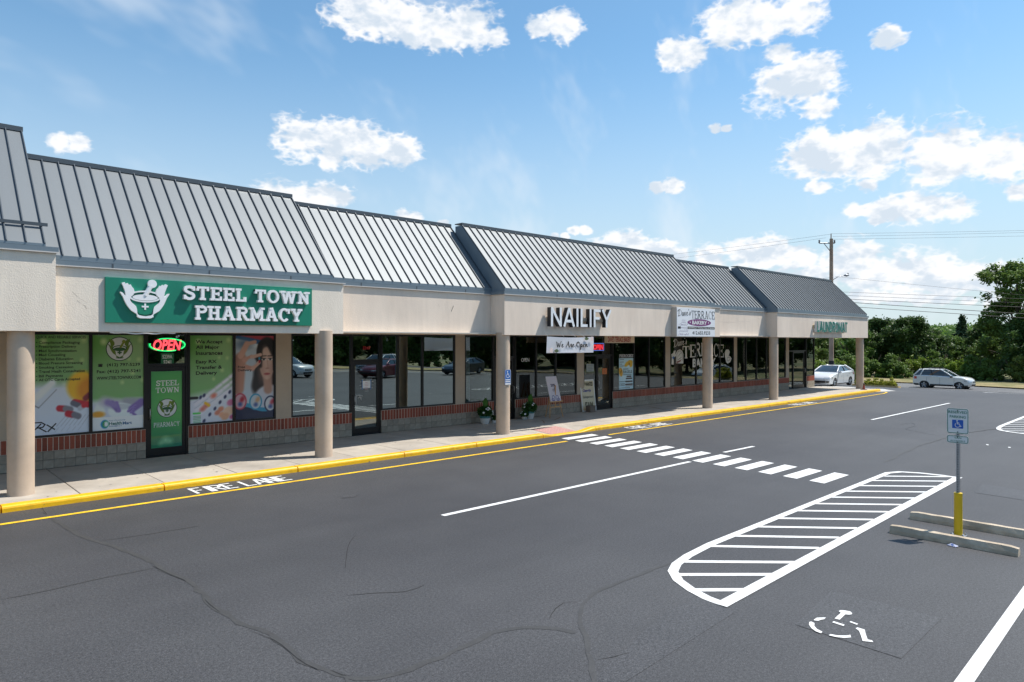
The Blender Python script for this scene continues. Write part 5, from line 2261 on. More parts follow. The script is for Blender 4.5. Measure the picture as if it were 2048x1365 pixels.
# door print, on the pane of the pharmacy door
yd = YW + .03 + .043
X0, Z1 = wall_pt(302, 744, yd)
X1, Z0 = x_at(366, yd), wall_pt(302, 908, yd)[1]
PE = thing('door_poster', 'green STEEL TOWN PHARMACY print with round mortar badge on the shop door', 'poster', (X0, yd, Z0))
print_sheet('sheet', PE, X0, X1, Z0, Z1, yd, paint_doorgreen, M_PRINT)
m_ = MB()
fit(m_, 'STEEL', Z4, 1200, 492, 1400, 540, yd - .002, 'serif', t=.18, sf=.1)
fit(m_, 'TOWN', Z4, 1196, 555, 1402, 602, yd - .002, 'serif', t=.18, sf=.1)
fit(m_, 'PHARMACY', Z4, 1178, 865, 1406, 905, yd - .002, 'serif', t=.16, sf=.1)
m_.build('lettering', M_WHITEP, PE)
c_ = wall_pt(*Z4(1296, 733), yd - .002)
mortar_badge(PE, c_[0], c_[1], .235, yd - .002)
# neon OPEN in the transom
yo = YW + .05
M_RED = mat('red_neon', (.9, .05, .06), .4, emit=(1.0, .07, .09), estr=1.6)
M_GRN = mat('green_neon', (.05, .8, .2), .4, emit=(.03, .85, .22), estr=1.1)
NE = thing('neon_sign', 'lit red OPEN letters in a green oval swoosh above the pharmacy door', 'sign', (x_at(303, yo), yo, 2.6))
m_ = MB()
a_, b_ = wall_pt(*Z4(1170, 130), yo), wall_pt(*Z4(1170, 222), yo)
put_text(m_, 'OPEN', a_[0], x_at(Z4(1420, 0)[0], yo), b_[1], a_[1], yo - .03, bold=.03, shear=.22)
m_.build('letter_tube', M_RED, NE)
ocx, ocz = wall_pt(*Z4(1298, 176), yo)
orx = x_at(Z4(1450, 0)[0], yo) - ocx
m_ = MB()
m_.path([(ocx + orx * math.cos(a), yo - .03, ocz + .155 * math.sin(a)) for a in [R(118 - 158 * i / 22) for i in range(23)]], .016, 6)
m_.path([(ocx + orx * math.cos(a), yo - .03, ocz + .155 * math.sin(a)) for a in [R(168 + 130 * i / 20) for i in range(21)]], .016, 6)
m_.build('oval_tube', M_GRN, NE)
m_ = MB()
m_.box(ocx - orx * .8, ocx + orx * .8, yo - .012, yo - .004, ocz - .10, ocz + .10)
m_.build('backing', M_BLACKP, NE)
a_, b_ = wall_pt(*Z4(1242, 250), yo - .01), wall_pt(*Z4(1242, 360), yo - .01)
x1_ = x_at(Z4(1356, 0)[0], yo - .01)
AP = thing('address_plaque', 'small green plaque with 5239A and 5241 under the neon OPEN sign', 'plaque', (a_[0], yo, b_[1]))
MB().box(a_[0], x1_, yo - .014, yo - .006, b_[1], a_[1]).build('plate', mat('plaque_green', (.01, .13, .05), .5), AP)
m_ = MB()
fit(m_, '5239A', Z4, 1255, 265, 1342, 297, yo - .016, bold=.02)
fit(m_, '5241', Z4, 1265, 312, 1332, 347, yo - .016, bold=.02)
m_.build('lettering', M_WHITEP, AP)

# ---- empty shop door: red number, notice taped to the glass
Z6 = zz(560, 650, .1832)
yv = YW + .03 + .042
DN = thing('door_number', 'red 5247 on the glass above the empty shop door', 'lettering', (x_at(725, yv), yv, 2.7))
m_ = MB()
fit(m_, '5247', Z6, 905, 238, 988, 268, yv + .004, bold=.03)
m_.build('numerals', mat('red_print', (.45, .02, .025), .5), DN)
X0, Z1 = wall_pt(*Z6(898, 612), yv)
X1, Z0 = x_at(Z6(990, 0)[0], yv), wall_pt(*Z6(898, 695), yv)[1]
NT = thing('paper_notice', 'white paper notice with blue tape on the empty shop door', 'notice', (X0, yv, Z0))
MB().box(X0, X1, yv - .003, yv - .001, Z0, Z1).build('paper', M_WHITEP, NT)
m_ = MB()
for xx in (X0 - .012, X1 - .012):
    m_.box(xx, xx + .024, yv - .005, yv - .0032, Z0 - .04, Z1 + .03)
m_.build('tape', mat('blue_tape', (.03, .16, .42), .6), NT)
m_ = MB()
for k, ww in enumerate((.5, .8, .7, .75, .6)):
    zt0 = Z1 - .05 - k * .05
    m_.box((X0 + X1) / 2 - ww * .09, (X0 + X1) / 2 + ww * .09, yv - .0044, yv - .0032, zt0 - .012, zt0)
m_.build('print', mat('pink_print', (.5, .25, .28), .6), NT)
DL = thing('door_lettering', 'white family dentistry style lettering left on the dark empty shop door', 'lettering', (X0, yv, Z0))
DL['label'] = 'worn white lettering and figure drawing on the dark empty shop door'
m_ = MB()
for (x0_, x1_, yy) in ((893, 925, 593), (932, 1002, 593), (875, 893, 622), (1000, 1018, 617), (868, 890, 660), (1002, 1020, 653), (878, 895, 690), (998, 1010, 686), (930, 965, 722)):
    a_ = wall_pt(*Z6(x0_, yy), yv)
    m_.box(a_[0], x_at(Z6(x1_, 0)[0], yv), yv - .002, yv - .0005, a_[1] - .012, a_[1])
q = lambda pts: [wall_pt(*Z6(*p), yv) for p in pts]
for i, pl in enumerate(([(832, 870), (832, 775), (870, 768), (905, 778)], [(850, 800), (885, 790), (890, 825)], [(870, 770), (880, 815)])):
    vs, fs = stroke2(q(pl), .02)
    m_.add([(p[0], yv - .0005 * i, p[1]) for p in vs], fs)
m_.build('figure_drawing', mat('faded_print', (.42, .42, .40), .6), DL)

# ---- NAILIFY window OPEN
yn = YW + .044
Z8 = zz(980, 650, .16854)
NO = thing('window_lettering', 'thin white OPEN letters on the salon window beside the column', 'lettering', (x_at(1042, yn), yn, 2.2))
m_ = MB()
fit(m_, 'OPEN', Z8, 370, 396, 466, 440, yn, bold=.0, space=.8)
m_.build('letters', M_WHITEP, NO)
NC = thing('string_garland', 'thin white cord garland swagged across the salon windows', 'garland', (x_at(1033, YW + .2), YW + .2, 2.8))
m_ = MB()
for (p, q_) in ((310, 550), (570, 690)):
    A_, B_ = wall_pt(*Z8(p, 255), YW + .2), wall_pt(*Z8(q_, 252), YW + .2)
    m_.path([(A_[0] + (B_[0] - A_[0]) * t, YW + .2, A_[1] - .09 * math.sin(math.pi * t)) for t in [i / 10 for i in range(11)]], .012, 5)
    m_.path([(A_[0] + (B_[0] - A_[0]) * t, YW + .2, A_[1] + .03 * math.sin(math.pi * t)) for t in [i / 10 for i in range(11)]], .008, 5)
m_.build('cord', M_WHITEP, NC)
M_CURT = mat('pale_curtain', (.55, .60, .62), .8)
for k, (a, b, lab) in enumerate(((933, 941, 'pale curtain strip behind the salon window next to the empty shop'), (1058, 1066, 'pale curtain strip behind the salon window with the OPEN letters'), (1141, 1148, 'pale curtain strip behind the salon window beside the bakery pier'))):
    m_ = MB()
    X0, X1 = x_at(a, YW + .3), x_at(b, YW + .3)
    n = 6
    for i in range(n):
        xa = X0 + (X1 - X0) * i / n
        m_.tube((xa + .02, YW + .34 + .02 * (i % 2), ZS + .02), (xa + .02, YW + .34 + .02 * (i % 2), 3.1), .025, .025, 8)
    tag(m_.build('curtain', M_CURT, smooth=True), lab, 'curtain')

# ---- bakery prints
Z3 = zz(1160, 660, .12453)


def paint_bakery(U, V):
    h = 2.35
    P = Paint(U, V, h)
    P.fill((176, 200, 210))
    P.mix((P.y > 2.07) * 1.0, (34, 38, 42))
    for (x, y, rx_, ry_, r_) in ((.6, 1.72, .2, .13, 30), (.78, 1.82, .16, .12, -20), (.5, 1.62, .14, .1, 40), (.82, 1.62, .1, .16, -10)):
        P.ell(x, y, rx_, ry_, (206, 160, 34), rot=r_, soft=.02)
    P.ell(.7, 1.68, .05, .09, (150, 104, 20), rot=20, soft=.03)
    P.ell(.12, 1.16, .13, .30, (196, 140, 30), rot=8, soft=.015)
    P.ell(.13, 1.18, .03, .1, (110, 72, 20), rot=-20, soft=.02)
    for k, (w, y) in enumerate(((.12, .84), (.17, .70), (.2, .5), (.22, .3))):
        P.cap(.68 - w, y, .68 + w, y, .05, (38, 30, 30), soft=.012)
        P.cap(.68 - w * .8, y - .055, .68 + w * .8, y - .055, .008, (196, 186, 182), soft=.01)
    P.cap(.45, .19, .92, .19, .01, (40, 34, 34), soft=.01)
    return P.c


PK, *rk = poster('window_poster', 'pale blue window print advertising PIEROGIES, BAGELS and CAKES on the bakery glass', 1238, 1267, 779.5, 709, paint_bakery)
m_ = MB()
fit(m_, 'PIEROGIES', Z3, 634, 398, 855, 443, yt, 'serif', t=.16, sf=.1)
m_.build('lettering', M_WHITEP, PK)
m_ = MB()
fit(m_, 'BAGELS', Z3, 692, 655, 835, 700, yt, 'serif', t=.2, sf=.1)
fit(m_, 'CAKES', Z3, 632, 862, 716, 905, yt, 'serif', t=.18, sf=.1)
m_.build('lettering', mat('slate_print', (.03, .04, .05), .5), PK)
m_ = MB()                                   # small print, too fine to read
for a, b, y0_, y1_ in ((640, 712, 474, 486), (640, 706, 514, 526), (640, 686, 547, 560), (640, 718, 577, 590), (694, 780, 625, 640), (694, 830, 716, 730), (634, 735, 828, 842), (634, 805, 932, 944)):
    A_, B_ = wall_pt(*Z3(a, y0_), yt), wall_pt(*Z3(a, y1_), yt)
    X1 = x_at(Z3(b, 0)[0], yt)
    n_ = max(2, int((X1 - A_[0]) / .07))
    for k in range(n_):
        xa_ = A_[0] + (X1 - A_[0]) * k / n_
        put_poly(m_, [(xa_, B_[1]), (xa_ + .048, B_[1]), (xa_ + .048, A_[1]), (xa_, A_[1])], yt)
tag(m_.build('small_print', mat('slate_print', (.03, .04, .05), .5), PK), kind='stuff')
# red OPEN sign in the bakery transom
yo2 = YW + .02
X0, Z1 = wall_pt(*Z3(226, 212), yo2)
X1, Z0 = x_at(Z3(372, 0)[0], yo2), wall_pt(*Z3(226, 340), yo2)[1]
X0 -= .18
OS = thing('lit_open_sign', 'red lit OPEN box with blue rim above the bakery door', 'sign', (X0, yo2, Z0))
MB().bbox(X0, X1, yo2 - .05, yo2 - .005, Z0, Z1, .02).build('box', M_BLACKP, OS)
m_ = MB()
vs, fs = stroke2([(X0 + .02, Z0 + .02), (X1 - .02, Z0 + .02), (X1 - .02, Z1 - .02), (X0 + .02, Z1 - .02), (X0 + .02, Z0 + .02)], .018)
m_.add([(p[0], yo2 - .053, p[1]) for p in vs], fs)
m_.build('rim', mat('blue_neon', (.1, .2, .7), .4, emit=(.12, .25, .85), estr=.7), OS)
m_ = MB()
put_text(m_, 'OPEN', X0 + .07, X1 - .06, Z0 + .06, Z1 - .06, yo2 - .053, bold=.05)
m_.build('letters', mat('red_led', (.8, .05, .05), .4, emit=(.9, .03, .05), estr=.8), OS)
# window lettering of the bakery
Z2 = zz(1220, 590, .14652)
BL = thing('window_lettering', 'large cream Dave\'s TERRACE BAKERY lettering arched across the bakery window', 'lettering', (x_at(1345, yn), yn, 1.6))
M_CREAM = mat('cream_vinyl', (.62, .60, .54), .5)
for ch, x0_, x1_, y0_, y1_ in (('T', 990, 1085, 700, 870), ('E', 1090, 1165, 680, 855), ('R', 1168, 1240, 662, 842), ('R', 1244, 1315, 655, 835), ('A', 1320, 1410, 655, 835), ('C', 1415, 1480, 668, 845), ('E', 1485, 1550, 680, 855)):
    m_ = MB()
    fit(m_, ch, Z2, x0_, y0_, x1_, y1_, yn, 'serif', t=.2, sf=.08, ser=.06)
    m_.build('letter', M_CREAM, BL)
m_ = MB()
fit(m_, 'BAKERY', Z2, 1128, 872, 1440, 985, yn, bold=.04)
a_ = wall_pt(*Z2(868, 715), yn)
put_script(m_, "Dave's", a_[0], x_at(Z2(1050, 0)[0], yn), a_[1], .19, yn, t=.2, slope=.12)
m_.build('lettering', M_CREAM, BL)
q = lambda pts: [wall_pt(*Z2(*p), yn) for p in pts]
m_ = MB()
m_.mark()
put_poly(m_, q([(905, 935), (900, 800), (920, 760), (955, 745), (985, 765), (1000, 810), (1000, 938)]), yn)
m_.mark()
put_poly(m_, q([(838, 950), (842, 860), (835, 815), (862, 795), (870, 765), (895, 760), (890, 800), (905, 830), (870, 860), (868, 955)]), yn - .001)
m_.mark()
put_poly(m_, q([(1565, 790), (1580, 750), (1615, 745), (1635, 780), (1620, 830), (1640, 840), (1658, 870), (1640, 920), (1605, 938), (1585, 920), (1570, 850)]), yn)
m_.build('baker_drawing', M_CREAM, BL)
m_ = MB()
for i, pl in enumerate(([(915, 930), (912, 810), (935, 768), (965, 768), (988, 815), (988, 900)], [(925, 890), (975, 850)], [(930, 840), (970, 790)], [(880, 930), (975, 885)], [(1600, 860), (1625, 850), (1640, 875), (1620, 905), (1598, 890), (1600, 860)], [(1580, 740), (1576, 700)], [(1605, 735), (1608, 690)], [(1622, 738), (1635, 700)])):
    vs, fs = stroke2(q(pl), .022)
    m_.add([(p[0], yn - .002 - .0005 * i, p[1]) for p in vs], fs)
m_.build('baker_lines', mat('brown_print', (.08, .05, .04), .5), BL)
m_ = MB()
put_poly(m_, q([(905, 915), (960, 890), (970, 905), (915, 935)]), yn - .003)
m_.build('oven_glow', mat('red_brown_print', (.26, .05, .03), .5), BL)
m_ = MB()
put_poly(m_, q([(845, 860), (862, 838), (880, 850), (866, 885)]), yn - .003)
m_.build('apron', mat('apron_blue', (.05, .14, .36), .5), BL)
GN = thing('neon_sign', 'small neon cake with green lettering low in the bakery window', 'sign', (x_at(1377, YW + .1), YW + .1, 1.0))
m_ = MB()
fit(m_, 'OPEN', Z2, 1045, 1070, 1150, 1110, YW + .1, bold=.0, shear=.2)
m_.build('tube', mat('green_neon_dim', (.2, .6, .15), .5, emit=(.3, .9, .2), estr=.5), GN)
m_ = MB()
for i in range(4):
    c_ = wall_pt(*Z2(1093, 1195 - 25 * i), YW + .1)
    m_.path([(c_[0] + (.2 - .03 * i) * math.cos(a), YW + .1, c_[1] + .05 * math.sin(a)) for a in [2 * math.pi * k / 16 for k in range(17)]], .011, 5)
m_.build('tube', mat('violet_neon', (.2, .2, .6), .5, emit=(.25, .3, .9), estr=.5), GN)

# ---- accessible parking sign on the column
ysg = 15.27
X0, Z1 = wall_pt(1009.5, 740, ysg)
X1, Z0 = x_at(1021.5, ysg), wall_pt(1009.5, 771, ysg)[1]
CS = thing('accessible_parking_sign', 'blue and white wheelchair parking plate fixed to a round column', 'sign', (X0, ysg, Z0))


def rrect(x0, x1, z0, z1, r, n=5):
    pts = []
    for cx_, cz_, a0 in ((x1 - r, z1 - r, 0), (x0 + r, z1 - r, 90), (x0 + r, z0 + r, 180), (x1 - r, z0 + r, 270)):
        pts += [(cx_ + r * math.cos(R(a0 + 90 * i / n)), cz_ + r * math.sin(R(a0 + 90 * i / n))) for i in range(n + 1)]
    return pts


def wheelchair(put, cx_, cz_, s):
    """access symbol strokes: put(polyline, width)"""
    put([(cx_ - .08 * s, cz_ + .38 * s), (cx_ - .04 * s, cz_ + .02 * s), (cx_ + .22 * s, cz_ + .02 * s), (cx_ + .34 * s, cz_ - .32 * s), (cx_ + .46 * s, cz_ - .28 * s)], .085 * s)
    put([(cx_ - .06 * s, cz_ + .2 * s), (cx_ + .2 * s, cz_ + .2 * s)], .07 * s)
    put(arc(cx_ - .02 * s, cz_ - .16 * s, .3 * s, .3 * s, 125, 345, 16), .075 * s)


MB().prism(rrect(X0, X1, Z0, Z1, .03), 'y', ysg - .003, ysg).build('plate', mat('sign_blue', (.02, .12, .40), .4), CS)
m_ = MB()
cc_ = ((X0 + X1) / 2, Z0 + (Z1 - Z0) * .66)
cnt = [0]


def putw(pl, w):
    vs, fs = stroke2(pl, w)
    m_.add([(p[0], ysg - .005 - .0005 * cnt[0], p[1]) for p in vs], fs)
    cnt[0] += 1


wheelchair(putw, cc_[0], cc_[1], .19)
put_disc(m_, cc_[0] - .015, cc_[1] + .095, .02, .02, ysg - .005, 12)
pts = rrect(X0 + .008, X1 - .008, Z0 + .008, Z1 - .008, .025)
vs, fs = stroke2(pts + [pts[0]], .008)
m_.add([(p[0], ysg - .0045, p[1]) for p in vs], fs)
hh = Z1 - Z0
for s_, t0 in (('PERMIT', .31), ('PARKING', .19)):
    m_.box(X0 + .03, X1 - .03, ysg - .005, ysg - .0035, Z0 + hh * t0, Z0 + hh * (t0 + .065))
m_.box(X0 + .02, X1 - .02, ysg - .005, ysg - .0035, Z0 + hh * .04, Z0 + hh * .13)
m_.build('symbol', M_WHITEP, CS)

# ---- reserved parking sign in its bollard
bx_, by_ = 12.04, 2.93
RS = thing('reserved_parking_sign', 'reserved parking sign on perforated post in a yellow bollard between wheel stops', 'sign', (bx_, by_, 0))
M_YB = mat('yellow_bollard', (.74, .50, .012), .45, noise=.1, nscale=4, second=(.64, .42, .01), sscale=2)
m_ = MB()
m_.lathe((bx_, by_, .0), [(.056, 0), (.056, .64), (.058, .645), (.056, .655), (.02, .66)], 24)
m_.build('bollard', M_YB, RS, smooth=True, auto=40)
m_ = MB()
m_.bbox(bx_ - .10, bx_ + .10, by_ - .10, by_ + .10, 0, .016, .004)
m_.build('base_plate', M_STEEL, RS)
m_ = MB()
for sx, sy in ((-.075, -.075), (.075, -.075), (.075, .075), (-.075, .075)):
    m_.lathe((bx_ + sx, by_ + sy, .016), [(.014, 0), (.014, .018), (.006, .03)], 8)
m_.build('anchor_bolt', M_STEEL, RS)
m_ = MB()
w = .023
m_.box(bx_ - w, bx_ + w, by_ - w, by_ + w, .6, 1.93)
post = m_.build('post', M_STEEL, RS)
m_ = MB()
for k in range(50):
    z = .68 + k * .0254
    m_.lathe((0, 0, 0), [(.0, 0)], 3) if False else None
    for ax_ in (0, 1):
        pts = [(.0075 * math.cos(2 * math.pi * i / 8), .0075 * math.sin(2 * math.pi * i / 8)) for i in range(8)]
        if ax_ == 0:
            m_.add([(bx_ - w - .0008, by_ + p[0], z + p[1]) for p in pts], [tuple(range(8))])
        else:
            m_.add([(bx_ + p[0], by_ - w - .0008, z + p[1]) for p in pts], [tuple(range(8))])
m_.build('post_hole', mat('hole_dark', (.01, .01, .01), .9), post)
xs_ = bx_ - w - .006
SY0, SY1 = by_ - .142, by_ + .142
M_SIGNW = mat('sign_white', (.70, .72, .72), .4)
M_SIGNG = mat('sign_green', (.01, .16, .10), .45)


def sidetext(m__, s_, y0, y1, z0, z1, x, bold=.02):
    """lettering on a plate facing -X: it reads from +Y to -Y"""
    m__.mark()
    vs, fs = text_flat(s_, bold)
    a = np.array(vs)
    lo, hi = a.min(0), a.max(0)
    m__.add([(x, y1 - (p[0] - lo[0]) / (hi[0] - lo[0]) * (y1 - y0), z0 + (p[1] - lo[1]) / (hi[1] - lo[1]) * (z1 - z0)) for p in vs], fs)


def plate_x(parent, z0, z1):
    m__ = MB()
    m__.prism(rrect(SY0, SY1, z0, z1, .028), 'x', xs_, xs_ + .003)
    p = m__.build('plate', M_SIGNW, parent)
    m__ = MB()
    pts = rrect(SY0 + .009, SY1 - .009, z0 + .009, z1 - .009, .022)
    vs, fs = stroke2(pts + [pts[0]], .009)
    m__.add([(xs_ - .001, q_[0], q_[1]) for q_ in vs], fs)
    m__.build('border', M_SIGNG, p)
    return p


p1 = plate_x(RS, 1.555, 1.935)
p2 = plate_x(RS, 1.41, 1.525)
m_ = MB()
sidetext(m_, 'RESERVED', SY0 + .02, SY1 - .02, 1.86, 1.90, xs_ - .0015)
sidetext(m_, 'PARKING', SY0 + .037, SY1 - .037, 1.79, 1.83, xs_ - .0015)
m_.build('lettering', M_SIGNG, p1)
m_ = MB()
sidetext(m_, 'VAN', SY0 + .095, SY1 - .095, 1.478, 1.503, xs_ - .0015)
sidetext(m_, 'ACCESSIBLE', SY0 + .045, SY1 - .045, 1.434, 1.456, xs_ - .0015, bold=.01)
m_.build('lettering', M_SIGNG, p2)
m_ = MB()
m_.prism(rrect(by_ - .073, by_ + .073, 1.635, 1.765, .01), 'x', xs_ - .0016, xs_ - .0008)
pn = m_.build('blue_panel', mat('panel_blue', (.01, .10, .46), .45), p1)
m_ = MB()
cnt = [0]


def putx(pl, w_):
    vs, fs = stroke2(pl, w_)
    m_.add([(xs_ - .0022 - .0003 * cnt[0], by_ - p[0], p[1]) for p in vs], fs)
    cnt[0] += 1


wheelchair(putx, 0, 1.70, .105)
m_.add([(xs_ - .0022, by_ + .008 + .011 * math.cos(2 * math.pi * i / 10), 1.752 + .011 * math.sin(2 * math.pi * i / 10)) for i in range(10)], [tuple(range(10))])
m_.build('wheelchair_symbol', M_WHITEP, p1)
m_ = MB()
for z in (1.905, 1.58, 1.51, 1.425):
    m_.tube((xs_ - .008, by_, z), (xs_, by_, z), .008, .008, 8)
m_.build('bolt', mat('bolt_dark', (.05, .05, .05), .5, metal=.6), RS)

# ---- wheel stops
M_STOP = mat('wheel_stop_concrete', (.54, .45, .34), .9, noise=.2, nscale=7, detail=8, bump=.7, bscale=45, second=(.42, .34, .25), sscale=2.5)
for (xc, ya, yb_, lab) in ((11.52, 2.08, 3.70, 'chipped concrete wheel stop crossed by the shadow of the parking sign'), (12.66, 2.0, 3.76, 'concrete wheel stop behind the yellow bollard on the far bay')):
    m_ = MB()
    prof = [(-.085, 0), (-.08, .055), (-.048, .118), (.048, .118), (.08, .055), (.085, 0)]
    n = 16
    rr = random.Random(int(xc * 10))
    vs, fs = [], []
    for i in range(n + 1):
        t = i / n
        e = .012 if i in (0, n) else 0
        for k, (x, z) in enumerate(prof):
            j = rr.uniform(-.004, .004)
            vs.append((xc + x * (1 - e * 8) + j, ya + (yb_ - ya) * t, max(0, z - e + j * .8)))
    for i in range(n):
        for k in range(5):
            fs.append((i * 6 + k, i * 6 + k + 1, (i + 1) * 6 + k + 1, (i + 1) * 6 + k))
    fs += [tuple(range(5, -1, -1)), tuple(range(n * 6, n * 6 + 6))]
    m_.add(vs, fs)
    tag(m_.build('wheel_stop', M_STOP), lab, 'wheel stop')
m_ = MB()
g0 = ground_pt(1905, 1093)
m_.add([(g0[0] - .02, g0[1] + .07, .01), (g0[0] + .05, g0[1] + .03, .03), (g0[0] + .03, g0[1] - .07, .012), (g0[0] - .05, g0[1] - .05, .008), (g0[0] - .005, g0[1] - .01, .04)], [(0, 1, 4), (1, 2, 4), (2, 3, 4), (3, 0, 4)])
tag(m_.build('snack_wrapper', mat('blue_wrapper', (.10, .16, .42), .35, second=(.6, .6, .65), sscale=30)), 'crumpled blue wrapper lying against the wheel stop', 'litter')

# ---- easel with 20% off board
M_WOOD = mat('pine_wood', (.50, .27, .11), .55, noise=.15, nscale=3, nscale3=(20, 20, 2))
ex, ey = ground_pt(1111, 836, ZS)
EA = thing('easel', 'pine tripod easel standing outside the salon windows', 'easel', (ex, ey, ZS))
up = ZS
kx = 1.0
legs = [((ex - .30, ey, up), (ex - .10, ey + .18, up + 1.25)), ((ex + .42, ey, up), (ex + .14, ey + .18, up + 1.25)), ((ex - .02, ey + .5, up), (ex + .02, ey + .2, up + 1.2)), ((ex - .22 + .12, ey - .02, up), (ex + .0, ey + .17, up + 1.0))]
for a, b in legs[:3]:
    MB().tube(a, b, .019, .016, 6).build('leg', M_WOOD, EA)
MB().box(ex - .24, ex + .36, ey + .02, ey + .05, up + .38, up + .42).build('crossbar', M_WOOD, EA)
MB().box(ex - .30, ex + .42, ey + .0, ey + .09, up + .58, up + .615).build('ledge', M_WOOD, EA)
MB().box(ex + .05, ex + .085, ey + .06, ey + .085, up + .4, up + 1.2).build('mast', M_WOOD, EA)
EB = thing('price_board', 'white 20% off board with butterfly wings resting on the easel', 'board', (ex, ey + .05, up + .62))
tl = .14


def tilt(x, z):       # board leans back on the easel and leans a little to the side
    return (ex + x - (z) * .16 + .04, ey + .03 + z * tl, up + .617 + z)


m_ = MB()
c4 = [(-.27, 0), (.31, .0), (.31, .92), (-.27, .92)]
f4 = [tilt(*p) for p in c4]
m_.add(f4 + [(p[0], p[1] + .012, p[2]) for p in f4], [(0, 1, 2, 3), (7, 6, 5, 4), (0, 4, 5, 1), (1, 5, 6, 2), (2, 6, 7, 3), (3, 7, 4, 0)])
m_.build('panel', thin_sheet(mat('board_lilac_white', (.74, .70, .75), .6), (.6, .58, .62)), EB)


def on_board(m__, s_, x0, x1, z0, z1, bold=.01, shear=0):
    m__.mark()
    vs, fs = text_flat(s_, bold, shear)
    a = np.array(vs)
    lo, hi = a.min(0), a.max(0)
    pts = [tilt(x0 + (p[0] - lo[0]) / (hi[0] - lo[0]) * (x1 - x0), z0 + (p[1] - lo[1]) / (hi[1] - lo[1]) * (z1 - z0)) for p in vs]
    m__.add([(p[0], p[1] - .004, p[2]) for p in pts], fs)


m_ = MB()
on_board(m_, '20%', -.10, .15, .54, .64, .03)
on_board(m_, 'off', -.05, .12, .36, .50, .0, .2)
m_.build('lettering', mat('plum_print', (.06, .03, .06), .5), EB)
m_ = MB()
for sg in (-1, 1):
    for (dx2, dz2, rx_, rz_) in ((.10, .09, .07, .10), (.15, .04, .06, .04)):
        pl = [tilt(.02 + sg * dx2 + rx_ * math.cos(2 * math.pi * i / 18), dz2 + .02 + rz_ * math.sin(2 * math.pi * i / 18)) for i in range(19)]
        vs, fs = stroke2([(p[0], p[2]) for p in pl], .022)
        m_.add([(v[0], ey + .03 + (v[1] - up - .617) * tl - .004 - .001 * (dx2 > .12), v[1]) for v in vs], fs)
m_.build('wing_drawing', mat('violet_blue_print', (.10, .10, .26), .5), EB)

# ---- help wanted board and its little crate planter
hx, hy = ground_pt(1183, 823, ZS)
hx0, hx1 = x_at(1168.5, hy), x_at(1196.5, hy)
HW = thing('help_wanted_board', 'hand lettered cream HELP WANTED board leaning at the bakery door', 'board', (hx0, hy, ZS))
Hh = wall_pt(1168.5, 761, hy)[1] - ZS


def lean(x, z):
    return (x, hy + .10 + z * .12, ZS + z)


m_ = MB()
f4 = [lean(hx0, .0), lean(hx1, .0), lean(hx1, Hh), lean(hx0, Hh)]
m_.add(f4 + [(p[0], p[1] + .02, p[2]) for p in f4], [(0, 1, 2, 3), (7, 6, 5, 4), (0, 4, 5, 1), (1, 5, 6, 2), (2, 6, 7, 3), (3, 7, 4, 0)])
m_.build('panel', mat('cream_panel', (.66, .58, .40), .6), HW)
m_ = MB()
t_ = .05
for a, b in (((hx0, .0), (hx0 + t_, Hh)), ((hx1 - t_, 0), (hx1, Hh)), ((hx0 + t_, Hh - t_), (hx1 - t_, Hh)), ((hx0 + t_, 0), (hx1 - t_, t_))):
    pts = [lean(a[0], a[1]), lean(b[0], a[1]), lean(b[0], b[1]), lean(a[0], b[1])]
    m_.add([(p[0], p[1] - .006, p[2]) for p in pts], [(0, 1, 2, 3)])
m_.build('white_edge', M_WHITEP, HW)


def on_lean(m__, s_, x0, x1, z0, z1, bold=.03, shear=.15):
    m__.mark()
    vs, fs = text_flat(s_, bold, shear)
    a = np.array(vs)
    lo, hi = a.min(0), a.max(0)
    pts = [lean(x0 + (p[0] - lo[0]) / (hi[0] - lo[0]) * (x1 - x0), z0 + (p[1] - lo[1]) / (hi[1] - lo[1]) * (z1 - z0)) for p in vs]
    m__.add([(p[0], p[1] - .009, p[2]) for p in pts], fs)


wb = hx1 - hx0
m_ = MB()
on_lean(m_, 'HELP WANTED', hx0 + .06, hx1 - .10, Hh * .79, Hh * .92, .03, 0)
on_lean(m_, 'PT & Full', hx0 + .24 * wb, hx0 + .78 * wb, Hh * .15, Hh * .29, .03, 0)
m_.build('lettering', mat('olive_ink', (.07, .055, .015), .6), HW)
m_ = MB()
on_lean(m_, 'Clean-Up', hx0 + .15 * wb, hx0 + .72 * wb, Hh * .59, Hh * .70)
m_.build('lettering', mat('blue_ink', (.02, .03, .28), .6), HW)
m_ = MB()
on_lean(m_, 'Salesperson', hx0 + .12 * wb, hx0 + .84 * wb, Hh * .39, Hh * .50, .005, .2)
m_.build('lettering', mat('grey_ink', (.10, .10, .10), .6), HW)
CRX, CRY = x_at(1181.5, hy - .15), hy - .15
CR = thing('planter_crate', 'small weathered wooden crate planter in front of the help wanted board', 'planter', (CRX, CRY, ZS))
M_CRATE = mat('weathered_wood', (.17, .13, .10), .85, noise=.2, nscale=6)
for (a, b, c_, d_) in ((-.16, .16, -.12, -.10), (-.16, .16, .10, .12), (-.16, -.14, -.099, .099), (.14, .16, -.099, .099)):
    MB().box(CRX + a, CRX + b, CRY + c_, CRY + d_, ZS, ZS + .26).build('board', M_CRATE, CR)
MB().box(CRX - .139, CRX + .139, CRY - .099, CRY + .099, ZS + .01, ZS + .22).build('soil', mat('potting_soil', (.03, .02, .015), .95), CR)

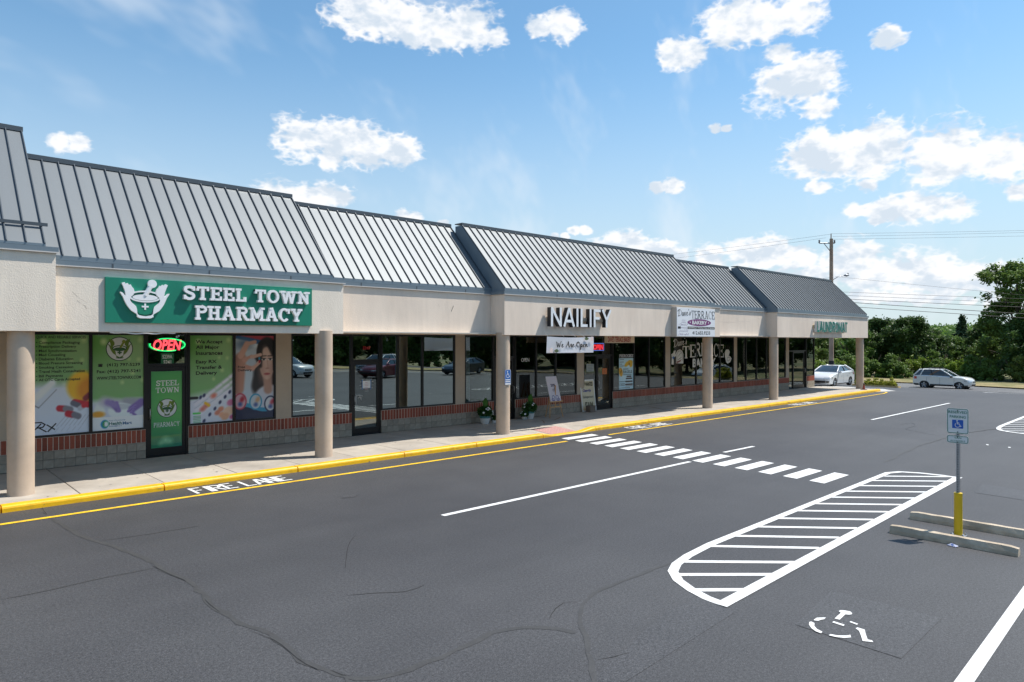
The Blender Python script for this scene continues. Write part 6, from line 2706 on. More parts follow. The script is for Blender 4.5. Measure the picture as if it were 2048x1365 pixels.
# ---- bakery shelves behind the glass
M_SHELF = mat('shelf_board', (.55, .52, .46), .6)
GOODS = [mat('teal_box', (.02, .25, .24), .5), mat('white_cake', (.68, .66, .62), .6), mat('pink_box', (.55, .24, .28), .6), mat('bread_crust', (.42, .24, .08), .7), mat('maroon_box', (.22, .03, .06), .5), mat('green_box', (.08, .22, .06), .6)]
GN_ = ['teal gift box', 'small white tiered cake', 'pink pastry box', 'brown bread loaf', 'maroon gift bag', 'green pastry box']
rr = random.Random(21)
for (a, b, lab, where) in ((1270.5, 1297.5, 'bakery display shelves beside the pierogies poster', 'by the pierogies poster'), (1301, 1328, 'bakery display shelves beside the stucco pier', 'by the stucco pier')):
    X0, X1 = x_at(a, YW + .35), x_at(b, YW + .35)
    SH = thing('display_shelf', lab, 'shelf', (X0, YW + .35, ZS + .01))
    for xx in (X0, X1 - .03):
        MB().box(xx, xx + .03, YW + .30, YW + .62, ZS + .01, 2.75).build('upright', M_SHELF, SH)
    for z, row in ((1.0, 'lowest'), (1.36, 'second lowest'), (1.72, 'middle'), (2.08, 'second highest'), (2.44, 'top')):
        MB().box(X0 + .031, X1 - .031, YW + .30, YW + .62, z, z + .03).build('shelf', M_SHELF, SH)
        n = 2
        pick = rr.sample(range(6), 2)
        for k in range(n):
            xc = X0 + (X1 - X0) * (k + .5 + rr.uniform(-.1, .1)) / n
            g = pick[k]
            m_ = MB()
            zb0 = z + .031
            if g == 1:
                m_.lathe((xc, YW + .44, zb0), [(.11, 0), (.11, .08), (.08, .081), (.08, .15), (.05, .151), (.05, .21)], 16)
            elif g == 3:
                m_.lathe((xc, YW + .44, zb0), [(.08, 0), (.12, .04), (.11, .09), (.06, .13), (.01, .14)], 12)
            else:
                m_.bbox(xc - .15, xc + .13, YW + .36, YW + .55, zb0, zb0 + rr.uniform(.12, .24), .006)
            tag(m_.build('bakery_item', GOODS[g]), GN_[g] + ' on the ' + row + ' bakery shelf ' + where, 'bakery goods', 'goods on the bakery shelves')

# ---- notices on the bakery door
yv = YW + .03 + .046
for (a, y0_, b, y1_, mt, lab) in ((102, 552, 222, 675, mat('notice_grey', (.32, .36, .35), .6), 'pale paper notice in the bakery sidelight'), (358, 622, 430, 715, mat('notice_orange', (.62, .17, .04), .6), 'orange paper notice on the bakery door')):
    A_, B_ = wall_pt(*Z3(a, y0_), yv), wall_pt(*Z3(a, y1_), yv)
    X1 = x_at(Z3(b, 0)[0], yv)
    T = thing('paper_notice', lab, 'notice', (A_[0], yv, B_[1]))
    MB().box(A_[0], X1, yv - .003, yv - .0015, B_[1], A_[1]).build('paper', mt, T)
    m_ = MB()
    for k in range(4):
        zt0 = A_[1] - (A_[1] - B_[1]) * (.2 + .2 * k)
        m_.box(A_[0] + (X1 - A_[0]) * .15, A_[0] + (X1 - A_[0]) * (.85 - .1 * (k % 2)), yv - .0045, yv - .0032, zt0 - .012, zt0)
    m_.build('print', mat('notice_ink', (.08, .07, .07), .7), T)
# ================================================================== vehicles
M_TYRE = mat('tyre_rubber', (.018, .018, .019), .85)
M_RIM = mat('alloy_rim', (.50, .51, .53), .3, metal=.85)
M_RIMD = mat('dark_alloy', (.10, .10, .11), .35, metal=.7)
M_CARGL = mat('car_glass', (.018, .026, .032), .04, spec=.9, coat=.6)
M_PLAST = mat('black_plastic', (.02, .02, .021), .55)
M_HEAD = mat('headlight_lens', (.55, .58, .60), .08, metal=.4, coat=1)
M_TAIL = mat('tail_light', (.42, .02, .02), .15, coat=1)
M_CHROME = mat('chrome', (.7, .7, .72), .12, metal=1)


def paint_mat(name, c, metal=.2):
    return mat(name, c, .32, metal=metal, coat=.8, noise=.02, nscale=2)


def build_car(name, label, spec, body, loc, rotz, group=None, detail=True):
    L_, W, H, wr = spec['L'], spec['W'], spec['H'], spec['wr']
    fa, ra = spec['fa'], spec['ra']
    top, belt = spec['top'], spec['belt']
    hw = W / 2
    T0 = thing(name, label, 'car', loc, rotz, group)

    def T(x, y, z):
        ax = abs(x)
        t = max(0, (ax - L_ * .33) / (L_ * .17))
        y2 = y * (1 - .085 * t * t)
        cur = .22 if x > 0 else .13
        x2 = x - math.copysign(cur * (abs(y) / hw) ** 2.4 * min(1, max(0, (ax - L_ * .28) / (L_ * .2))), x)
        # tumble of the side: widest at the shoulder crease
        y2 *= 1 - .05 * max(0, (.55 - z)) - .03 * max(0, z - .75)
        return (x2, y2, z)
    prof = []
    ar = wr + .055
    zb = spec['zb']
    prof += top                                   # from rear bottom up, along the top to front bottom
    for ax in (fa, ra):
        h = math.acos(max(-1, min(1, (zb - wr) / ar)))
        for i in range(13):
            a = math.pi / 2 - h + (2 * h) * i / 12 - 0
            aa = math.pi / 2 + (-h + 2 * h * i / 12)
            prof.append((ax + ar * math.cos(aa), wr + ar * math.sin(aa)))
    n = len(prof)
    fr = [-1, -.985, -.93, -.75, -.4, 0, .4, .75, .93, .985, 1]
    vs, fs = [], []
    for f in fr:
        e = abs(f)
        for (x, z) in prof:
            dz = 0
            if z > .5:
                dz = -.075 * max(0, (e - .9) / .1) ** 2 * min(1, (z - .5) / .3) + .02 * (1 - e * e) * (1 if z > .8 else 0)
            elif z <= zb + .01:
                dz = .03 * max(0, (e - .9) / .1)
            vs.append(T(x, f * hw, z + dz))
    m_ = MB()
    for k in range(len(fr) - 1):
        for i in range(n):
            j = (i + 1) % n
            fs.append((k * n + i, k * n + j, (k + 1) * n + j, (k + 1) * n + i))
    fs.append(tuple(range(n)))
    fs.append(tuple((len(fr) - 1) * n + i for i in range(n - 1, -1, -1)))
    m_.add(vs, fs)
    bo = m_.build('body', body, T0, smooth=True, local=True, auto=38)
    m_ = MB()
    m_.box(-L_ / 2 + .25, L_ / 2 - .28, -hw * .78, hw * .78, zb - .02, zb + .32)
    m_.build('underbody', M_PLAST, T0, local=True)
    # greenhouse
    (xb0, xb1), (xt0, xt1) = spec['gb'], spec['gt']
    wb, wt = hw * .90, hw * .68
    zr = H - .05

    def ring(x0, x1, w, z, z1=None):
        out = []
        z1 = z if z1 is None else z1
        for i in range(9):
            t = -1 + 2 * i / 8
            out.append((x1 - .10 * t * t, t * w, z1))
        for i in range(1, 6):
            out.append((x1 - .10 + (x0 - x1 + .16) * i / 6, w, z1 + (z - z1) * i / 6))
        for i in range(9):
            t = 1 - 2 * i / 8
            out.append((x0 + .06 * t * t, t * w, z))
        for i in range(1, 6):
            out.append((x0 + .06 + (x1 - x0 - .16) * i / 6, -w, z + (z1 - z) * i / 6))
        return out
    rb, rt = ring(xb0, xb1, wb, belt[0] - .04, belt[1] - .04), ring(xt0, xt1, wt, zr)
    mid = [((a[0] + b[0]) / 2 + (.05 if a[0] > .2 * L_ * .5 else 0), (a[1] + b[1]) / 2 * 1.035, (a[2] + b[2]) / 2) for a, b in zip(rb, rt)]
    n = len(rb)
    m_ = MB()
    m_.add(rb + mid + rt, [(k * n + i, k * n + (i + 1) % n, (k + 1) * n + (i + 1) % n, (k + 1) * n + i) for k in range(2) for i in range(n)])
    m_.build('window', M_CARGL, T0, smooth=True, local=True, auto=50)
    # roof skin
    m_ = MB()
    r2 = [(p[0], p[1] * 1.03, zr - .012) for p in rt]
    r3 = [(p[0] * .985, p[1] * .93, zr + .032) for p in rt]
    r4 = [(p[0] * .8 + (xt0 + xt1) * .1, p[1] * .6, zr + .05) for p in rt]
    m_.add(r2 + r3 + r4, [(k * n + i, k * n + (i + 1) % n, (k + 1) * n + (i + 1) % n, (k + 1) * n + i) for k in range(2) for i in range(n)] + [tuple(range(2 * n, 3 * n))])
    m_.build('roof', body, T0, smooth=True, local=True, auto=60)
    # pillars
    def lerp(i, t):
        a, b, c = Vector(rb[i]), Vector(mid[i]), Vector(rt[i])
        return a.lerp(b, t * 2) if t < .5 else b.lerp(c, t * 2 - 1)
    side = {1: [8, 9, 10, 11, 12, 13, 14], -1: [0, 27, 26, 25, 24, 23, 22]}
    for sg in (1, -1):
        ids = side[sg]
        for q, wd, mt in ((0, .038, body), (3, .036, M_PLAST), (5 if spec['suv'] else 6, .05 if spec['suv'] else .09, body), (6, .06, body)):
            m_ = MB()
            pts = [lerp(ids[q], t) * 1.0 for t in (0, .25, .5, .75, 1)]
            m_.path([(p.x, p.y * 1.004, p.z) for p in pts], wd, 6)
            m_.build('pillar', mt, T0, smooth=True, local=True)
    # wheels
    for ax in (fa, ra):
        for sg in (1, -1):
            yc = sg * (hw - .115)
            m_ = MB()
            prof_t = [(.60 * wr, -.10), (.86 * wr, -.112), (.97 * wr, -.09), (wr, -.05), (wr, .05), (.97 * wr, .09), (.86 * wr, .112), (.60 * wr, .10)]
            N_ = 28
            vs, fs = [], []
            for (r, y) in prof_t:
                for i in range(N_):
                    a = 2 * math.pi * i / N_
                    vs.append((ax + r * math.cos(a), yc + y, wr + r * math.sin(a)))
            for j in range(len(prof_t) - 1):
                for i in range(N_):
                    fs.append((j * N_ + i, j * N_ + (i + 1) % N_, (j + 1) * N_ + (i + 1) % N_, (j + 1) * N_ + i))
            m_.add(vs, fs)
            wh = m_.build('wheel', M_TYRE, T0, smooth=True, local=True, auto=45)
            m_ = MB()
            ro = sg * .085
            for k in range(5):
                a = 2 * math.pi * k / 5 + .3
                for da in (-.16, .16):
                    c1, s1 = math.cos(a + da), math.sin(a + da)
                    c0, s0 = math.cos(a + da * .4), math.sin(a + da * .4)
                    m_.tube((ax + .06 * c0, yc + ro * 1.0, wr + .06 * s0), (ax + .66 * wr * c1, yc + ro, wr + .66 * wr * s1), .026, .02, 6)
            m_.tube((ax, yc + ro * .6, wr), (ax, yc + ro * 1.15, wr), .06, .05, 12)
            vs, fs = [], []
            for i in range(N_):
                a = 2 * math.pi * i / N_
                for r, y in ((.70 * wr, ro * 1.1), (.62 * wr, ro * 1.05)):
                    vs.append((ax + r * math.cos(a), yc + y, wr + r * math.sin(a)))
            m_.add(vs, [(2 * i, 2 * i + 1, (2 * i + 3) % (2 * N_), (2 * i + 2) % (2 * N_)) for i in range(N_)])
            m_.build('rim', M_RIM, wh, local=True)
            m_ = MB()
            m_.tube((ax, yc - sg * .05, wr), (ax, yc + sg * .02, wr), .64 * wr, .64 * wr, 20)
            m_.build('brake_disc', M_RIMD, wh, local=True)
    # skin patches

    def xprof(z, front):
        pts = [p for p in top if (p[0] > 0) == front]
        best = [p for p in pts if abs(p[0]) > L_ * .40]
        best.sort(key=lambda p: p[1])
        for a, b in zip(best[:-1], best[1:]):
            if a[1] <= z <= b[1] and b[1] > a[1]:
                return a[0] + (b[0] - a[0]) * (z - a[1]) / (b[1] - a[1])
        return best[0][0] if z < best[0][1] else best[-1][0]

    def patch(nm, material, y0, y1, z0, z1, front, off=.01, ny=6, nz=3, skew=0):
        m__ = MB()
        sg = 1 if front else -1
        vs = []
        for j in range(nz + 1):
            for i in range(ny + 1):
                y = y0 + (y1 - y0) * i / ny
                z = z0 + (z1 - z0) * j / nz + skew * (i / ny)
                p = T(xprof(z, front), y, z)
                vs.append((p[0] + sg * off, p[1], p[2]))
        m__.add(vs, [(j * (ny + 1) + i, j * (ny + 1) + i + 1, (j + 1) * (ny + 1) + i + 1, (j + 1) * (ny + 1) + i) for j in range(nz) for i in range(ny)])
        return m__.build(nm, material, T0, smooth=True, local=True)
    for nm, mt, y0, y1, z0, z1, front, sk in spec['patches']:
        patch(nm, mt, y0 * hw, y1 * hw, z0, z1, front, skew=sk)
    # side details
    for sg in (1, -1):
        def sp(x, z, o=.004):
            p = T(x, sg * hw, z)
            return (p[0], p[1] + sg * o, p[2])
        if detail:
            for x in spec['doors']:
                m_ = MB()
                zs_ = [zb + .10 + (belt[1] - .10 - zb - .10) * i / 6 for i in range(7)]
                v = []
                for z in zs_:
                    a, b = sp(x - .006, z), sp(x + .006, z)
                    v += [a, b]
                m_.add(v, [(2 * i, 2 * i + 1, 2 * i + 3, 2 * i + 2) for i in range(6)])
                m_.build('door_gap', M_PLAST, T0, local=True)
            for x in spec['handles']:
                m_ = MB()
                a = sp(x, belt[1] - .17)
                m_.bbox(a[0] - .09, a[0] + .09, min(a[1], a[1] + sg * .03), max(a[1], a[1] + sg * .03), a[2] - .015, a[2] + .015, .006)
                m_.build('door_handle', body, T0, local=True)
        m_ = MB()
        mx_, mz_ = spec['mirror']
        m_.bbox(mx_ - .09, mx_ + .08, min(sg * hw * .95, sg * (hw * .95 + .2)), max(sg * hw * .95, sg * (hw * .95 + .2)), mz_ - .07, mz_ + .07, .03)
        m_.build('side_mirror', spec.get('mirror_mat', body), T0, smooth=True, local=True)
        if detail:
            for nm, mt, xa, xb, z0, z1 in spec['side']:
                m_ = MB()
                v = []
                for i in range(4):
                    x = xa + (xb - xa) * i / 3
                    v += [sp(x, z0, .006), sp(x, z1, .006)]
                m_.add(v, [(2 * i, 2 * i + 1, 2 * i + 3, 2 * i + 2) for i in range(3)])
                m_.build(nm, mt, T0, local=True)
        m_ = MB()                                  # sill cladding
        v = []
        for i in range(9):
            x = ra + ar + .04 + (fa - ra - 2 * ar - .08) * i / 8
            v += [sp(x, zb - .01, .006), sp(x, zb + spec['clad'], .008)]
        m_.add(v, [(2 * i, 2 * i + 1, 2 * i + 3, 2 * i + 2) for i in range(8)])
        m_.build('sill', M_PLAST, T0, local=True)
        if spec['suv']:
            m_ = MB()
            yr = sg * wt * .96
            m_.path([(xt1 - .15, yr, H - .02), (xt1 - .25, yr, H + .05), (xt0 + .35, yr, H + .05), (xt0 + .2, yr, H - .02)], .02, 6)
            m_.build('roof_rail', M_PLAST, T0, smooth=True, local=True)
    if spec['suv']:
        for x in (xt1 - .6, xt0 + .75):
            m_ = MB()
            m_.box(x - .03, x + .03, -wt * .96, wt * .96, H + .045, H + .07)
            m_.build('roof_bar', M_PLAST, T0, local=True)
    return T0


SEDAN = dict(L=4.64, W=1.78, H=1.45, wr=.325, fa=1.40, ra=-1.30, zb=.20, suv=False, belt=(1.04, .99), gb=(-1.95, 1.02), gt=(-1.02, .12),
             top=[(-2.18, .22), (-2.30, .36), (-2.32, .55), (-2.31, .78), (-2.24, 1.0), (-2.12, 1.05), (-1.8, 1.07), (-1.0, 1.06), (0, 1.03), (.7, 1.0), (1.05, .97), (1.5, .90), (1.9, .81), (2.15, .70), (2.28, .58), (2.32, .45), (2.30, .32), (2.2, .20)],
             patches=[('grille', M_PLAST, -.72, .72, .30, .46, True, 0), ('grille_bar', M_CHROME, -.62, .62, .60, .615, True, 0), ('headlight', M_HEAD, .52, .95, .57, .66, True, .02), ('headlight', M_HEAD, -.52, -.95, .57, .66, True, .02),
                      ('fog_recess', M_PLAST, .74, .94, .30, .44, True, 0), ('fog_recess', M_PLAST, -.74, -.94, .30, .44, True, 0),
                      ('tail_light', M_TAIL, .5, .95, .80, .92, False, 0), ('tail_light', M_TAIL, -.5, -.95, .80, .92, False, 0), ('licence_plate', M_WHITEP, -.17, .17, .62, .75, False, 0)],
             doors=(1.02, -.02, -1.0), handles=(.18, -.82), mirror=(.72, 1.02), clad=.05, side=[('tail_light', M_TAIL, -2.12, -1.92, .80, .92), ('headlight', M_HEAD, 1.85, 2.08, .60, .70)])
SUV = dict(L=4.50, W=1.80, H=1.71, wr=.36, fa=1.38, ra=-1.26, zb=.30, suv=True, belt=(1.17, 1.09), gb=(-2.14, 1.02), gt=(-1.68, .06),
           top=[(-2.12, .30), (-2.24, .42), (-2.28, .60), (-2.26, .85), (-2.22, 1.10), (-2.12, 1.17), (-1.0, 1.17), (0, 1.14), (.7, 1.10), (1.1, 1.09), (1.55, 1.06), (1.95, .99), (2.14, .88), (2.22, .72), (2.25, .55), (2.23, .42), (2.12, .30)],
           patches=[('grille', M_PLAST, -.42, .42, .62, .76, True, 0), ('grille_bar', M_CHROME, -.40, .40, .69, .71, True, 0), ('lower_grille', M_PLAST, -.6, .6, .36, .5, True, 0), ('headlight', M_HEAD, .5, .95, .68, .82, True, .02), ('headlight', M_HEAD, -.5, -.95, .68, .82, True, .02),
                    ('bumper', M_PLAST, -.95, .95, .32, .5, False, 0), ('tail_light', M_TAIL, .68, .97, .86, 1.06, False, 0), ('tail_light', M_TAIL, -.68, -.97, .86, 1.06, False, 0), ('licence_plate', M_WHITEP, -.17, .17, .74, .87, False, 0)],
           doors=(1.0, -.05, -1.05), handles=(.12, -.85), mirror=(.82, 1.1), clad=.14, mirror_mat=M_PLAST, side=[('tail_light', M_TAIL, -2.16, -1.92, .84, 1.05), ('headlight', M_HEAD, 1.85, 2.1, .70, .82), ('bumper', M_PLAST, -2.2, -1.72, .33, .46), ('bumper', M_PLAST, 1.85, 2.2, .33, .42)])

M_CWHITE = paint_mat('pearl_white_paint', (.70, .71, .72), .05)
M_CSILV = paint_mat('pale_champagne_paint', (.70, .70, .67), .08)
M_CRED = paint_mat('dark_red_paint', (.16, .012, .022), .3)
M_CNAVY = paint_mat('navy_paint', (.012, .02, .035), .3)


def park(x, y):
    return (x, y, gz(x, y) + .003)


build_car('sedan', 'white sedan with black grille parked past the end of the mall', SEDAN, M_CWHITE, park(49.25, 19.75), R(180))
build_car('suv', 'pale silver SUV with black roof rails driving past the planted island', SUV, M_CSILV, park(66.6, 17.25), R(-92))
# across the lot, seen as reflections in the shop windows
build_car('suv', 'white SUV parked across the lot and mirrored in the empty shop window', SUV, M_CWHITE, park(24.6, -16.2), R(70), detail=False)
build_car('sedan', 'dark red sedan parked across the lot and mirrored beside the empty shop door', SEDAN, M_CRED, park(30.8, -11.8), R(158), detail=False)
build_car('suv', 'white SUV parked behind the dark red sedan across the lot', SUV, M_CWHITE, park(33.5, -17.0), R(160), detail=False)
build_car('sedan', 'navy sedan parked across the lot and mirrored in the last empty shop window', SEDAN, M_CNAVY, park(38.6, -11.0), R(165), detail=False)
build_car('sedan', 'white sedan beside the grass island mirrored in the laundromat glass', SEDAN, M_CWHITE, park(62, 0.0), R(200), detail=False)

# ---- traffic cone by the last column
cx_, cy_ = ground_pt(1727.5, 779.5, .115)
TC = thing('traffic_cone', 'small faded red traffic cone at the foot of the last column', 'cone', (cx_, cy_, .115))
m_ = MB()
m_.lathe((cx_, cy_, .115), [(.13, .025), (.075, .03), (.05, .2), (.035, .3)], 16)
m_.build('cone_body', mat('faded_red', (.30, .06, .035), .7), TC, smooth=True, auto=50)
m_ = MB()
m_.lathe((cx_, cy_, .115), [(.036, .28), (.045, .30), (.045, .36), (.02, .38)], 12)
m_.build('cone_tip', M_PLAST, TC)
m_ = MB()
m_.bbox(cx_ - .14, cx_ + .14, cy_ - .14, cy_ + .14, .115, .14, .006)
m_.build('cone_base', M_PLAST, TC)

# ---- pale apron at the corner of the walk
m_ = MB()
m_.sheet([ground_pt(*p, -.02) for p in ((1738, 777), (1700, 771), (1640, 768), (1645, 772), (1700, 777), (1742, 785.5), (1792, 782), (1765, 776))], gzo(.010))
m_.build('painted_apron', mat('apron_concrete', (.42, .41, .39), .85, noise=.1, second=(.55, .55, .53), sscale=1.5), LOT)
# ================================================================== plants, trees, pole
def leaf_mesh(name, centers, size, material, rng, tints, stretch=1.0, up_bias=.25, extra=None):
    """one small quad for each leaf; tint is stored for the material"""
    n = len(centers)
    nrm = rng.normal(size=(n, 3))
    nrm[:, 2] = np.abs(nrm[:, 2]) * (1 + up_bias) + up_bias
    nrm /= np.linalg.norm(nrm, axis=1, keepdims=True)
    t = np.cross(nrm, rng.normal(size=(n, 3)))
    t /= np.linalg.norm(t, axis=1, keepdims=True) + 1e-9
    b = np.cross(nrm, t)
    s = size * rng.uniform(.6, 1.35, (n, 1))
    t, b = t * s * stretch, b * s * .62
    v = np.stack([centers - t, centers - b * .9 + t * .1, centers + t, centers + b * .9 + t * .1], 1).reshape(-1, 3)
    f = np.arange(4 * n).reshape(n, 4)
    me = bpy.data.meshes.new(name)
    me.from_pydata(v.tolist(), [], f.tolist())
    at = me.color_attributes.new('tint', 'FLOAT_COLOR', 'POINT')
    c = np.ones((4 * n, 4), np.float32)
    c[:, 0] = np.repeat(tints, 4)
    at.data.foreach_set('color', c.ravel())
    me.materials.append(material)
    return me


LEAF_DARK = mat_leaf('dark_leaf', (0.044, 0.095, 0.022), (0.098, 0.167, 0.041), (0.071, 0.107, 0.029))
LEAF_MID = mat_leaf('mid_leaf', (0.076, 0.158, 0.030), (0.176, 0.277, 0.058), (0.167, 0.201, 0.058))
LEAF_LIME = mat_leaf('lime_leaf', (0.122, 0.219, 0.024), (0.267, 0.365, 0.049), (0.194, 0.267, 0.037))
LEAF_CON = mat_leaf('needle_leaf', (0.034, 0.074, 0.031), (0.070, 0.121, 0.046), (0.046, 0.085, 0.039), .15)
LEAF_POT = mat_leaf('potted_leaf', (.02, .07, .015), (.05, .14, .02), (.04, .10, .02))
LEAF_YEL = mat_leaf('yellow_shrub_leaf', (.26, .30, .03), (.46, .46, .06), (.36, .36, .05))
M_BARK = mat('bark', (.085, .065, .05), .95, noise=.25, nscale=9, bump=.8, bscale=20, bdist=.03)


def crown_points(rng, clumps, per, rad, spread, hole=0.0):
    pts, tn = [], []
    for (c, r) in clumps:
        k = max(8, int(per * (r / rad) ** 2))
        d = rng.normal(size=(k, 3))
        d /= np.linalg.norm(d, axis=1, keepdims=True)
        rr_ = r * (rng.uniform(.25, 1.0, (k, 1)) ** .45)
        p = np.array(c) + d * rr_ * np.array(spread)
        pts.append(p)
        tn.append(np.clip(rng.uniform(.0, .5) + .5 * rng.uniform(0, 1, k), 0, 1))
    return np.concatenate(pts), np.concatenate(tn)


def tree_proto(name, seed, h, w, material, kind='broad', leaf=.17, per=170, nclump=70, cr=(.065, .14)):
    crr = cr
    """returns (crown mesh, trunk mesh) for a tree standing at the origin"""
    rng = np.random.default_rng(seed)
    rr_ = random.Random(seed)
    tm = MB()
    clumps = []
    if kind == 'broad':
        base = h * .16
        th = h * .62
        lean_ = (rr_.uniform(-.03, .03) * h, rr_.uniform(-.03, .03) * h)
        path = [(0, 0, -.3), (lean_[0] * .3, lean_[1] * .3, th * .4), (lean_[0], lean_[1], th)]
        tm.path(path, [h * .022, h * .017, h * .009], 8)
        lobes = []
        for q_ in range(11):
            tz = (q_ + rr_.uniform(.2, .8)) / 11
            ev = math.sin(math.pi * (.14 + .84 * tz) ** .85) ** .7
            al = q_ * 2.4 + rr_.uniform(-.6, .6)
            rl = w / 2 * ev * rr_.uniform(.35, .95)
            lobes.append((rl * math.cos(al), rl * math.sin(al), base + (h - base) * tz, w * rr_.uniform(.12, .23)))
        for i in range(nclump):
            t = (i + .5) / nclump
            z = base + (h - base) * (t ** .85)
            env = math.sin(math.pi * min(1, (.12 + .88 * (z - base) / (h - base)) ** .8)) ** .6
            a = rr_.uniform(0, 2 * math.pi)
            r = w / 2 * env * math.sqrt(rr_.uniform(.15, 1)) * rr_.uniform(.75, 1.12)
            cr = w * rr_.uniform(*crr)
            lb = lobes[i % len(lobes)]
            q3 = rng.normal(size=3) * lb[3] * .62
            c = (lb[0] + q3[0] + lean_[0], lb[1] + q3[1] + lean_[1], min(max(lb[2] + q3[2] * .8, base * .7), h - cr * .4))
            z = c[2]
            clumps.append((c, cr))
            if i % 4 == 0:
                s_ = min(th * .95, max(h * .12, z * rr_.uniform(.45, .75)))
                tm.path([(lean_[0] * s_ / th, lean_[1] * s_ / th, s_), (c[0] * .5 + lean_[0] * .5, c[1] * .5, (s_ + c[2]) / 2 + .1), c], [h * .009, h * .006, h * .002], 5)
        sp = (1, 1, .8)
    elif kind == 'cone':
        tm.path([(0, 0, -.3), (0, 0, h * .95)], [h * .02, h * .004], 8)
        for i in range(nclump):
            t = (i + .5) / nclump
            z = h * .08 + h * .92 * t
            r = w / 2 * (1 - t) * rr_.uniform(.5, 1.05)
            a = rr_.uniform(0, 2 * math.pi)
            clumps.append(((r * math.cos(a), r * math.sin(a), z), w * (.16 - .1 * t)))
        sp = (1, 1, .45)
    else:                                           # bush, leafy to the ground
        for k in range(5):
            a = rr_.uniform(0, 6.28)
            tm.path([(0, 0, -.1), (.15 * w * math.cos(a), .15 * w * math.sin(a), h * .4), (.3 * w * math.cos(a), .3 * w * math.sin(a), h * .8)], [h * .015, h * .01, h * .004], 5)
        lob = [(rr_.uniform(-.3, .3) * w, rr_.uniform(-.3, .3) * w, rr_.uniform(.5, 1.0)) for _ in range(6)]
        for i in range(nclump):
            z = h * rr_.uniform(.05, .92)
            env = math.sqrt(max(0, 1 - (z / h) ** 2.2))
            a = rr_.uniform(0, 2 * math.pi)
            r = w / 2 * env * math.sqrt(rr_.uniform(.05, 1))
            lb = lob[i % 6]
            clumps.append(((r * math.cos(a) * .7 + lb[0], r * math.sin(a) * .7 + lb[1], z * lb[2]), w * rr_.uniform(.06, .12)))
        sp = (1, 1, .85)
    pts, tn = crown_points(rng, clumps, per, w * (crr[0] + crr[1]) / 2, sp)
    pts = pts + rng.normal(size=pts.shape) * (.035 * w) * (rng.uniform(0, 1, (len(pts), 1)) < .25)
    me = leaf_mesh('crown', pts, leaf, material, rng, tn)
    ob = tm.build('trunk', M_BARK, None, smooth=True)
    tme = ob.data
    bpy.data.objects.remove(ob)
    return me, tme


PROTO = {
    'dark_a': tree_proto('dark_a', 1, 7.0, 6.4, LEAF_DARK, leaf=.16, per=210, nclump=85),
    'dark_b': tree_proto('dark_b', 2, 7.0, 5.6, LEAF_DARK, leaf=.16, per=210, nclump=80),
    'mid_a': tree_proto('mid_a', 3, 6.5, 5.6, LEAF_MID, leaf=.16, per=200, nclump=80),
    'mid_b': tree_proto('mid_b', 4, 6.0, 5.0, LEAF_MID, leaf=.15, per=200, nclump=75),
    'tall': tree_proto('tall', 5, 12.0, 8.2, LEAF_MID, leaf=.16, per=130, nclump=170, cr=(.04, .085)),
    'bush_m': tree_proto('bush_m', 6, 3.2, 3.8, LEAF_MID, 'bush', leaf=.12, per=150, nclump=60),
    'bush_l': tree_proto('bush_l', 7, 3.0, 3.6, LEAF_LIME, 'bush', leaf=.12, per=150, nclump=60),
    'cone': tree_proto('cone', 8, 8.0, 4.4, LEAF_CON, 'cone', leaf=.18, per=180, nclump=90),
    'shrub_y': tree_proto('shrub_y', 9, .7, 1.1, LEAF_YEL, 'bush', leaf=.05, per=90, nclump=40),
}
rt_ = random.Random(99)


def plant(kind, name, label, cat, x, y, s, group=None, rot=None, sz=None):
    cm, tm = PROTO[kind]
    o = thing(name, label, cat, (x, y, gz(x, y) - .03), rot if rot is not None else rt_.uniform(0, 6.28), group)
    sz = sz or s * rt_.uniform(.92, 1.1)
    a = piece('crown', cm, o, (0, 0, 0), scale=(s, s * rt_.uniform(.88, 1.12), sz))
    b = piece('trunk', tm, o, (0, 0, 0), scale=(s, s, sz))
    return o


def px_at(x, d):
    r = (x - CX) / FOC * d
    return d * CT + r * ST, d * ST - r * CT


# trees past the road
GT = 'trees beyond the road'
for kind, name, lab, x, d, s in (
        ('mid_a', 'leafy_tree', 'mid green leafy tree seen behind the utility pole foot', 1628, 76, .88),
        ('mid_b', 'leafy_tree', 'mid green leafy tree behind the parked white sedan', 1690, 84, 1.0),
        ('dark_a', 'dark_tree', 'broad dark tree standing just past the last column', 1752, 86, .93),
        ('dark_b', 'dark_tree', 'dark rounded tree at the edge of the wood over the silver SUV tail', 1812, 82, .96),
        ('dark_a', 'dark_tree', 'dark tree with ragged top above the silver SUV', 1850, 88, .90),
        ('mid_a', 'leafy_tree', 'lighter green tree in front of the conifer', 1900, 92, .72),
        ('mid_b', 'leafy_tree', 'mid green tree right of the conifer', 1948, 90, .74),
        ('dark_b', 'dark_tree', 'dark low tree at the foot of the tall thin tree', 1985, 80, .80),
        ('tall', 'tall_tree', 'tall open crowned tree crossed by the cables', 2036, 74, 1.03),
        ('dark_a', 'dark_tree', 'dark tree under the crown of the tall tree', 2075, 70, 1.0),
        ('mid_b', 'leafy_tree', 'mid green tree filling the gap behind the low dark tree', 2016, 98, .8),
        ('cone', 'conifer', 'dark pointed conifer rising behind the leafy trees', 1924, 112, 1.0),
        ('mid_a', 'leafy_tree', 'farther green tree between the dark tree and the conifer', 1872, 125, .82),
        ('dark_b', 'dark_tree', 'farther dark tree behind the broad dark tree', 1775, 120, 1.0),
        ('mid_b', 'leafy_tree', 'farther green tree behind the canopy end', 1725, 115, 1.1)):
    X, Y = px_at(x, d)
    plant(kind, name, lab, 'tree', X, Y, s, GT)
GB = 'bushes along the verge'
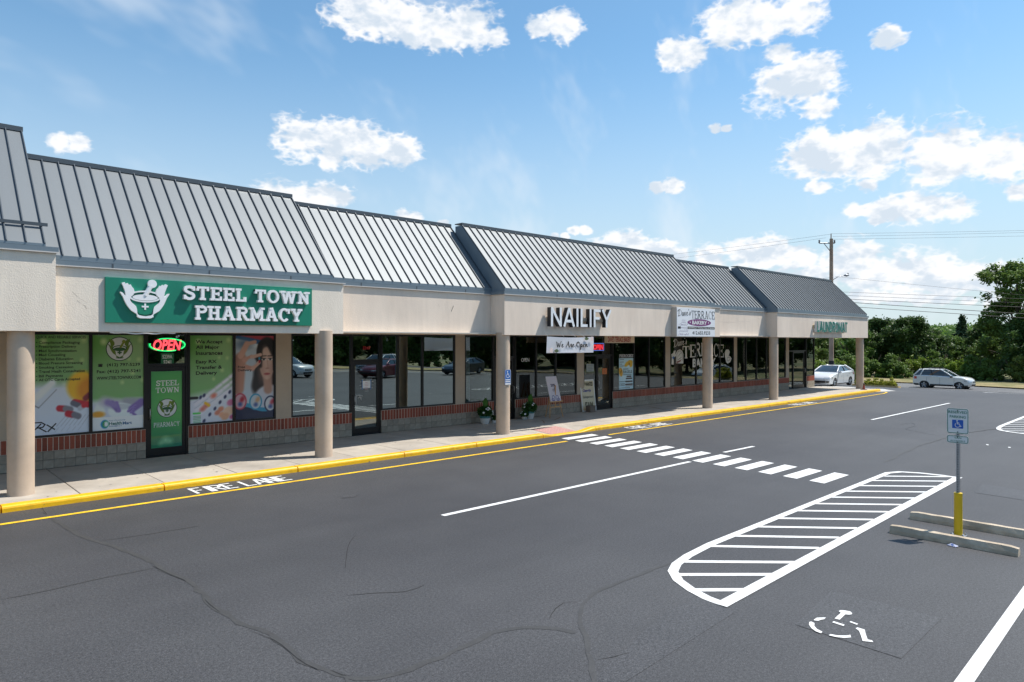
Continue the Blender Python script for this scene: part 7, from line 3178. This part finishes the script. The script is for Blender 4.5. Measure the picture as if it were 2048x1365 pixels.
for kind, x, d, s, lab in (('bush_l', 1646, 66, .95, 'bright green bush left of the utility pole'), ('bush_m', 1676, 70, 1.0, 'green bush behind the sedan roof'), ('bush_l', 1700, 77, .8, 'bright green bush between the sedan and the last column'), ('bush_m', 1740, 79, 1.0, 'green bush right of the last column'),
                           ('bush_l', 1772, 77.5, .55, 'low lime bush over the planted island'), ('bush_m', 1800, 77, .9, 'green bush behind the SUV tailgate'), ('bush_l', 1838, 79, .9, 'green bush behind the SUV roof'), ('bush_m', 1880, 78, .95, 'green bush behind the SUV windscreen'),
                           ('bush_l', 1918, 76, .8, 'green bush behind the SUV bonnet'), ('bush_m', 1955, 73.5, .9, 'green bush just past the SUV nose'), ('bush_m', 1990, 71.5, .8, 'green bush on the verge under the low dark tree'), ('bush_m', 2030, 69.5, .85, 'green bush at the foot of the tall tree')):
    X, Y = px_at(x, d)
    plant(kind, 'bush', lab, 'bush', X, Y, s, GB)
# trees across the lot, mirrored in the shop windows
GM = 'trees across the lot mirrored in the shop windows'
for i in range(19):
    x = -8 + i * 8.2 + rt_.uniform(-1.5, 1.5)
    y = -43.5 + rt_.uniform(-2, 2) + (6 if x > 60 else 0)
    plant(['mid_a', 'dark_a', 'mid_b', 'dark_b'][i % 4], 'lot_edge_tree', 'leafy tree on the far edge of the lot, mirrored in the shop windows', 'tree', x, y, rt_.uniform(1.5, 1.85), GM)
for i in range(30):
    x = -10 + i * 5.4 + rt_.uniform(-1, 1)
    plant('bush_m', 'lot_edge_bush', 'dense green bush on the far edge of the lot, mirrored in the shop windows', 'bush', x, -40.5 + rt_.uniform(-1, 1), rt_.uniform(1.4, 1.9), 'bushes across the lot mirrored in the shop windows')
for i in range(7):
    x, y = 66 + i * 5.5, -14 + i * .8 + rt_.uniform(-2, 2)
    plant(['dark_a', 'mid_a', 'dark_b'][i % 3], 'lot_edge_tree', 'leafy tree past the grass island, mirrored in the laundromat glass', 'tree', x, y, rt_.uniform(1.1, 1.4), 'trees past the grass island')

# far wooded hill
mb = MB()
M_HILL = mat('wooded_hill', (.06, .085, .035), .95, noise=.35, nscale=.12, bump=1, bscale=.3, bdist=2)
xs_h, prof_h = [], []
nA, nD = 40, 5
vs, fs = [], []


def hill_z(az, d):
    k = max(0.0, min(1.0, (d - 170) / 160))
    return -1.2 + k * (7.0 + 1.7 * math.sin(az * 9 + 1) + 1.1 * math.sin(az * 23) + .6 * math.sin(az * 51 + 2))


for j in range(nD):
    d = 165 + j * 65
    for i in range(nA + 1):
        az = TH + R(50) - R(150) * i / nA
        vs.append((d * math.cos(az), d * math.sin(az), hill_z(az, d)))
mb.add(vs, [(j * (nA + 1) + i, j * (nA + 1) + i + 1, (j + 1) * (nA + 1) + i + 1, (j + 1) * (nA + 1) + i) for j in range(nD - 1) for i in range(nA)])
tag(mb.build('hill', M_HILL), kind='structure')
rng = np.random.default_rng(77)
pts, tn = [], []
for k in range(900):
    az = TH - R(12) - R(40) * rng.uniform()
    d = 175 + 190 * rng.uniform() ** .8
    r = rng.uniform(2.0, 3.6)
    c = np.array([d * math.cos(az), d * math.sin(az), hill_z(az, d) + r * .55])
    n_ = 46
    q = rng.normal(size=(n_, 3))
    q /= np.linalg.norm(q, axis=1, keepdims=True)
    q[:, 2] = np.abs(q[:, 2]) * .9
    pts.append(c + q * r * rng.uniform(.7, 1.05, (n_, 1)))
    tn.append(np.clip(rng.uniform(0, .8) + rng.uniform(0, .3, n_), 0, 1))
me = leaf_mesh('far_wood', np.concatenate(pts), .62, LEAF_MID, rng, np.concatenate(tn))
ob = bpy.data.objects.new('far_wood', me)
COL.objects.link(ob)
tag(ob, 'hazy wooded hillside far beyond the road', 'woodland', kind='stuff')

# planted island by the drive
isl = smooth_poly([ground_pt(1706, 764, -.3), ground_pt(1740, 768.5, -.35), ground_pt(1775, 773.5, -.35), ground_pt(1796, 777, -.4), ground_pt(1798, 773, -.45), ground_pt(1770, 766, -.45), ground_pt(1730, 760, -.45), ground_pt(1706, 758.5, -.4), ground_pt(1706, 764, -.3)], 4)[:-1]
m_ = MB()
m_.ribbon(isl, .18, gzo(.13), close=True)
IS = MB()
n = len(isl)
cxi, cyi = sum(p[0] for p in isl) / n, sum(p[1] for p in isl) / n
IS.add([(p[0], p[1], gz(*p) + .09) for p in isl], [tuple(range(n))])
IS = tag(IS.build('planting_bed', mat('bark_mulch', (.14, .10, .065), .95, noise=.3, nscale=12)), kind='structure')
k_ = MB()
for sgn in (0,):
    vs, fs = [], []
    for i, p in enumerate(isl):
        dx2, dy2 = p[0] - cxi, p[1] - cyi
        l = math.hypot(dx2, dy2)
        for (o, z) in ((.09, -.05), (.08, .13), (-.08, .13), (-.09, .02)):
            x, y = p[0] + dx2 / l * o, p[1] + dy2 / l * o
            vs.append((x, y, gz(x, y) + z))
    for i in range(n):
        for q_ in range(3):
            fs.append((i * 4 + q_, ((i + 1) % n) * 4 + q_, ((i + 1) % n) * 4 + q_ + 1, i * 4 + q_ + 1))
    k_.add(vs, fs)
k_.build('kerb_stone', mat('tan_kerb', (.50, .36, .16), .85, noise=.15), IS)
for i, (x, y) in enumerate(((1716, 763), (1733, 764.5), (1746, 767), (1757, 768.3), (1768, 770.2), (1779, 772), (1787, 773.6))):
    X, Y = ground_pt(x, y, gz(55) + .05)
    o = plant('shrub_y', 'low_shrub', 'clipped yellow green shrub in the kerbed island by the drive', 'shrub', X, Y, .62 + .16 * (i % 3), 'shrubs in the kerbed island')
    o.location.z += .1
# grass island out past the lot
m_ = MB()
m_.lathe((56.5, 4.2, gz(56) - .1), [(4.2, 0), (4.1, .16), (2.2, .3), (.3, .36)], 28)
tag(m_.build('grass_island', M_DRY), kind='structure')
for i in range(5):
    plant('shrub_y', 'low_shrub', 'clipped yellow green shrub on the grass island, mirrored in the laundromat glass', 'shrub', 54.5 + i * 1.05, 5.6 - .7 * i, 1.2, 'shrubs on the grass island').location.z += .25

# ---- potted flowers by the salon door
M_POT = mat('pot_white', (.56, .55, .52), .6, noise=.05)
M_TEAL = mat('pot_teal', (.05, .18, .17), .5)
M_PETAL = mat('white_petal', (.78, .78, .74), .6)


def pot(label, px_, py_, r, h, fol_h, fol_w, teal, nleaf, seed, big=0):
    x, y = ground_pt(px_, py_, ZS)
    y += r
    T = thing('flower_pot', label, 'potted plant', (x, y, ZS))
    m_ = MB()
    m_.lathe((x, y, ZS), [(r * .72, 0), (r * .9, h * .3), (r, h * .7), (r * 1.0, h * (.72 if teal else 1)), (r * .9, h * (.72 if teal else 1))], 24)
    m_.build('pot', M_POT, T, smooth=True, auto=40)
    if teal:
        m_ = MB()
        m_.lathe((x, y, ZS), [(r * 1.0, h * .721), (r * 1.04, h * .98), (r * 1.02, h), (r * .9, h), (r * .88, h * .9)], 24)
        m_.build('pot_rim', M_TEAL, T, smooth=True, auto=40)
    rng = np.random.default_rng(seed)
    k = nleaf
    d = rng.normal(size=(k, 3))
    d /= np.linalg.norm(d, axis=1, keepdims=True)
    p = d * (rng.uniform(0.1, 1, (k, 1)) ** .5) * np.array([fol_w / 2, fol_w / 2, fol_h / 2]) + np.array([x, y, ZS + h + fol_h * .38])
    me = leaf_mesh('foliage', p - np.array([x, y, ZS]), .055, LEAF_POT, rng, rng.uniform(0, 1, k), 1.3)
    piece('foliage', me, T, (0, 0, 0))
    for q_ in range(9 if fol_w > .4 else 4):
        a = rng.uniform(0, 2 * math.pi)
        e = rng.uniform(-.1, .9)
        c = Vector((x + fol_w * .52 * math.cos(a) * math.cos(e), y + fol_w * .52 * math.sin(a) * math.cos(e), ZS + h + fol_h * .38 + fol_h * .5 * math.sin(e)))
        m_ = MB()
        nd = (c - Vector((x, y, ZS + h))).normalized()
        t = nd.orthogonal().normalized()
        b = nd.cross(t)
        for j in range(5):
            aa = 2 * math.pi * j / 5
            u = t * math.cos(aa) + b * math.sin(aa)
            s_ = nd.cross(u)
            m_.add([c, c + u * .026 + s_ * .018 + nd * .006, c + u * .045 + nd * .004, c + u * .026 - s_ * .018 + nd * .006], [(0, 1, 2, 3)])
        m_.build('blossom', M_PETAL, T)
    for j in range(big):
        a = R(30 + j * 110)
        m_ = MB()
        c0 = Vector((x, y, ZS + h + fol_h * .5))
        ln = .5 + .1 * j
        mid_ = [c0 + Vector((math.cos(a) * ln * .5 * t * t, math.sin(a) * ln * .3 * t * t, ln * (t - .35 * t * t))) for t in [i / 6 for i in range(7)]]
        side = Vector((-math.sin(a), math.cos(a), 0))
        vs = []
        for i, q_ in enumerate(mid_):
            wv = .085 * math.sin(math.pi * min(1, (i / 6) * .92 + .08))
            vs += [q_ + side * wv, q_ - Vector((0, 0, .015)), q_ - side * wv]
        m_.add(vs, [f for i in range(6) for f in ((3 * i, 3 * i + 1, 3 * i + 4, 3 * i + 3), (3 * i + 1, 3 * i + 2, 3 * i + 5, 3 * i + 4))])
        m_.build('large_leaf', mat('large_leaf_green', (.05, .15, .02), .45), T, smooth=True)
    return T


pot('large teal rimmed white pot of flowers beside the column with the blue plate', 976.5, 849, .175, .28, .38, .52, True, 800, 1, 3)
pot('little white pot tucked behind the column with the blue plate', 990.5, 847, .07, .12, .16, .2, False, 160, 2)
pot('large white pot with teal rim and white flowers under the salon OPEN window', 1066, 838.5, .17, .28, .40, .54, True, 800, 3, 3)
pot('low white pot with a small plant between the salon door and the larger pot', 1052.5, 840, .10, .11, .24, .3, False, 260, 4)

# ---- utility pole, lamp and cables
PX, PY = px_at(1662.5, 54)
PZ = gz(PX, PY)
M_POLE = mat('weathered_pole', (.42, .31, .23), .9, noise=.18, nscale=3, nscale3=(12, 12, .8), second=(.33, .22, .16), sscale=.8)
UP = thing('utility_pole', 'tall weathered wooden utility pole with a street lamp arm behind the laundromat', 'pole', (PX, PY, PZ))
ztop = CAMZ + (CY - 478) / FOC * 54
m_ = MB()
m_.tube((PX, PY, PZ - .2), (PX, PY, ztop), .19, .13, 14)
m_.build('shaft', M_POLE, UP, smooth=True, auto=40)
m_ = MB()
m_.tube((PX, PY, PZ), (PX, PY, PZ + 1.9), .215, .205, 14)
m_.build('base_sleeve', mat('dark_sleeve', (.03, .028, .03), .8), UP, smooth=True, auto=40)
m_ = MB()
m_.tube((PX - .05, PY, ztop - .4), (PX - .05, PY, ztop + .4), .05, .04, 8)
m_.build('pole_top_pin', M_POLE, UP)
vr = Vector((ST, -CT, 0))           # to the right as seen from the lot
za = ztop - .35
arm0, arm1 = Vector((PX, PY, za)) - vr * .95, Vector((PX, PY, za)) + vr * .25
MB().tube(arm0, arm1, .05, .05, 6).build('crossarm', M_STEEL, UP)
MB().tube(arm0 + vr * .35, Vector((PX, PY, za - .75)), .03, .03, 6).build('arm_brace', M_STEEL, UP)
for p_ in (arm0, arm1 + Vector((0, 0, -.0))):
    m_ = MB()
    m_.lathe(p_, [(.05, 0), (.08, .06), (.05, .12), (.08, .18), (.04, .26)], 10)
    m_.build('insulator', mat('grey_insulator', (.2, .19, .19), .4), UP)
zl = CAMZ + (CY - 562) / FOC * 54
m_ = MB()
p0 = Vector((PX, PY, zl))
m_.path([p0, p0 + vr * .5 + Vector((0, 0, .30)), p0 + vr * 1.05 + Vector((0, 0, .42))], .03, 6)
m_.build('lamp_arm', M_STEEL, UP, smooth=True)
m_ = MB()
c_ = p0 + vr * 1.2 + Vector((0, 0, .42))
m_.path([c_ - vr * .2, c_, c_ + vr * .2], [.05, .10, .04], 8)
m_.build('lamp_head', M_STEEL, UP, smooth=True)
m_ = MB()
m_.lathe(c_ + vr * .12 + Vector((0, 0, .09)), [(.04, 0), (.04, .09), (.01, .12)], 8)
m_.build('photo_cell', M_PLAST, UP)
P2 = Vector((PX + 2.4 * 8.7, PY - 2.4 * 10.9, 0))
d2 = CT * P2.x + ST * P2.y
x2 = CX + FOC * (ST * P2.x - CT * P2.y) / d2
M_WIRE = mat('cable_black', (.02, .02, .022), .7)


def cable(label, x0, y0, xr, yr, rad, sag=.15, left=None):
    """cable from the pole to the next pole down the road; the rows read off the photograph give its heights"""
    za_ = CAMZ + (CY - y0) / FOC * 54
    if left is None:
        y2_ = y0 + (yr - y0) * (x2 - x0) / (xr - x0)
        e = Vector((P2.x, P2.y, CAMZ + (CY - y2_) / FOC * d2))
    else:
        e = Vector(left)
    s_ = Vector((PX, PY, za_)) + vr * ((x0 - 1662.5) / FOC * 54)
    m_ = MB()
    m_.path([s_.lerp(e, i / 16) - Vector((0, 0, sag * 4 * (i / 16) * (1 - i / 16))) for i in range(17)], rad * .62, 4)
    tag(m_.build('overhead_cable', M_WIRE), label, 'cable', 'cables strung from the utility pole')


cable('thin overhead cable from the tip of the utility pole', 1661, 468, 2048, 459, .012, .1)
cable('thin overhead cable just under the pole tip', 1665, 473.5, 2048, 463, .012, .1)
cable('thin overhead cable from the right end of the crossarm', 1666, 479, 2048, 470, .012, .1)
cable('thin cable running off from the street lamp arm', 1670, 553.5, 1963, 580.5, .013, .1)
cable('topmost of the low cables below the street lamp', 1663, 583.5, 1971, 593, .018, .1)
cable('second of the low cables below the street lamp', 1663, 590, 1971, 601, .018, .1)
cable('third of the low cables below the street lamp', 1663, 597, 1967, 609, .028, .1)
cable('thick low cable above the bottommost one', 1663, 602.5, 1971, 621, .035, .1)
cable('bottommost thick low cable on the utility pole', 1663, 611, 1967, 629, .03, .1)
cable('thin cable running back from the crossarm behind the roofs', 1652, 476, 0, 0, .012, .3, left=(55.8, 62, 10.9))
cable('thin cable running back from the pole tip behind the roofs', 1661, 469, 0, 0, .012, .3, left=(55.9, 62.5, 11.6))
cable('thin cable running back from beside the lamp arm', 1660, 556, 0, 0, .014, .3, left=(55.8, 62, 6.9))
# the next pole down the road, out past the frame
U2 = thing('utility_pole', 'weathered wooden utility pole farther down the road carrying the cables', 'pole', (P2.x, P2.y, gz(P2.x) - .2))
m_ = MB()
m_.tube((P2.x, P2.y, gz(P2.x) - .2), (P2.x, P2.y, 11.9), .19, .13, 12)
m_.build('shaft', M_POLE, U2, smooth=True, auto=40)
